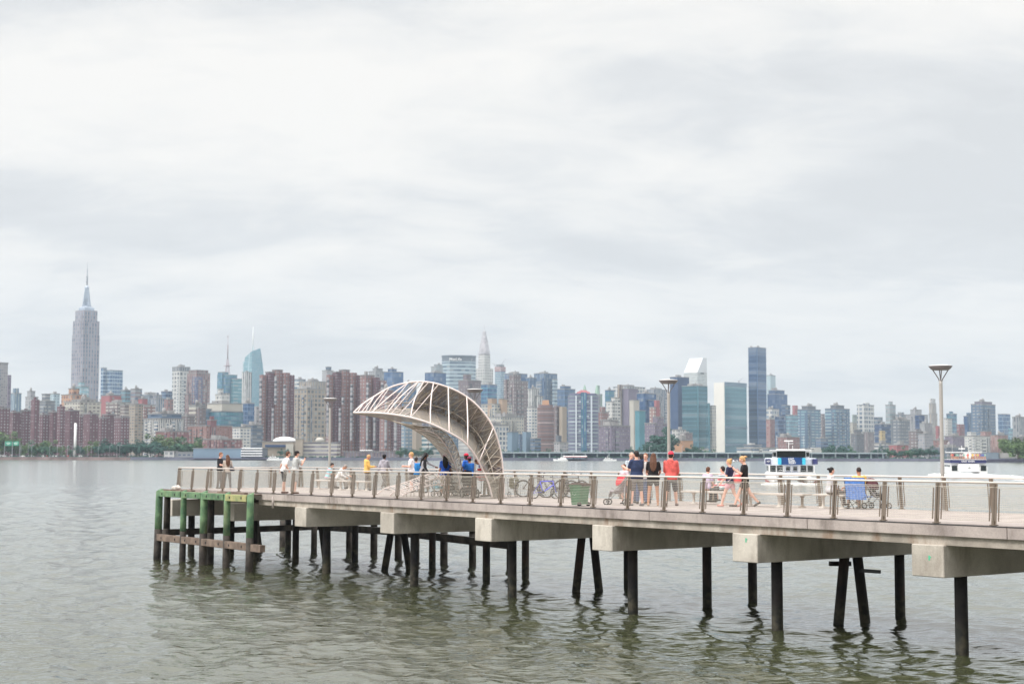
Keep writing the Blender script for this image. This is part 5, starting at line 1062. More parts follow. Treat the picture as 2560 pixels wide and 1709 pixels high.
# name | label | boxes | distance | wall | glass | style
ROWS = '''
apartment_tower|tall tan slab tower at the very left edge|-34,14,907|1560|stone|dgrey|fine
office_tower|narrow purple brown tower just right of the tan slab at the left edge|10,23,937|1700|purple|dgrey|punch
apartment_tower|grey blue tower with a rounded tank on top at the far left|20,50,983;28,43,970|2300|slate|ice|rib
old_tower|white stepped old tower with a small turret at the far left|60,92,992;64,84,978|2500|stone|dgrey|fine
apartment_tower|grey tower behind the dark stepped block at the left|120,146,984|2600|ice|slate|punch
apartment_tower|dark stepped block with pale floor bands left of the great spired tower|94,134,1002;101,122,985|2100|dgrey|grey|band
loft_building|peach coloured block with a raised centre at the foot of the spired tower|150,213,986;168,195,971|1950|peach|brick|grid
office_tower|pale green glass block with a dark cap in front of the spired tower|184,218,966;191,208,955|2300|pteal|ice|glass
loft_building|long cream block with a row of lit openings on its top floor|158,250,1004;176,238,999|1800|cream|brown|wide
office_tower|grey glass tower with a blue strip down its corner right of the spired tower|248,303,925;248,262,919|3200|ice|blue|glass
apartment_building|block with a long red roof storey right of the spired tower|250,300,988,rose,rose,blank;246,302,998|2150|pinkbrick|dgrey|punch
apartment_building|long block with cream balcony bands behind the brick towers|262,330,1006|1850|brown|cream|balc
office_building|low teal glass block beside a brown one at the left|298,326,975|2500|teal|dgrey|glass
office_building|brown flat block between the teal one and the dark long one|323,352,972|2450|brown|slate|band
office_building|long low dark block on the skyline left of the white grid tower|348,402,986|2900|dgrey|slate|band
apartment_building|brick block with white floor bands and a red roof house|338,386,1012;343,366,996,rose,rose,blank|1950|brick|white|balc
old_tower|grey ribbed tower with a small pyramid cap|373,408,996;379,402,988;386,394,981|2200|stone|slate|rib
office_building|blue grey block with a dark side left of the white grid tower|400,428,978|2700|sky|navy|glass
apartment_building|small red brown stepped block under the white grid tower|406,431,998|2300|brick|dgrey|punch
office_tower|white gridded office tower with a ribbed grey crown|427,471,927;427,472,917,grey,dgrey,rib|3000|white|dgrey|grid
apartment_tower|white dark striped tower right of the teal antenna tower|602,627,930|3050|white|dgrey|rib
apartment_building|brown apartment block with a pale roof slab left of the big glass hall|484,513,1018;470,512,1013,cream,brown,band|1760|brown|dgrey|punch
office_building|grey blue glass block right of the big glass hall|606,634,1008|1850|slate|blue|glass
old_building|small beige arched block left of the first brick tower pair|632,650,1015|1900|stone|brown|punch
apartment_tower|tan tower with a wide blank flank between the brick towers and the ribbed hospital|320,356,1010|1640|tan|dgrey|wide
apartment_building|brown banded block beside the tan tower|298,324,1012|1680|brown|cream|band
hospital|wide hospital with tall white fins above and banded windows below|356,460,1046,white,dgrey,rib;358,459,1078,white,slate,band;368,452,1034,slate,slate,band|1560|white|dgrey|rib
apartment_building|grey brown block between the ribbed hospital and the pink brick hospital|452,486,1040|1700|brown|grey|wide
school|long dark red brick building with a white end wall behind the trees|388,472,1078|1500|redbrick|pinkbrick|grid
hospital|wide pink brick hospital wing with a pale centre strip|468,580,1064;516,540,1050,redbrick,dgrey,blank;522,534,1040,redbrick,dgrey,blank|1600|pinkbrick|brick|punch
brick_building|low dark red brick building just above the pale blue shed|505,606,1098|1470|redbrick|pinkbrick|grid
clinic|pale grey building with large dark windows right of the pink brick hospital|580,626,1068|1530|white|slate|wide
office_building|dark grey blue block just left of the first brick towers|612,656,1062|1600|dgrey|slate|band
hospital_tower|wide beige hospital slab with regular dark windows|727,820,972|1900|tan|dgrey|grid
office_tower|beige roof house block rising behind the beige hospital slab|745,818,953|2300|tan|stone|rib
old_tower|pale concrete tower with a round dark lantern behind the second brick towers|803,832,926;812,826,917,dgrey,slate,band|3000|stone|stone|blank
office_building|small white block left of the second brick towers|733,762,948|2600|white|slate|band
office_tower|octagonal grey tower behind the third brick tower|920,962,928;930,955,921|3000|stone|grey|rib
office_tower|plain blue glass tower behind the third brick tower|958,1007,929;968,990,922|2800|blue|blue|glass
office_tower|dark blue glass slab in front of the wide curved roofed slab|1061,1114,931|2950|navy|blue|glass
office_building|pale shoulder building left of the wide lettered slab|1076,1106,916;1084,1104,911|3300|grey|ice|rib
apartment_tower|pinkish brown stepped tower under the wide lettered slab|1145,1202,950;1157,1177,936|2550|brown|purple|punch
office_tower|teal glass block beneath the silver spired tower|1202,1242,961|2450|teal|blue|glass
office_tower|dark blue slab behind the twin peaked brown tower|1261,1318,933|3100|navy|blue|glass
office_tower|blue grey block between the twin peaked brown tower and the dark slab|1314,1340,944|2950|slate|blue|rib
apartment_tower|twin peaked brown residential tower right of the spired one|1259,1320,952;1272,1302,936;1259,1276,948|2300|brown|stone|punch
apartment_complex|pale stepped apartment block with terracotta roof houses|1203,1281,1010;1219,1242,996,sand,sand,blank;1246,1268,997,sand,sand,blank|2000|cream|slate|wide
apartment_complex|lower cream apartment block with many small windows right of the canopy|1216,1310,1042|1900|cream|slate|punch
apartment_complex|pale lower wing with dotted windows directly right of the canopy leg|1200,1272,1062|1750|white|slate|grid
apartment_tower|left of two plain blue grey slabs behind the far shore|1268,1296,1079|1650|sky|sky|blank
apartment_tower|right of two plain blue grey slabs behind the far shore|1306,1328,1079|1650|sky|sky|blank
apartment_building|dark gap building between the two plain blue grey slabs|1292,1310,1084|1720|slate|dgrey|fine
office_building|mint and white banded office block seen under the canopy|1050,1112,1066|1750|white|teal|band
apartment_building|beige pillar like block left of the mint banded office|1030,1054,1050|1700|tan|sand|blank
apartment_building|grey green apartment block right of the last brick tower|998,1034,1052|1750|sky|white|wide
office_building|pale banded block seen between the canopy legs|1146,1206,1096|1600|grey|white|band
apartment_building|greyish block behind the canopy arch|1096,1166,1046|2050|slate|ice|punch
apartment_tower|bluish glass tower seen through the open ribs of the canopy|1002,1040,958|2500|blue|slate|glass
apartment_tower|lavender grey block behind the canopy ribs|1040,1080,985|2600|purple|grey|punch
apartment_tower|white ribbed tower stepping down to the right|1317,1348,972;1335,1358,990|2500|white|dgrey|rib
office_tower|dark wide office slab with a paler banded front block|1335,1393,933,slate,blue,rib;1335,1382,954,grey,slate,band;1380,1394,948,ice,slate,band|3000|slate|blue|rib
office_tower|blue glass block with a raised centre right of the dark wide slab|1393,1438,972;1400,1427,965|2850|blue|slate|glass
apartment_tower|slim white apartment tower left of the rust coloured round one|1317,1346,1018|2050|white|slate|wide
apartment_building|low brown stepped block at the foot of the slim white tower|1326,1352,1096|1640|slate|dgrey|band
apartment_tower|beige slab with a blank end wall right of the rust coloured round one|1398,1417,1016,tan,tan,blank;1384,1402,1014,brown,dgrey,punch|1880|tan|dgrey|blank
old_building|ornate pale old apartment house with a dark mansard on the far shore|1385,1420,1106;1390,1404,1088,dgrey,stone,blank|1560|stone|dgrey|punch
office_tower|pale green stone tower behind the purple banded tower|1487,1506,985;1491,1500,963|3300|green|green|blank
apartment_tower|brown terraced block with a pyramid shaped cap right of the purple tower|1492,1522,1030;1500,1514,1016|1950|brick|stone|punch
apartment_complex|brown block with vertical white trim on its upper floors|1500,1546,1050|1900|brown|stone|rib
apartment_complex|wide plain brown apartment block with two dark vertical slots|1494,1576,1064|1750|purple|brown|fine
office_tower|plain purple slab tower with a cream stripe|1554,1596,971;1544,1557,961,tan,brown,rib|2600|purple|purple|blank
office_tower|wide white gridded tower whose top shows behind the purple slab|1533,1614,966|3000|white|slate|grid
office_tower|navy glass tower with a lower step on its right|1593,1641,983;1612,1642,1000|2500|navy|blue|glass
apartment_tower|plain cream slab between the purple and navy towers|1574,1599,1000|2250|cream|cream|blank
old_building|small white stepped block with dark windows among the brown ones|1515,1552,1004;1528,1550,994|2300|white|dgrey|wide
office_building|dark teal small tower left of the white stepped block|1513,1536,975|2850|blue|teal|glass
office_building|round topped teal building in front of the navy glass tower|1588,1614,1026|2150|teal|teal|blank
apartment_tower|pink and white old tower left of the third lamp post|1624,1652,1018;1636,1650,1000,rose,rose,blank|2250|pinkbrick|white|punch
office_tower|pale ribbed tower left of the third lamp post|1612,1670,973|3200|stone|slate|rib
apartment_tower|large brown gabled block behind the third lamp post|1612,1672,1058;1632,1660,1042|1800|purple|brown|fine
office_tower|dark blue flat topped tower behind the third lamp post|1676,1724,942|2950|navy|navy|blank
office_building|white gridded low block in front of the teal glass towers|1680,1716,1074|2200|white|dgrey|grid
apartment_building|low brown block in front of the teal glass towers|1702,1732,1082|2100|brown|brown|punch
ventilation_building|windowless orange tan block near the far shore|1686,1733,1100|1500|peach|sand|blank
apartment_building|tall thin beige block between the teal glass and the white edged slab|1774,1791,1014|2950|cream|stone|wide
office_building|narrow dark purple building left of the white edged glass slab|1784,1796,1030|3100|purple|slate|band
office_tower|faint pale tower fading in the haze right of the black slab|1919,1941,938|4000|ice|ice|blank
office_tower|deep blue glass tower right of the black slab|1920,1970,985;1923,1963,975|3050|navy|blue|glass
office_building|white gridded block with a plain right flank under the deep blue tower|1917,1949,1022|2800|white|slate|grid
apartment_building|tan and pink narrow block right of the black slab's foot|1916,1940,1048|2700|pinkbrick|rose|punch
apartment_tower|dark glass tower with a flared ribbed crown right of the black slab|1938,1962,1041|2650|slate|navy|glass
apartment_tower|pale blue glass tower left of the twin dark towers|1958,1996,1037;1956,1977,1013,slate,navy,band|2700|pteal|sky|glass
apartment_tower|pink old tower left of the twin dark towers|1982,1996,1013|3000|rose|pinkbrick|punch
apartment_tower|left one of the twin dark glass towers with angled tops|1995,2053,1023;2006,2041,1015,dgrey,dgrey,blank|2750|slate|pteal|balc
apartment_tower|right one of the twin dark glass towers with angled tops|2064,2126,1021;2078,2112,1013,dgrey,dgrey,blank|2800|slate|pteal|balc
apartment_building|plain brown block between the twin dark glass towers|2051,2067,1046;2053,2063,1034|2950|brown|grey|punch
office_building|pale green tower left of the white gridded tower|2132,2146,1036|3100|green|grey|rib
apartment_tower|beige narrow tower left of the white gridded tower|2124,2146,1056|2900|cream|tan|punch
apartment_tower|white tower with one gridded side and a rounded roof house|2144,2187,1012;2159,2176,1006|2850|white|slate|grid
apartment_tower|dark octagonal block standing before the white gridded tower|2128,2161,1084;2136,2154,1074|2100|dgrey|brown|fine
apartment_tower|slim brown ribbed block right of the dark octagonal one|2158,2186,1080|2200|brown|stone|rib
office_building|grey block left of the stepped pale tower|2187,2208,1043|2900|grey|slate|band
office_building|navy low block left of the stepped pale tower|2188,2228,1060|2700|navy|navy|band
apartment_building|small yellow tan old block beneath the navy one|2198,2214,1076|2500|yellow|brown|punch
apartment_tower|pale stepped tower with a narrow dark top|2216,2241,1012;2223,2234,1003|2900|grey|ice|band
apartment_tower|dark slab with scattered bright windows right of the stepped pale tower|2231,2276,1049|2400|dgrey|grey|wide
office_building|greyish block behind the slab with scattered bright windows|2240,2266,1036;2246,2262,1030|2900|grey|slate|punch
office_building|wide pale block with a domed roof house left of the slender beige tower|2264,2322,1036;2278,2306,1024|3000|stone|grey|punch
office_tower|dark blue block in front of the wide pale one|2289,2313,1037|2600|navy|navy|glass
apartment_building|pale ribbed block beneath the slender beige tower|2300,2332,1058|2500|grey|stone|rib
skyscraper|slender beige tower with a paler narrowed top left of the last lamp post|2324,2345,1034;2325,2343,1008;2327,2341,996,white,stone,rib|3400|tan|stone|rib
apartment_tower|teal stepped tower just right of the last lamp post|2368,2394,1034;2375,2385,1028|2900|teal|slate|glass
apartment_tower|small white tower in front of the teal stepped one|2362,2382,1046|2600|white|grey|fine
apartment_building|reddish block left of the last lamp post|2340,2356,1064|2500|rose|brown|punch
apartment_building|brick block left of the dark blue tower on the right|2393,2413,1060|2500|redbrick|brown|punch
office_tower|dark blue tower with an angular top at the right|2411,2433,1040;2418,2431,1031,slate,dgrey,punch|2750|navy|blue|glass
apartment_tower|large grey green tower with a purple roof band at the right|2430,2491,1010;2439,2483,1004,purple,purple,blank|2600|slate|grey|wide
office_tower|bright blue and pale glass tower standing alone at the right|2497,2528,1035;2497,2514,1034,blue,navy,glass|2850|sky|blue|glass
apartment_building|low stepped glass block at the foot of the bright blue tower|2522,2534,1070|2700|pteal|sky|glass
apartment_tower|grey ribbed tower at the right edge|2533,2572,1042|2600|grey|dgrey|rib
apartment_building|brown block at the foot of the grey ribbed tower at the right edge|2532,2575,1092|2200|brown|stone|punch
apartment_tower|pale stepped apartment block with dotted windows at the right|2405,2476,1090;2419,2442,1079|2150|white|slate|fine
apartment_tower|pink brick apartment block behind the pale stepped one|2452,2480,1078|2300|pinkbrick|rose|punch
apartment_tower|rosy brick block right of the pale stepped apartments|2478,2521,1087|2200|pinkbrick|pinkbrick|rib
apartment_building|grey brown stepped block above the trees left of the last lamp post|2272,2318,1078;2286,2304,1072|2100|brown|grey|wide
apartment_building|tan block with two dark vertical recesses above the trees|2296,2334,1084|2000|stone|slate|fine
apartment_building|brown block with a white roof terrace near the last lamp post|2334,2372,1100|1900|brick|brown|punch
apartment_building|wide plum brown block right of the last lamp post|2362,2412,1090|2000|purple|brown|fine
apartment_building|low red brick row above the right hand trees|2222,2272,1112|1800|rose|brick|punch
apartment_building|grey low block with white balconies above the right hand trees|2186,2226,1108|1850|dgrey|white|balc
apartment_building|plain grey brown block behind the second ferry|2330,2420,1118|1780|dgrey|slate|punch
apartment_building|dark brown block right of the black slab's foot|1944,2000,1092|2100|brick|brown|punch
apartment_building|blue grey block low between the twin dark towers|2040,2070,1096|2200|slate|navy|band
'''
for row in ROWS.strip().split('\n'):
    nm, lb, bx, D, wall, glass, sty = row.split('|'); bs = []
    for b in bx.split(';'):
        q = b.split(','); bs.append((float(q[0]), float(q[1]), float(q[2])) + tuple(q[3:6]))
    T_(nm, lb, bs, float(D), wall, glass, sty)

# ---- maroon housing estate of many cross shaped brick towers at the far left
hp_ = [(-20, 22, 1020, 'partly cut off by the left edge'), (14, 52, 1030, 'second from the left edge'), (48, 78, 1026, 'left of the tallest one'), (74, 96, 998, 'tallest and slimmest one'), (92, 122, 1036, 'paler one right of the tallest'), (118, 148, 1030, 'with a recessed dark middle'), (140, 160, 1015, 'slim one behind the white chimney'), (156, 196, 1026, 'behind the white chimney'), (188, 214, 1040, 'right of the white chimney'), (206, 244, 1034, 'below the spired tower'), (240, 268, 1044, 'between two taller ones'), (253, 288, 1036, 'with a row of pale windows'), (284, 322, 1042, 'rightmost of the estate')]
for i, (a, b, y, w) in enumerate(hp_):
    rt, inf = T_('housing_block', 'maroon brick housing tower, ' + w, [(a, b, y), (a + (b - a) * .3, a + (b - a) * .62, y - 5)], 1500 + (i * 37) % 110, 'maroon', 'brown' if i % 2 else 'stone', 'punch', grp='maroon brick housing towers')

# ---- slender brick tower clusters with recessed slots and pale balconies
def brick_cluster(label, D, shafts, stems):
    T_('apartment_tower', label, shafts, D, 'brick', 'dgrey', 'brickw', grp='clusters of slender brick towers')
    root = [o for o in bpy.data.objects if o.get('label') == label][0]
    for x, y0, y1 in stems:      # columns of pale balconies standing off the brick
        p = at(x, y0, D - 9) - root.location; zt, zb = at(x, y0, D - 9).z, at(x, y1, D - 9).z; bm = B(); uvl = bm.loops.layers.uv.new('UVMap'); prism(bm, uvl, [p + XL * a_ * 2.6 + YL * b_ * 1.4 for a_, b_ in ((0, 0), (0, 1), (-1, 1), (-1, 0))], zb, zt); obj('balcony_stack', bm, [fmat('stone', 'dgrey', 'balcs'), m_roof], root)
for x0, nm in ((0, 'first cluster of slender brick towers, left of the beige hospital slab'), (168, 'second cluster of slender brick towers, right of the beige hospital slab')):
    brick_cluster(nm, 1660 if x0 == 0 else 1640, [(646 + x0, 664 + x0, 936), (661 + x0, 684 + x0, 930, 'maroon', 'dgrey', 'fine'), (678 + x0, 704 + x0, 925), (702 + x0, 723 + x0, 931), (719 + x0, 734 + x0, 937, 'maroon', 'dgrey', 'punch')], [(690 + x0, 940 + x0 * .3, 1010), (653 + x0, 945, 1090), (683 + x0, 1020, 1110), (712 + x0, 960, 1100)])
brick_cluster('third cluster of slender brick towers, just left of the tip of the canopy', 1630, [(898, 934, 938), (930, 948, 943, 'maroon', 'dgrey', 'fine'), (942, 965, 950)], [(920, 955, 1120), (938, 1000, 1120), (957, 955, 1120)])
brick_cluster('fourth cluster of slender brick towers, behind the tip of the canopy', 1600, [(948, 982, 975), (976, 1003, 982, 'maroon', 'stone', 'fine')], [(966, 990, 1120), (990, 1000, 1125)])

# ---- generic maker for custom towers in true plan
def ctower(name, label, x, D, cat='skyscraper'):
    p = at(x, 1137, D); o = empty(name, (p.x, p.y, 0), TH); tag(o, label, cat); return o
def cpart(root, name, sections, mat, top=None, cap=True):
    """stacked (halfw, halfd, z) sections lofted; prism with UVs"""
    bm = B(); uvl = bm.loops.layers.uv.new('UVMap')
    for (w0, d0, z0), (w1, d1, z1) in zip(sections, sections[1:]):
        if z1 - z0 < .01: continue
        P = lambda w, d: [Vector((-w, -d, 0)), Vector((w, -d, 0)), Vector((w, d, 0)), Vector((-w, d, 0))]
        prism(bm, uvl, P(w0, d0), z0, z1, taper=P(w1, d1))
    return obj(name, bm, [mat, top or m_roof], root)
def mpx(D): return D / F      # metres per source pixel
# the great spired stone tower
D = 3600; k = mpx(D); rt = ctower('skyscraper', 'tallest stone skyscraper with stepped shoulders, tapering crown and needle spire', 208, D); Z = lambda y, x=208: zat(x, y, D)
stone = fmat('stone', 'dgrey', 'rib')
KC['lime'] = (166, 156, 164); m_e = fmat('lime', 'dgrey', 'rib'); ST['es'] = (7.6, 9.0, .45, .80, .06, 0); m_e = fmat('lime', 'slate', 'es')
A1 = 34 * k / 1.41 * 1.0
cpart(rt, 'shaft', [(A1, A1, 2.6), (A1, A1, Z(838))], m_e); cpart(rt, 'shaft', [(A1 * .94, A1 * .97, Z(838)), (A1 * .94, A1 * .97, Z(803))], m_e)
cpart(rt, 'shaft', [(A1 * .66, A1 * 1.03, 2.6), (A1 * .66, A1 * 1.03, Z(806))], m_e); cpart(rt, 'shaft', [(A1 * 1.03, A1 * .62, 2.6), (A1 * 1.03, A1 * .62, Z(806))], m_e)
cpart(rt, 'shaft', [(A1 * .80, A1 * .80, Z(803)), (A1 * .80, A1 * .80, Z(777))], m_e); cpart(rt, 'shaft', [(A1 * .5, A1 * .86, Z(803)), (A1 * .5, A1 * .86, Z(782))], m_e)
m_al = plain('aluminium_crown', rgb(168, 178, 192), .4, .3, scale=.1, var=.08)
cpart(rt, 'crown', [(A1 * .56, A1 * .56, Z(777)), (A1 * .56, A1 * .56, Z(770)), (A1 * .34, A1 * .34, Z(766)), (A1 * .33, A1 * .33, Z(763))], m_al, m_al)
bm = B(); lathe(bm, [(5.6, Z(763)), (5.2, Z(740)), (4.6, Z(724)), (5.4, Z(722)), (5.2, Z(717)), (2.2, Z(714)), (1.5, Z(713))], 12)
for q in range(4):
    c_, s_ = math.cos(q * math.pi / 2), math.sin(q * math.pi / 2); f0 = [bm.verts.new(p) for p in ((c_ * 11 - s_ * 1.5, s_ * 11 + c_ * 1.5, Z(764)), (c_ * 11 + s_ * 1.5, s_ * 11 - c_ * 1.5, Z(764)), (c_ * 5.4 + s_ * 1.2, s_ * 5.4 - c_ * 1.2, Z(724)), (c_ * 5.4 - s_ * 1.2, s_ * 5.4 + c_ * 1.2, Z(724)))]
    f = bm.faces.new(f0); r2 = bmesh.ops.extrude_face_region(bm, geom=[f])
    for g in r2['geom']:
        if isinstance(g, bmesh.types.BMVert): g.co -= Vector((c_, s_, 0)) * 5
obj('mast_tower', bm, m_al, rt)
bm = B(); lathe(bm, [(1.6, Z(714)), (1.5, Z(695)), (1.0, Z(690)), (.9, Z(672)), (.35, Z(670)), (.25, Z(655))], 8)
for y in (705, 699, 693): lathe(bm, [(2.4, Z(y)), (2.4, Z(y) + 2)], 8)
obj('spire', bm, plain('spire_steel', rgb(140, 142, 152), .5, .3), rt)
# silver scalloped spire tower
D = 3550; k = mpx(D); rt = ctower('skyscraper', 'slim pale tower with an arched silver crown and a long needle', 1210, D); Z = lambda y: zat(1210, y, D)
CELL = 2.2; m_c = fmat('white', 'dgrey', 'fine'); a = 15 * k / 1.41
cpart(rt, 'base', [(22 * k / 1.41, 22 * k / 1.41, 2.6), (22 * k / 1.41, 22 * k / 1.41, Z(921))], fmat('white', 'dgrey', 'punch')); CELL = 1.0
cpart(rt, 'shaft', [(a, a, Z(925)), (a, a, Z(893)), (a * .97, a * .97, Z(893)), (a * .97, a * .97, Z(885))], m_c)
m_s = plain('silver_crown', rgb(196, 192, 196), .35, .35, scale=.08, var=.2)
bm = B()      # arched gables stepping back on each face
for i, (w, y0, y1) in enumerate(((.97, 888, 868), (.84, 876, 857), (.68, 864, 848), (.52, 852, 838), (.36, 840, 827))):
    for rot in (0, math.pi / 2):
        n = 9; P_ = [(a * w * math.cos(math.pi * q / n), Z(y0) + (Z(y1) - Z(y0)) * math.sin(math.pi * q / n)) for q in range(n + 1)]
        for sgn in (1,):
            v1 = [bm.verts.new(Matrix.Rotation(rot, 3, 'Z') @ Vector((x, -a * w, z))) for x, z in P_]; v2 = [bm.verts.new(Matrix.Rotation(rot, 3, 'Z') @ Vector((x, a * w, z))) for x, z in P_]
            bm.faces.new(v1); bm.faces.new(v2[::-1])
            for q in range(n): bm.faces.new((v1[q], v1[q + 1], v2[q + 1], v2[q]))
obj('crown', bm, m_s, rt)
bm = B(); lathe(bm, [(a * .33, Z(842)), (a * .2, Z(835)), (a * .09, Z(826)), (.5, Z(815)), (.3, Z(809))], 8); obj('needle', bm, m_s, rt)
# wide lettered slab with eight sides
D = 3480; k = mpx(D); rt = ctower('skyscraper', 'wide eight sided grey slab with white lettering under a dark roof band', 1146, D); rt.rotation_euler = (0, 0, R(12)); Z = lambda y: zat(1146, y, D)
def octo(w, d, c): return [Vector(p).to_3d() for p in ((-w + c, -d), (w - c, -d), (w, -d * .2), (w, d * .2), (w - c, d), (-w + c, d), (-w, d * .2), (-w, -d * .2))]
W = 42.5 * k
bm = B(); uvl = bm.loops.layers.uv.new('UVMap'); ST['slabband'] = (9, 8.4, 1.0, .45, .1, .1); prism(bm, uvl, octo(W, 22, 14), 2.6, Z(904)); obj('shaft', bm, [fmat('ice', 'slate', 'slabband'), m_roof], rt)
m_band = plain('dark_roof_band', rgb(104, 112, 124), .6, scale=.05)
bm = B(); uvl = bm.loops.layers.uv.new('UVMap'); prism(bm, uvl, octo(W * .995, 21.5, 14), Z(904), Z(892)); cr_ = obj('roof_band', bm, [m_band, m_band], rt)
bm = B(); uvl = bm.loops.layers.uv.new('UVMap'); prism(bm, uvl, octo(W * 1.02, 23, 14), Z(892), Z(889)); obj('roof_edge', bm, [m_band, m_band], rt)
def text(body, size, mat, parent, loc, rot, depth=.1, name='lettering', al='CENTER'):
    c = bpy.data.curves.new(name, 'FONT'); c.body = body; c.size = size; c.extrude = depth; c.align_x = al; c.offset = size * .012; tmp = bpy.data.objects.new('tmp', c); COL.objects.link(tmp)
    dg = bpy.context.evaluated_depsgraph_get(); me = bpy.data.meshes.new_from_object(tmp.evaluated_get(dg), depsgraph=dg); bpy.data.objects.remove(tmp); me.materials.clear(); me.materials.append(mat); o = bpy.data.objects.new(name, me); COL.objects.link(o); o.parent = parent; o.location = loc; o.rotation_euler = rot; return o
m_let = plain('white_letters', rgb(240, 240, 240), .5, var=.01)
text('MetLife', 9.5, m_let, rt, (-W * .30, -22.4, Z(902.5)), (math.pi / 2, 0, 0), .5)
bm = B()
for s in (-1, 1):
    for q in (0, 1): bar(bm, (W * .62 + s * 1.6, -20.3, Z(902)), (W * .62 + s * 1.6 * -.1, -20.3, Z(894)), 1.0, .5); bar(bm, (W * .62 + s * 3.2, -20.1, Z(898)), (W * .62, -20.1, Z(902.5)), .9, .5)
obj('emblem', bm, m_let, rt)
# tower under construction, with crane
D = 3300; k = mpx(D); rt = ctower('office_tower', 'unfinished pale glass tower with red netting near its top', 1250, D); Z = lambda y: zat(1250, y, D); a = 13.5 * k / 1.41
cpart(rt, 'glass_shaft', [(a, a, 2.6), (a, a, Z(928))], fmat('ice', 'sky', 'glass')); cpart(rt, 'netting', [(a * 1.02, a * 1.02, Z(928)), (a * 1.02, a * 1.02, Z(917))], fmat('rose', 'white', 'band')); cpart(rt, 'top_frame', [(a * .6, a * .9, Z(917)), (a * .6, a * .9, Z(911))], fmat('grey', 'dgrey', 'rib'))
m_cr = plain('crane_grey', rgb(168, 168, 176), .6)
def crane(x, y0, y1, D, jx, jy, label):
    p = at(x, y0, D); o = empty('crane', p); tag(o, label, 'crane', 'tower cranes'); zt = at(x, y1, D).z - p.z; bm = B()
    for sx in (-1, 1):
        for sy in (-1, 1): bar(bm, (sx, sy, 0), (sx, sy, zt), .5, .5)
    z = 0; 
    while z < zt - 3: bar(bm, (-1, -1, z), (1, -1, z + 3), .3, .3); bar(bm, (1, -1, z), (-1, -1, z + 3), .3, .3); z += 3
    obj('mast', bm, m_cr, o); q = at(jx, jy, D) - p; bm = B()
    for off_2 in (-.9, .9): bar(bm, (0, off_2, zt), (q.x, off_2, q.z), .6, .6)
    bar(bm, (0, 0, zt + 2), (q.x * .5, 0, zt + (q.z - zt) * .5 + 2), .4, .4); bar(bm, (0, 0, zt), (-q.x * .3, 0, zt + 1), 1.6, 1.6); obj('jib', bm, m_cr, o)
crane(1238, 917, 914, 3310, 1230, 906, 'small tower crane left on top of the unfinished tower'); crane(1256, 912, 909, 3320, 1264, 896, 'pale tower crane with a raised jib above the unfinished tower')
crane(1848, 957, 953, 3400, 1858, 943, 'small tower crane behind the white edged glass slab')
# slanted roof white tower
D = 3700; k = mpx(D); rt = ctower('skyscraper', 'white tower with a steeply slanted roof behind the teal glass towers', 1740, D); Z = lambda y: zat(1740, y, D)
p, a, b = footprint(1711, 1745, 1769, D); o = p - Vector(rt.location); o.rotate(Matrix.Rotation(-TH, 3, 'Z'))
bm = B(); uvl = bm.loops.layers.uv.new('UVMap')
pts = [Vector((o.x, o.y, 0)), Vector((o.x, o.y + b, 0)), Vector((o.x - a, o.y + b, 0)), Vector((o.x - a, o.y, 0))]
prism(bm, uvl, pts, 2.6, Z(930)); obj('shaft', bm, [fmat('white', 'ice', 'band'), m_roof], rt)
m_w = plain('white_metal_roof', rgb(206, 208, 212), .5, .0, scale=.03, var=.03)
zt, zl = Z(893), Z(930); bm = B(); x0_, x1_, y0_, y1_ = o.x - a, o.x, o.y, o.y + b
V = [bm.verts.new(q) for q in ((x0_, y0_, zl), (x1_, y0_, zl), (x1_, y1_, zl), (x0_, y1_, zl), (x1_, y0_ + b * .0 + .6 * b, zt), (x1_, y1_, zt), (x0_, y1_, zt), (x0_, y0_ + .6 * b, zt))]
for f in ((0, 1, 4, 7), (4, 5, 6, 7), (1, 2, 5, 4), (0, 7, 6, 3), (2, 3, 6, 5)): bm.faces.new([V[i] for i in f])
obj('slanted_roof', bm, m_w, rt); bm = B(); box(bm, (x1_ + .3, y0_ + b * .5, zl - 2), (.6, b * .35, 3)); obj('louvre', bm, m_dark, rt)
# teal glass pair
D = 2900; k = mpx(D)
for (q0, q1, y, lb) in ((1680, 1708, 968, 'left and narrower one of the two teal glass towers'), (1706, 1770, 964, 'right and wider one of the two teal glass towers')):
    T_('glass_tower', lb, [(q0, q1, y)] + ([(1766, 1776, 1007)] if q0 > 1700 else []), D + (60 if q0 < 1700 else 0), 'teal', 'teal', 'smooth', xm=.6 if q0 > 1700 else .45, grp='teal glass towers')
# white edged green glass slab
D = 3050; T_('glass_slab', 'broad slab of green blue glass with a blank white end wall', [(1788, 1868, 957)], D, 'teal', 'pteal', 'smooth', xm=.30, pent=False)
rt = [o for o in bpy.data.objects if o.get('label', '').startswith('broad slab of green')][0]; p, a, b = footprint(1788, 1812, 1868, D); o_ = p - rt.location
bm = B(); h = zat(1812, 955.5, D); q = o_ - XL * a / 2 - YL * .8; box(bm, (q.x, q.y, h / 2 + 1), (a + 1.6, 1.6, h - 2), TH); q = o_ + XL * .2 + YL * b / 2; obj('end_wall', bm, plain('white_marble', rgb(226, 222, 214), .6, scale=.05, var=.03), rt)
bm = B(); 
for y, hh in ((959, 8), (1068, 5), (1111, 5)):
    q = o_ + XL * .5 + YL * (b / 2); box(bm, (q.x, q.y, zat(1840, y, D)), (1.2, b - 1, hh), TH)
obj('louvre_band', bm, fmat('sky', 'grey', 'rib'), rt)
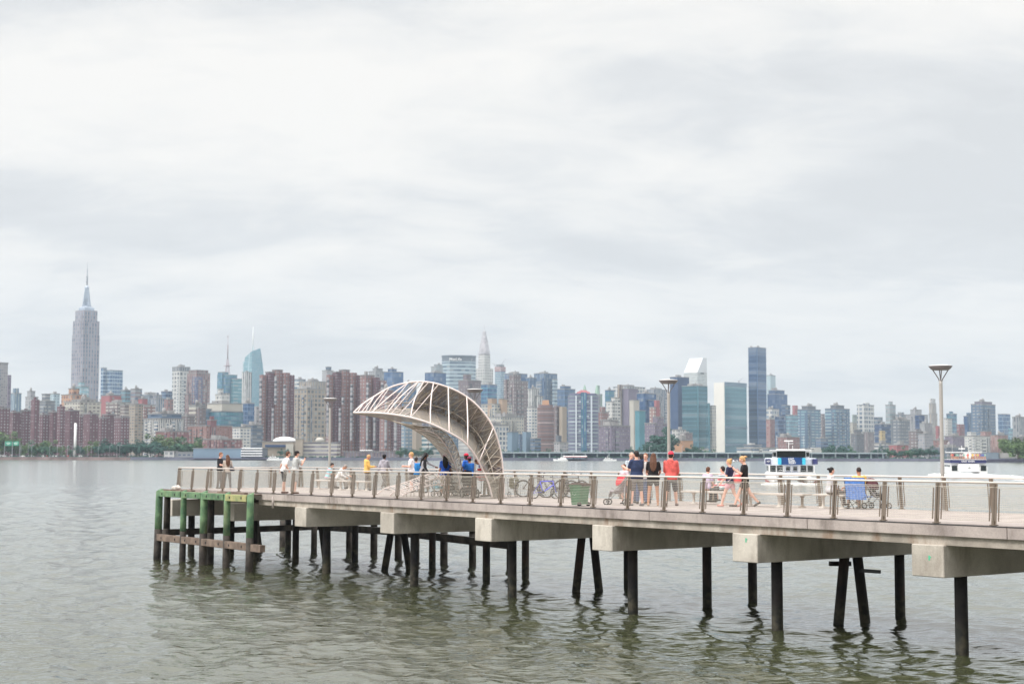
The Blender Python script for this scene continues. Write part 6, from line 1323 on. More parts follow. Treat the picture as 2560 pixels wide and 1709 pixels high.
# black slab
D = 3120; T_('skyscraper', 'tall plain dark blue grey slab, tallest on the right half', [(1873, 1918, 868)], D, 'blue', 'blue', 'smooth', xm=.47, pent=False)
rt = [o for o in bpy.data.objects if o.get('label', '').startswith('tall plain dark')][0]; bm = B(); z = zat(1890, 868, D)
for dx, h in ((-8, 4), (6, 5)): box(bm, (dx, 18, z + h / 2), (3, 3, h), TH)
obj('roof_plant', bm, m_mech, rt)
# purple banded tower with teal strip and pink crown
D = 1650; k = mpx(D); rt = ctower('apartment_tower', 'big rounded purple tower with white floor bands, a teal centre strip and a pink crown', 1458, D, 'building'); rt.rotation_euler = (0, 0, 0); Z = lambda y: zat(1458, y, D)
def cyl(bm, uvl, rx, ry, z0, z1, n=20): prism(bm, uvl, [Vector((rx * math.copysign(abs(math.cos(a)) ** .6, math.cos(a)), ry * math.copysign(abs(math.sin(a)) ** .6, math.sin(a)), 0)) for a in [2 * math.pi * i / n + .157 for i in range(n)]], z0, z1)
ST['pb'] = (2.4, 3.05, .55, 1.0, .15, 0); ST['purpleband'] = (400, 3.9, 1.0, .34, 0, 0)
bm = B(); uvl = bm.loops.layers.uv.new('UVMap'); cyl(bm, uvl, 38 * k, 34 * k, 2.6, Z(988)); cyl(bm, uvl, 34 * k, 30 * k, Z(988), Z(984)); obj('shaft', bm, [fmat('indigo', 'ice', 'purpleband'), m_roof], rt)
bm = B(); uvl = bm.loops.layers.uv.new('UVMap')
prism(bm, uvl, [Vector(p) for p in ((-7 * k, -36.5 * k, 0), (7 * k, -36.5 * k, 0), (7 * k, -25 * k, 0), (-7 * k, -25 * k, 0))], 2.6, Z(982)); obj('centre_strip', bm, [fmat('blue', 'teal', 'rib'), m_roof], rt)
bm = B()
for y in (1005, 1041, 1077, 1112): lathe(bm, [(37.7 * k, Z(y) - .7), (37.7 * k, Z(y) + .7)], 20, sy=.95, smooth=False)
for x in (-19, 19): box(bm, (x * k, -34.6 * k, (Z(990) + 3) / 2), (1.6, 1.2, Z(990) - 3))
obj('white_band', bm, plain('white_trim', rgb(196, 204, 214), .7), rt)
bm = B(); uvl = bm.loops.layers.uv.new('UVMap'); P4 = lambda w: [Vector(p) for p in ((-w, -w, 0), (w, -w, 0), (w, w, 0), (-w, w, 0))]; prism(bm, uvl, P4(18 * k), Z(984), Z(979), taper=P4(14 * k)); prism(bm, uvl, P4(12 * k), Z(979), Z(975), taper=P4(6 * k)); obj('crown', bm, [fmat('rose', 'rose', 'blank'), fmat('rose', 'rose', 'blank')], rt)
# rust rounded tower
D = 1700; k = mpx(D); rt = ctower('apartment_tower', 'rounded rust and grey tower with close floor bands and an orange roof house', 1364, D, 'building'); rt.rotation_euler = (0, 0, 0); Z = lambda y: zat(1364, y, D)
bm = B(); uvl = bm.loops.layers.uv.new('UVMap'); cyl(bm, uvl, 21 * k, 20 * k, 2.6, Z(1018)); cyl(bm, uvl, 18.5 * k, 17 * k, Z(1018), Z(1012)); obj('shaft', bm, [fmat('brown', 'pinkbrick', 'purpleband'), m_roof], rt)
bm = B(); uvl = bm.loops.layers.uv.new('UVMap'); prism(bm, uvl, P4(9 * k), Z(1012), Z(1000), taper=P4(8 * k)); obj('roof_house', bm, [fmat('peach', 'peach', 'blank'), fmat('peach', 'peach', 'blank')], rt)
# two green copper turreted towers behind the purple tower
for x, lb in ((1462, 'left of two slim green copper spires behind the purple banded tower'), (1493, 'right of two slim green copper spires behind the purple banded tower')):
    D = 3250; k = mpx(D); rt = ctower('old_tower', lb, x, D, 'building'); rt['group'] = 'green copper spires'; Z = lambda y: zat(x, y, D)
    cpart(rt, 'shaft', [(6 * k, 6 * k, 2.6), (6 * k, 6 * k, Z(985))], fmat('stone', 'dgrey', 'rib')); cpart(rt, 'spire', [(4.4 * k, 4.4 * k, Z(985)), (3.2 * k, 3.2 * k, Z(975)), (1.6 * k, 1.6 * k, Z(966)), (.7 * k, .7 * k, Z(962))], plain('green_copper', rgb(150, 178, 160), .7))
# teal office tower with lattice mast
D = 3300; k = mpx(D); T_('office_tower', 'dark teal glass tower carrying a tall lattice mast', [(540, 590, 936), (541, 568, 930), (567, 602, 946, 'teal', 'pteal', 'band')], D, 'blue', 'teal', 'glass', pent=False)
rt = [o for o in bpy.data.objects if o.get('label', '').startswith('dark teal glass tower')][0]; Z = lambda y: zat(565, y, D); p = at(565.5, 1137, D + 26) - rt.location; bm = B()
def latt(bm, p, w0, w1, z0, z1, n):
    for i in range(n):
        a0, a1 = w0 + (w1 - w0) * i / n, w0 + (w1 - w0) * (i + 1) / n; q0, q1 = z0 + (z1 - z0) * i / n, z0 + (z1 - z0) * (i + 1) / n
        for s in ((-1, -1), (1, -1), (1, 1), (-1, 1)): bar(bm, (p.x + s[0] * a0, p.y + s[1] * a0, q0), (p.x + s[0] * a1, p.y + s[1] * a1, q1), .8, .8)
        bar(bm, (p.x - a0, p.y - a0, q0), (p.x + a1, p.y - a1, q1), .6, .6); bar(bm, (p.x + a0, p.y - a0, q0), (p.x - a1, p.y - a1, q1), .6, .6)
latt(bm, p, 4.5, 2.6, Z(932), Z(912), 5); latt(bm, p, 2.4, 1.2, Z(912), Z(895), 5); lathe(bm, [(1.3, Z(895)), (1.1, Z(860)), (.5, Z(858)), (.45, Z(842))], 8, (p.x, p.y, 0)); box(bm, (p.x, p.y, Z(912)), (14, 10, 1.2), TH); box(bm, (p.x, p.y, Z(839)), (1.6, 1.6, 4)); obj('mast', bm, plain('mast_paint', rgb(170, 152, 158), .6), rt)
# small white domed building under it
D = 2500; T_('old_building', 'white rounded building with a drum on its roof below the antenna tower', [(536, 572, 986), (541, 556, 972), (556, 571, 983)], D, 'white', 'grey', 'grid', pent=False)
# faceted pale crystal tower with spire
D = 3500; k = mpx(D); rt = ctower('skyscraper', 'pale faceted crystal shaped glass tower with a thin white spire', 634, D); rt.rotation_euler = (0, 0, 0)
def pz(x, y, dd): q = at(x, y, D + dd) - rt.location; return q
m_ic = fmat('ice', 'pteal', 'glass'); m_ic2 = fmat('sky', 'pteal', 'glass')
bm = B(); uvl = bm.loops.layers.uv.new('UVMap')
def facet(pts, mi):
    f = bm.faces.new([bm.verts.new(q) for q in pts]); f.material_index = mi
    for lp in f.loops: lp[uvl].uv = (lp.vert.co.x + lp.vert.co.y, lp.vert.co.z)
Bq = lambda x, dd: Vector((pz(x, 1137, dd).x, pz(x, 1137, dd).y, 2.6))
facet([Bq(607, 22), Bq(629, 0), pz(629, 878, 0), pz(613, 892, 14), pz(609, 912, 18)], 0); facet([Bq(629, 0), Bq(660, 22), pz(659, 930, 22), pz(656, 905, 20), pz(652, 903, 16), pz(651, 870, 15), pz(629, 878, 0)], 1)
facet([Bq(607, 22), pz(609, 912, 18), pz(613, 892, 14), pz(651, 870, 15), pz(651, 870, 45), pz(607, 905, 45), Bq(607, 50)], 0); facet([Bq(660, 22), Bq(655, 50), pz(651, 870, 45), pz(651, 870, 15), pz(656, 905, 20), pz(659, 930, 22)], 1)
facet([pz(613, 892, 14), pz(629, 878, 0), pz(651, 870, 15)], 0)
obj('glass_shaft', bm, [m_ic, m_ic2], rt); bm = B(); q = pz(632, 880, 16); lathe(bm, [(2.0, q.z), (1.2, q.z + 40), (.4, at(632, 815, D).z)], 8, (q.x, q.y, 0)); obj('spire', bm, m_let, rt)
# brown tower with glazed centre
D = 2700; k = mpx(D); T_('apartment_tower', 'brown tower with angled shoulders and a blue glazed centre', [(464, 522, 932), (468, 517, 925), (459, 482, 985)], D, 'brick', 'brown', 'rib', pent=False)
rt = [o for o in bpy.data.objects if o.get('label', '').startswith('brown tower with angled')][0]; p, a, b = footprint(464, 464 + 58 * .42, 522, D); bm = B(); uvl = bm.loops.layers.uv.new('UVMap')
o_ = p - rt.location; z1 = zat(488, 942, D); q = [o_ - XL * a * .42 - YL * .8, o_ + XL * .8 - YL * .8, o_ + XL * .8 + YL * b * .42, o_ - XL * a * .42 + YL * b * .42]; prism(bm, uvl, [Vector((v.x, v.y, 0)) for v in q], 2.6, z1); obj('glazed_centre', bm, [fmat('brick', 'blue', 'glass'), m_roof], rt)
# big glass hall
D = 1880; T_('convention_hall', 'broad building with pale yellow top and a wide dark glass front reflecting trees', [(510, 606, 1028), (516, 604, 1008, 'cream', 'cream', 'blank'), (486, 530, 1022, 'slate', 'sky', 'glass')], D, 'slate', 'teal', 'glass', pent=True)
# low civic buildings
T_('assembly_building', 'low white building with a shallow dome left of the first ferry', [(1842, 1946, 1119), (1860, 1905, 1112), (1871, 1888, 1107)], 1900, 'white', 'slate', 'band', pent=False)
T_('assembly_building', 'low white windowless building right of the first ferry', [(2000, 2070, 1122), (2026, 2052, 1118)], 1800, 'white', 'white', 'blank', pent=False)
T_('terrace_building', 'low pale terrace with a white roof below the teal glass towers', [(1730, 1772, 1122)], 1600, 'white', 'slate', 'band', pent=False)

# ---- far shore: sheds, piers, viaduct, domed hall
def shed(name, label, x0, x1, y0, D, wall, glass, sty, dep=30, cat='building', ground=1.6):
    p, q = at(x0, 1140, D), at(x1, 1140, D); z = at((x0 + x1) / 2, y0, D).z; root = empty(name, (p.x, p.y, 0)); tag(root, label, cat); bm = B(); uvl = bm.loops.layers.uv.new('UVMap')
    w = q.x - p.x; prism(bm, uvl, [Vector(v) for v in ((0, 0, 0), (w, 0, 0), (w, dep, 0), (0, dep, 0))], ground, z); obj('wall', bm, [fmat(wall, glass, sty), m_roof], root); bm = B(); box(bm, (w / 2, dep / 2, z + .3), (w + 1.2, dep + 1, .6)); obj('roof', bm, m_roof, root); return root, w, z
shed('boat_shed', 'long pale blue shed standing on piles over the far bank', 483, 603, 1121, 1392, 'sky', 'sky', 'blank')
bm = B(); p, q = at(478, 1140, 1388), at(690, 1140, 1388); box(bm, ((p.x + q.x) / 2, 1389, 1.6), (q.x - p.x, 16, .8)); 
x = p.x
while x < q.x: box(bm, (x, 1383, .5), (.7, .7, 2.0)); x += 4
tag(obj('quay', bm, plain('dark_quay', rgb(92, 92, 112), .9)), 'dark pile quay under the pale blue shed on the far bank', 'quay')
rt, w, z = shed('parking_deck', 'white three level open parking deck right of the pale blue shed', 603, 656, 1120, 1394, 'dgrey', 'navy', 'blank')
bm = B()
for i in range(4): box(bm, (w / 2, -1, 4 + i * (z - 4) / 3), (w, 2.4, 1.0))
obj('floor_slab', bm, m_let, rt)
rt, w, z = shed('domed_hall', 'beige hall with a smooth white dome on its flat roof', 655, 742, 1104, 1440, 'tan', 'sand', 'blank', 34)
k = mpx(1440); bm = B(); lathe(bm, [(31 * k, z + .6), (28 * k, z + 2.2), (21 * k, z + 3.9), (11 * k, z + 4.8), (.5, z + 5)], 26, (50 * k, 16, 0), sy=.8); obj('dome', bm, m_let, rt, smooth=True)
bm = B(); box(bm, (w / 2, -.8, z - 3.8), (w - 6, 1.0, 2.2)); obj('window_band', bm, fmat('navy', 'navy', 'blank'), rt); bm = B(); box(bm, (w * .80, -1.6, z / 2 + 1), (w * .22, 2, z - 6)); obj('side_wall', bm, fmat('cream', 'cream', 'blank'), rt)
shed('stair_tower', 'plain beige stair tower right of the domed hall', 738, 756, 1097, 1436, 'tan', 'tan', 'blank', 14)
rt, w, z = shed('office_wing', 'beige banded office wing with a small round roof house', 755, 842, 1106, 1442, 'cream', 'purple', 'band', 30)
bm = B(); lathe(bm, [(11 * k, z + .6), (11 * k, z + 3), (8 * k, z + 4.2), (6 * k, z + 5)], 20, (40 * k, 12, 0)); obj('roof_house', bm, fmat('cream', 'cream', 'blank'), rt, smooth=False)
shed('service_building', 'small white waterfront building left of the pale blue shed', 410, 435, 1128, 1402, 'white', 'dgrey', 'grid', 14)
shed('waterfront_garage', 'low row of dark garage openings left of the pale blue shed', 432, 482, 1130, 1404, 'grey', 'navy', 'wide', 14)
shed('brick_podium', 'long low brown podium at the foot of the brick towers', 858, 1004, 1129, 1430, 'brown', 'purple', 'rib', 30)
shed('pump_house', 'long low rosy brick wall on the far bank below the purple banded tower', 1455, 1512, 1137, 1440, 'rose', 'brick', 'blank', 12)
rt, w, z = shed('ferry_landing', 'white canopied ferry landing with a thin red trim', 1415, 1462, 1143, 1385, 'sky', 'slate', 'rib', 10); bm = B(); box(bm, (w / 2, 5, z + 1.2), (w + 4, 14, .9)); obj('canopy_roof', bm, m_let, rt); bm = B(); box(bm, (w / 2, 4.6, z + .6), (w + 3.4, 13, .35)); obj('trim', bm, m_redc, rt)
shed('river_terrace', 'long low blue grey wall of the river terrace left of the first ferry', 1775, 1900, 1133, 1420, 'grey', 'navy', 'wide', 14)
# elevated riverside road
p, q = at(1255, 1130, 1412), at(2215, 1134, 1412); z = p.z - .3; rd = empty('elevated_road', (0, 1412, 0)); tag(rd, 'long elevated riverside road on posts behind the far seawall', 'elevated road'); bm = B(); box(bm, ((p.x + q.x) / 2, 0, z), (q.x - p.x, 10, 1.2)); obj('road_deck', bm, plain('viaduct_concrete', rgb(150, 164, 170), .85, scale=.1), rd)
bm = B(); box(bm, ((p.x + q.x) / 2, 5.2, z / 2 + 1), (q.x - p.x, .6, z - 3)); obj('painted_shade_sheet', bm, plain('viaduct_painted_shade', rgb(80, 96, 118), .9, scale=.2, var=.4), rd); bm = B(); x = p.x  # dark blue sheet: the shade beneath the road put into its colour
while x < q.x: box(bm, (x, -3.5, z / 2 + 1), (1.1, 1.1, z - 3)); x += 11
obj('posts', bm, plain('viaduct_concrete', rgb(150, 164, 170)), rd)['kind'] = 'stuff'
# white chimney, wavy awning, highway signs, cars, lamps at the far left
k = mpx(1440); p = at(187, 1137, 1440); rt = empty('chimney', (p.x, p.y, 2.6)); tag(rt, 'slim white chimney stack before the maroon housing towers', 'chimney'); bm = B(); lathe(bm, [(3.2 * k, 0), (3.1 * k, zat(187, 1057, 1440) - 2.6)], 12); obj('stack', bm, m_let, rt, smooth=True); bm = B(); lathe(bm, [(4.6 * k, 0), (4.6 * k, 3), (3.4 * k, 6)], 10); obj('base', bm, m_mech, rt)
bm = B(); P_ = [at(900 + i * 1.1, 1123.5 + 2.2 * abs(math.sin(i * .62)), 1400) for i in range(30)]; o0 = P_[0].copy(); tube(bm, [v - o0 for v in P_], .35, 6); tag(obj('awning', bm, m_let, None, o0, smooth=True), 'thin wavy white awning line left above the man in the grey hoodie', 'awning')
m_sg = plain('road_sign_green', rgb(40, 140, 112), .5)
for x, lb in ((21, 'left of two green motorway signs at the far left'), (40, 'right of two green motorway signs at the far left')):
    p = at(x, 1108, 1404); rt = empty('road_sign', (p.x, p.y, 2.6)); tag(rt, lb, 'road sign', 'green motorway signs'); bm = B(); box(bm, (0, 0, p.z - 2.6), (6.2 if x < 30 else 5.2, .3, 4.2)); sg_ = obj('sign_panel', bm, m_sg, rt); bm = B()
    for sx in (-1, 1): box(bm, (sx * 3.4, .5, (p.z - 1) / 2), (.3, .3, p.z - 1))
    obj('sign_post', bm, m_cr, rt)
    bm = B(); 
    for i in range(2): box(bm, (0, -.18, p.z - 2.0 - 1.3 * i), (3.6 - i, .04, .4))
    obj('sign_marking', bm, m_let, sg_)
def car_mesh(col, nm):
    bm = B(); rings = []
    for x, h in ((-2.2, .5), (-2.1, .85), (-1.5, .95), (-1.0, 1.42), (.5, 1.45), (1.1, .98), (2.0, .85), (2.25, .5)): rings.append([Vector((x, y, z)) for y, z in ((-.85, .3), (.85, .3), (.85, min(h, .85)), (.68, h), (-.68, h), (-.85, min(h, .85)))])
    loft(bm, rings); b = mesh_of(nm, bm, col); bm = B()
    for x in (-1.4, 1.4):
        for y in (-.8, .8): tube(bm, [(x, y - .1, .33), (x, y + .1, .33)], .33, 10)
    return b, mesh_of('wheels', bm, m_rub)
CARS = [car_mesh(paint('car_%s' % n, *c, .35), 'body') for n, c in (('white', (222, 222, 222)), ('silver', (170, 174, 178)), ('red', (170, 60, 60)), ('dark', (60, 62, 70)))]
rnd = random.Random(5); CN = ('white', 'silver', 'red', 'dark')
CX_ = [(4, 0), (12, 1), (30, 0), (46, 3), (57, 0), (70, 0), (80, 1), (94, 3), (108, 0), (118, 2), (131, 1), (140, 0), (152, 3), (160, 0), (172, 2), (183, 1), (201, 0), (214, 3), (452, 0), (463, 1)]
for x, c in CX_:
    p = at(x, 1137, 1406 + rnd.uniform(0, 12)); rt = empty('car', (p.x, p.y, 2.61), rnd.choice((0, math.pi))); tag(rt, CN[c] + ' car on the riverside road at the far left of the far bank', 'car', CN[c] + ' cars on the far bank'); link('body', CARS[c][0], rt); link('wheels', CARS[c][1], rt)
LM = B(); tube(LM, [(0, 0, 0), (0, 0, 10), (.6, 0, 11), (2.2, 0, 11.2)], .14, 6); LM = mesh_of('street_lamp', LM, m_cr)
for x in (52, 70, 79, 124, 143, 155, 168, 180, 200, 218, 228, 246, 274, 292, 299, 1410, 1520, 1624, 1705, 1768, 1955, 2020, 2090, 2195):
    p = at(x, 1137, 1403); tag(link('street_lamp', LM, None, (p.x, p.y, 2.6)), 'small street lamp on the far bank', 'street lamp', 'street lamps on the far bank')
# low hanging breakwater and quay at the far left
bm = B(); q = at(318, 1140, 1368); box(bm, ((q.x - 900) / 2, 1372, 1.0), (q.x + 900, 16, 3.2)); tag(obj('quay', bm, plain('brown_quay', rgb(122, 106, 104), .9, scale=.1, var=.3)), 'brown stone quay jutting out at the far left of the far bank', 'quay')
rt = empty('jetty', at(2455, 1150, 1160).xy.to_3d()); tag(rt, 'dark low pier shed on piles at the right edge of the far bank', 'jetty'); k = mpx(1160); bm = B(); box(bm, (20 * k, 6, 5.2), (44 * k, 12, 5)); obj('shed', bm, plain('jetty_shed', rgb(112, 124, 136), .8, scale=.2), rt); bm = B(); box(bm, (68 * k, 6, 5.3), (46 * k, 10, 4)); obj('tank', bm, m_mech, rt); bm = B(); box(bm, (55 * k, 6, 2.4), (120 * k, 13, .8))
for i in range(30): box(bm, (-4 * k + i * 4 * k, 1, .8), (.8, .8, 3.2))
obj('platform', bm, plain('dark_quay', rgb(92, 92, 112), .9), rt)

# ================================================================ trees along the far bank
def leaf_mat(n, r, g, b): return plain(n, rgb(r, g, b), .8, scale=.5, var=.35)
m_leaf = [leaf_mat('foliage_mid', 66, 104, 80), leaf_mat('foliage_dark', 50, 88, 78), leaf_mat('foliage_warm', 88, 110, 70)]
m_bark = plain('bark', rgb(96, 84, 76), .9)
def tree_mesh(seed, tall=1.0):
    rnd = random.Random(seed); bm = B(); tube(bm, [(0, 0, 0), (.1, 0, 1.6), (0, .1, 3.4)], [.3, .22, .14], 7)
    for i in range(5):
        a = i * 1.3 + rnd.random(); tube(bm, [(0, 0, 2.2 + .25 * i), (1.5 * math.cos(a), 1.5 * math.sin(a), 4 + .3 * i)], [.12, .05], 5)
    tr = mesh_of('trunk', bm, m_bark); bm = B(); cl = [(Vector((rnd.gauss(0, 1.7), rnd.gauss(0, 1.7), (4.6 + rnd.gauss(0, 1.3)) * tall)), rnd.uniform(.9, 1.7)) for _ in range(17)]
    for c, r_ in cl:
        for _ in range(46):
            d = Vector((rnd.gauss(0, 1), rnd.gauss(0, 1), rnd.gauss(0, 1))).normalized() * r_ * rnd.uniform(.6, 1.05); p = c + d; n = (d.normalized() + Vector((rnd.gauss(0, .5), rnd.gauss(0, .5), rnd.gauss(0, .5)))).normalized(); x, y, _z = basis(n); s = rnd.uniform(.22, .42)
            bm.faces.new([bm.verts.new(p + x * s * a_ + y * s * b_) for a_, b_ in ((-1, -.6), (1, -.6), (.6, 1), (-.6, 1))])
    return tr, bm
TREES = []
for i in range(6):
    tr, bm = tree_mesh(i + 11, 1 + .12 * (i % 3)); TREES.append((tr, mesh_of('crown', bm, m_leaf[i % 3])))
def tree(x, D, h, kind, label, grp='trees along the far bank'):
    p = at(x, 1137, D); t = empty('tree', (p.x, p.y, 2.6), x * .7); s = h / 7.4; t.scale = (s * 1.1, s * 1.1, s); tag(t, label, 'tree', grp); link('trunk', TREES[kind][0], t); link('crown', TREES[kind][1], t)
rnd = random.Random(21)
def trow(x0, x1, step, D, h, label, kinds=(0, 1, 2, 3, 4, 5)):
    x = x0
    while x < x1: tree(x, D + rnd.uniform(-6, 14), h * rnd.uniform(.8, 1.2), rnd.choice(kinds), label); x += step * rnd.uniform(.7, 1.3)
trow(-8, 50, 13, 1425, 16, 'tall green tree at the far left of the far bank', (0, 2, 3, 5))
trow(52, 125, 11, 1422, 10.5, 'green tree among the street lamps at the far left of the far bank', (0, 2, 3, 5))
trow(118, 250, 20, 1432, 10, 'green tree before the maroon housing towers')
trow(250, 400, 10, 1412, 10.5, 'dark green tree before the tan tower and the ribbed hospital', (1, 4))
trow(395, 500, 10, 1450, 14, 'olive green tree before the long dark red brick building', (2, 5, 0))
trow(702, 732, 14, 1424, 6, 'green tree before the domed hall', (1, 4))
trow(1000, 1085, 13, 1425, 7, 'green tree seen between the last brick tower and the canopy leg', (1, 4, 0))
trow(1262, 1420, 15, 1440, 5.5, 'green tree behind the elevated road right of the canopy', (1, 4, 0))
trow(1462, 1560, 14, 1440, 6, 'green tree on the far bank left of the group by the stroller', (1, 4))
for x, D, h in ((1625, 1470, 12), (1636, 1480, 16), (1650, 1475, 21), (1662, 1470, 22), (1674, 1466, 17), (1612, 1462, 9), (1643, 1450, 11), (1660, 1450, 13)): tree(x, D, h, rnd.choice((1, 4)), 'tree of the tall dark green clump left of the orange tan block')
trow(1722, 1785, 11, 1440, 8, 'green tree right of the orange tan block', (1, 4, 0))
trow(1570, 1612, 13, 1450, 7, 'green tree on the far bank behind the group by the stroller', (1, 4))
trow(2066, 2140, 11, 1440, 10, 'green tree below the right one of the twin dark towers', (1, 0, 4))
trow(2190, 2345, 10, 1400 + 40, 7.5, 'dark green tree in the long row right of the twin dark towers', (1, 4, 0))
trow(2515, 2600, 12, 1250, 11, 'green tree at the right edge of the far bank', (1, 0, 2))
trow(2545, 2600, 10, 1150, 11, 'nearer brighter tree at the right edge of the far bank', (2, 5, 0))
bm = B()
for i in range(1400):
    x = rnd.uniform(-560, 640); 
    if -130 < x < -50 : continue
    c = Vector((x, 1406 + rnd.uniform(0, 5), 2.9)); s = rnd.uniform(.5, 1.2)
    bm.faces.new([bm.verts.new(c + Vector((a * s + rnd.gauss(0, .2), rnd.gauss(0, .5), b * s + rnd.gauss(0, .2)))) for a, b in ((-1, -.5), (1, -.5), (.7, .9), (-.7, .9))])
tag(obj('shrubs', bm, m_leaf[1]), kind='stuff')

# ================================================================ boats
m_hull = plain('white_hull', rgb(226, 226, 226), .35, scale=.6, var=.03); m_bl2 = plain('hull_blue', rgb(24, 62, 116), .35, scale=1, var=.06); m_cy = plain('hull_cyan', rgb(60, 178, 206), .4); m_gl = plain('tinted_glass', (.015, .02, .022, 1), .12, var=.02); m_red = plain('hull_red', rgb(140, 44, 60), .5); m_nv = plain('hull_navy', rgb(52, 54, 100), .4); m_sil = plain('silver_panel', rgb(196, 200, 212), .35, .1)
def ferry(pos, rz, label):
    t = empty('ferry', pos, rz); tag(t, label, 'ferry')
    def o(n, bm, m, sm=False, par=None): return obj(n, bm, m, par or t, smooth=sm)
    for s in (-1, 1):      # two hulls; bow towards local -y
        bm = B(); rings = []
        for y, w, zb in ((-9.5, .12, .9), (-8, .6, .3), (-5, 1.15, -.4), (0, 1.3, -.6), (14, 1.3, -.6)): rings.append([Vector((s * 3.0 + a, y, z)) for a, z in ((-w, 1.6), (w, 1.6), (w * .85, .6), (.1, zb), (-.1, zb), (-w * .85, .6))])
        loft(bm, rings); o('hull', bm, m_hull)
        bm = B(); box(bm, (s * 3.0, 4, .42), (2.64, 18, .34)); o('boot_stripe', bm, m_red)
    bm = B(); rings = []
    for y, w in ((-8.4, 1.6), (-7.4, 3.4), (-5.5, 4.2), (14, 4.3)): rings.append([Vector(p) for p in ((-w, y, 1.45), (w, y, 1.45), (w, y, 2.0), (-w, y, 2.0))])
    loft(bm, rings); o('bridge_deck', bm, m_hull)
    bm = B(); box(bm, (0, 4.2, 2.68), (8.0, 19, 1.34)); cab = o('cabin', bm, m_hull)
    bm = B()
    for x, w in ((-3.25, 1.0), (-2.05, 1.0), (2.05, 1.0), (3.25, 1.0)): box(bm, (x, -5.32, 2.75), (w, .05, 1.05))
    for s in (-1, 1):
        for i in range(7): box(bm, (s * 4.02, -3.6 + 2.5 * i, 2.75), (.05, 2.0, .9))
    o('window', bm, m_gl, par=cab)
    for s in (-1, 1):
        bm = B(); box(bm, (s * .62, -5.36, 2.55), (1.05, .1, 1.55)); d = o('door', bm, m_sil, par=cab); bm = B(); box(bm, (s * .62, -5.43, 2.72), (.7, .04, .8)); obj('pane', bm, m_gl, None, None).parent = d
    bm = B(); rings = []
    for z, w in ((3.36, 4.35), (3.6, 4.45), (4.45, 4.45), (4.62, 4.2)):
        rings.append([Vector(p) for p in ((-w, 12, z), (-w, -3.6, z), (-w + 1.1, -5.4, z), (-1.6, -6.2, z), (1.6, -6.2, z), (w - 1.1, -5.4, z), (w, -3.6, z), (w, 12, z))])
    loft(bm, rings); dk = o('upper_deck', bm, m_sil)
    bm = B(); rings = [[Vector((x, y - .2, z)) for x, y in ((-2.0, -6.1), (2.0, -6.1), (2.0, -5.8), (-2.0, -5.8))] for z in (3.45, 4.72)]; loft(bm, rings); fp = o('front_panel', bm, m_bl2)
    bm = B(); 
    for s in (-1, 1): box(bm, (s * 2.1, -6.15, 4.05), (.6, .45, 1.15))
    o('panel_edge', bm, m_cy, par=fp); bm = B()
    for s in (-1, 1): box(bm, (s * 4.0, -5.0, 4.0), (1.1, .3, .95), -s * .5)
    o('side_panel', bm, m_nv, par=fp)
    for i, w_ in enumerate(('EAST', 'RIVER', 'FERRY')): text(w_, .44, m_let, fp, (.1 * (i - 1), -6.33, 4.32 - .36 * i), (math.pi / 2, 0, 0), .015)
    text('NY', .5, m_let, fp, (-4.0, -5.28, 3.85), (math.pi / 2, 0, R(26)), .015)
    bm = B(); box(bm, (0, -.2, 5.25), (6.4, 7, 1.3)); wh = o('wheelhouse', bm, m_hull); bm = B(); box(bm, (0, -3.74, 5.28), (5.0, .08, 1.1)); 
    for s in (-1, 1): box(bm, (s * 2.88, -3.74, 5.25), (.5, .08, .75)); box(bm, (s * 3.22, -1.5, 5.25), (.06, 3.5, .75))
    o('windscreen', bm, m_gl, par=wh)
    bm = B(); box(bm, (-.1, -.4, 5.98), (7.2, 8.4, .14)); box(bm, (0, .5, 6.12), (5, 5, .16)); o('roof', bm, m_hull, par=wh)
    bm = B(); tube(bm, [(-.3, 0, 6.1), (-.3, 0, 7.6)], .06, 6); box(bm, (-.3, 0, 7.68), (1.6, .3, .2)); box(bm, (.1, .5, 7.2), (.9, .3, .12)); tube(bm, [(.4, -.2, 6.1), (.4, -.2, 6.8)], .05, 6); tube(bm, [(-2.4, .5, 6.1), (-2.4, .5, 8.6)], .02, 5); tube(bm, [(2.4, .5, 6.1), (2.4, .5, 8.6)], .02, 5); o('radar_mast', bm, m_hull)
    bm = B(); P_ = [(-4.0, -3.8), (-3.6, -6.6), (-1.4, -7.9), (1.4, -7.9), (3.6, -6.6), (4.0, -3.8)]
    for z in (2.5, 2.95): tube(bm, [(x, y, z) for x, y in P_], .022, 5)
    for x, y in P_ + [(0, -7.9)]: tube(bm, [(x, y, 2.0), (x, y, 2.97)], .022, 5)
    o('rail', bm, m_chrome)
    return t
p = at(1977, 1209, 274); ferry(Vector((p.x, p.y, 0)), R(-8.5), 'nearer ferry with a blue front panel coming towards us behind the pier')
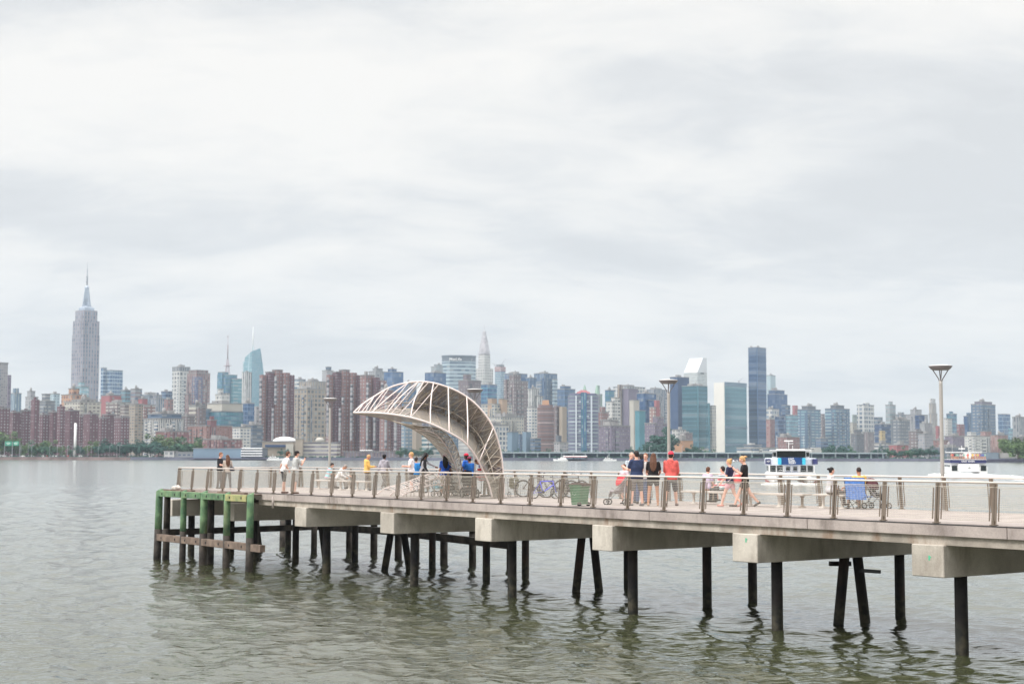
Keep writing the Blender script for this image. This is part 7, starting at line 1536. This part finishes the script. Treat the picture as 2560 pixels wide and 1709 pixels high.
# second ferry, stern towards us, crowd on the top deck
p = at(2419, 1180, 430); t = empty('ferry', (p.x, p.y, 0), R(-11)); tag(t, 'farther ferry seen from astern with a crowd on its top deck', 'ferry')
for s in (-1, 1): bm = B(); box(bm, (s * 3.9, 8, 1.0), (2.2, 24, 2.4)); bmesh.ops.bevel(bm, geom=bm.edges[:], offset=.25, segments=2, affect='EDGES'); obj('hull', bm, m_hull, t)
bm = B(); box(bm, (0, 4, 1.7), (5.6, 16, 2.2)); obj('stern', bm, m_hull, t); bm = B(); box(bm, (0, 9, 2.6), (9.6, 20, 1.0)); obj('main_cabin', bm, m_hull, t)
bm = B(); 
for s in (-1, 1): box(bm, (s * 3.9, -4.03, 1.6), (1.5, .1, 1.5)); box(bm, (s * 4.85, 8, 2.1), (.1, 17, .8))
obj('window', bm, m_gl, t)
bm = B(); box(bm, (0, 8, 3.5), (9.8, 20, .95)); up = obj('upper_band', bm, m_nv, t); bm = B(); box(bm, (0, 8, 4.02), (10.2, 20.6, .1)); obj('top_deck', bm, m_hull, t)
bm = B(); box(bm, (-.2, 9, 6.05), (9.0, 13, .22)); box(bm, (.3, 4, 5.2), (1.9, 3, 1.6)); obj('awning', bm, m_hull, t)
bm = B()
for s in (-1, 1):
    for y in (-1.5, 4, 10, 15): tube(bm, [(s * 4.1, y if y > 3 else 3, 4.0), (s * 4.1, y if y > 3 else 3, 6.0)], .07, 6)
for z in (4.55, 5.0): tube(bm, [(-4.9, 14, z), (-4.9, -1.9, z), (4.9, -1.9, z), (4.9, 14, z)], .03, 5)
obj('rail', bm, m_chrome, t); bm = B(); tube(bm, [(-.5, 10, 6.1), (-.5, 10, 8.0)], .07, 6); box(bm, (-.5, 10, 7.1), (1.8, .4, .3)); tube(bm, [(-3.2, 9, 6.1), (-3.2, 9, 8.4)], .03, 5); tube(bm, [(1.2, 9, 6.1), (1.2, 9, 8)], .03, 5); obj('radar_mast', bm, m_hull, t)
bm = B(); tube(bm, [(.1, -4.05, 1.5), (.1, -4.05, 2.1)], .05, 6); tube(bm, [(-.35, -4.05, 1.8), (.1, -4.05, 1.5), (.55, -4.05, 1.8)], .05, 6); obj('anchor_emblem', bm, m_dark, t)
text('EAST RIVER', .7, m_let, up, (0, -10.05 + 8, 3.3) if False else (0, -2.06, 3.3), (math.pi / 2, 0, 0), .02)
pc = [((226, 90, 80), 'red'), ((238, 220, 220), 'white'), ((196, 120, 150), 'pink'), ((232, 200, 90), 'yellow'), ((90, 110, 180), 'blue'), ((60, 56, 66), 'dark'), ((150, 190, 180), 'mint'), ((220, 150, 110), 'orange')]
def tiny_person(col):
    bm = B(); rcone(bm, (-.1, 0, .08), (-.1, 0, .85), .08, .1, 7); rcone(bm, (.1, 0, .08), (.1, 0, .85), .08, .1, 7); rings = [[Vector((rx * math.cos(a), ry * math.sin(a), z)) for a in [2 * math.pi * k / 8 for k in range(8)]] for z, rx, ry in ((.8, .17, .12), (1.1, .16, .12), (1.4, .22, .12), (1.48, .08, .07))]; n0 = len(bm.faces); loft(bm, rings, 1)
    for s in (-1, 1): rcone(bm, (s * .22, 0, 1.4), (s * .27, .05, 1.12), .055, .045, 6); rcone(bm, (s * .27, .05, 1.12), (s * .2, .25, 1.1), .045, .03, 6)
    ell(bm, (0, 0, 1.62), (.085, .1, .12)); ell(bm, (0, .09, 1.6), (.014, .02, .02), None, 1); return remesh(bm, 'body', .035, [skin('tan'), paint('crowd_' + col[1], *col[0], .8)], 1, lambda co: ((co[:, 2] > .82) & (co[:, 2] < 1.47) & (np.abs(co[:, 0]) < .3)).astype(float))
TP = [tiny_person(c) for c in pc]; m_th = paint('hair_dark', 50, 38, 34, .8)
bm = B(); ell(bm, (0, -.02, 1.66), (.095, .105, .1)); THM = mesh_of('hair', bm, m_th, True)
rnd = random.Random(9)
for i in range(20):
    c = rnd.randrange(8); x = -4.5 + 9.1 * i / 19 + rnd.uniform(-.1, .1); q = Matrix.Translation(t.location) @ Matrix.Rotation(R(-11), 4, 'Z') @ Vector((x, -1.6 + rnd.uniform(0, .8), 4.07)); pr = link('person', TP[c], None, q, rnd.uniform(0, 6)); tag(pr, 'tiny passenger in a %s top in the crowd on the farther ferry' % pc[c][1], 'person', 'passengers in %s tops on the farther ferry' % pc[c][1]); link('hair', THM, pr)
# wake foam
m_foam = plain('foam', rgb(236, 238, 238), .9, var=.04, scale=2, bump=.5)
def foam(name_label, poly, dens, seed):
    rnd = random.Random(seed); bm = B(); (a, b, w0, w1) = poly
    for i in range(dens):
        s = rnd.random() ** .8; c = a.lerp(b, s); w = w0 + (w1 - w0) * s; c = c + Vector((rnd.gauss(0, .35) * w * .3, rnd.gauss(0, .5) * w, 0)); r_ = rnd.uniform(.25, 1.0) * (1 - .4 * s)
        m = Matrix.Translation((c.x, c.y, .02)) @ Matrix.Diagonal((r_ * 2.0, r_ * 1.6, r_ * rnd.uniform(.25, .6), 1)); bmesh.ops.create_icosphere(bm, subdivisions=1, radius=1, matrix=m)
    tag(obj('foam', bm, m_foam, smooth=True), kind='stuff')
g = lambda x, y: onz(x, y, 0)
foam('', (g(2345, 1188), g(2600, 1198), 5, 26), 1500, 1); foam('', (g(2400, 1186), g(2500, 1190), 5, 14), 500, 3)
foam('', (g(1925, 1211), g(2040, 1212), 2.0, 2.0), 160, 2)
# small boats by the far bank
def yacht(x, D, L_, label, rz=0.0):
    p = at(x, 1146, D); t = empty('boat', (p.x, p.y, 0), rz); tag(t, label, 'boat'); bm = B(); s = L_ / 20; rings = []
    for xx, w, z in ((-10, 2.2, 1.5), (-4, 2.6, 1.6), (4, 2.4, 1.9), (8, 1.2, 2.3), (10.5, .1, 2.6)): rings.append([Vector(q) * s for q in ((xx, -w, z), (xx, w, z), (xx * .96, w * .7, -.3), (xx * .96, -w * .7, -.3))])
    loft(bm, rings); obj('hull', bm, m_hull, t); bm = B(); box(bm, Vector((-2, 0, 2.6)) * s, Vector((12, 4, 1.8)) * s); box(bm, Vector((-3, 0, 4.2)) * s, Vector((7, 3.4, 1.3)) * s); cb = obj('cabin', bm, m_hull, t); bm = B(); box(bm, Vector((-2, -2.03, 2.8)) * s, Vector((10, .05, .6)) * s); box(bm, Vector((-3, -1.73, 4.3)) * s, Vector((6, .05, .5)) * s); obj('window', bm, m_gl, cb); bm = B(); tube(bm, [Vector((-3, 0, 4.8)) * s, Vector((-3, 0, 8)) * s], .15, 5); obj('mast', bm, m_hull, t)
yacht(1524, 1360, 12, 'small white motor yacht left of the group by the stroller'); yacht(1402, 1375, 13, 'white boat moored left of the canopied ferry landing', math.pi)
yacht(688, 1376, 15, 'long white yacht moored below the domed hall'); yacht(750, 1378, 9, 'small white boat moored right of the long white yacht')

# ---------------------------------------------------------------- haze over the river
bm = B(); box(bm, (0, 2300, 274.5), (9400, 5300, 551))
hz = bpy.data.materials.new('haze'); hz.use_nodes = True; nt = hz.node_tree; nt.nodes.clear()
pv = N(nt, 'ShaderNodeVolumePrincipled'); pv.inputs['Color'].default_value = (.72, .86, 1, 1); pv.inputs['Density'].default_value = .000082; pv.inputs['Anisotropy'].default_value = .2
L(nt, pv.outputs[0], N(nt, 'ShaderNodeOutputMaterial').inputs['Volume'])
tag(obj('haze', bm, hz), kind='stuff')
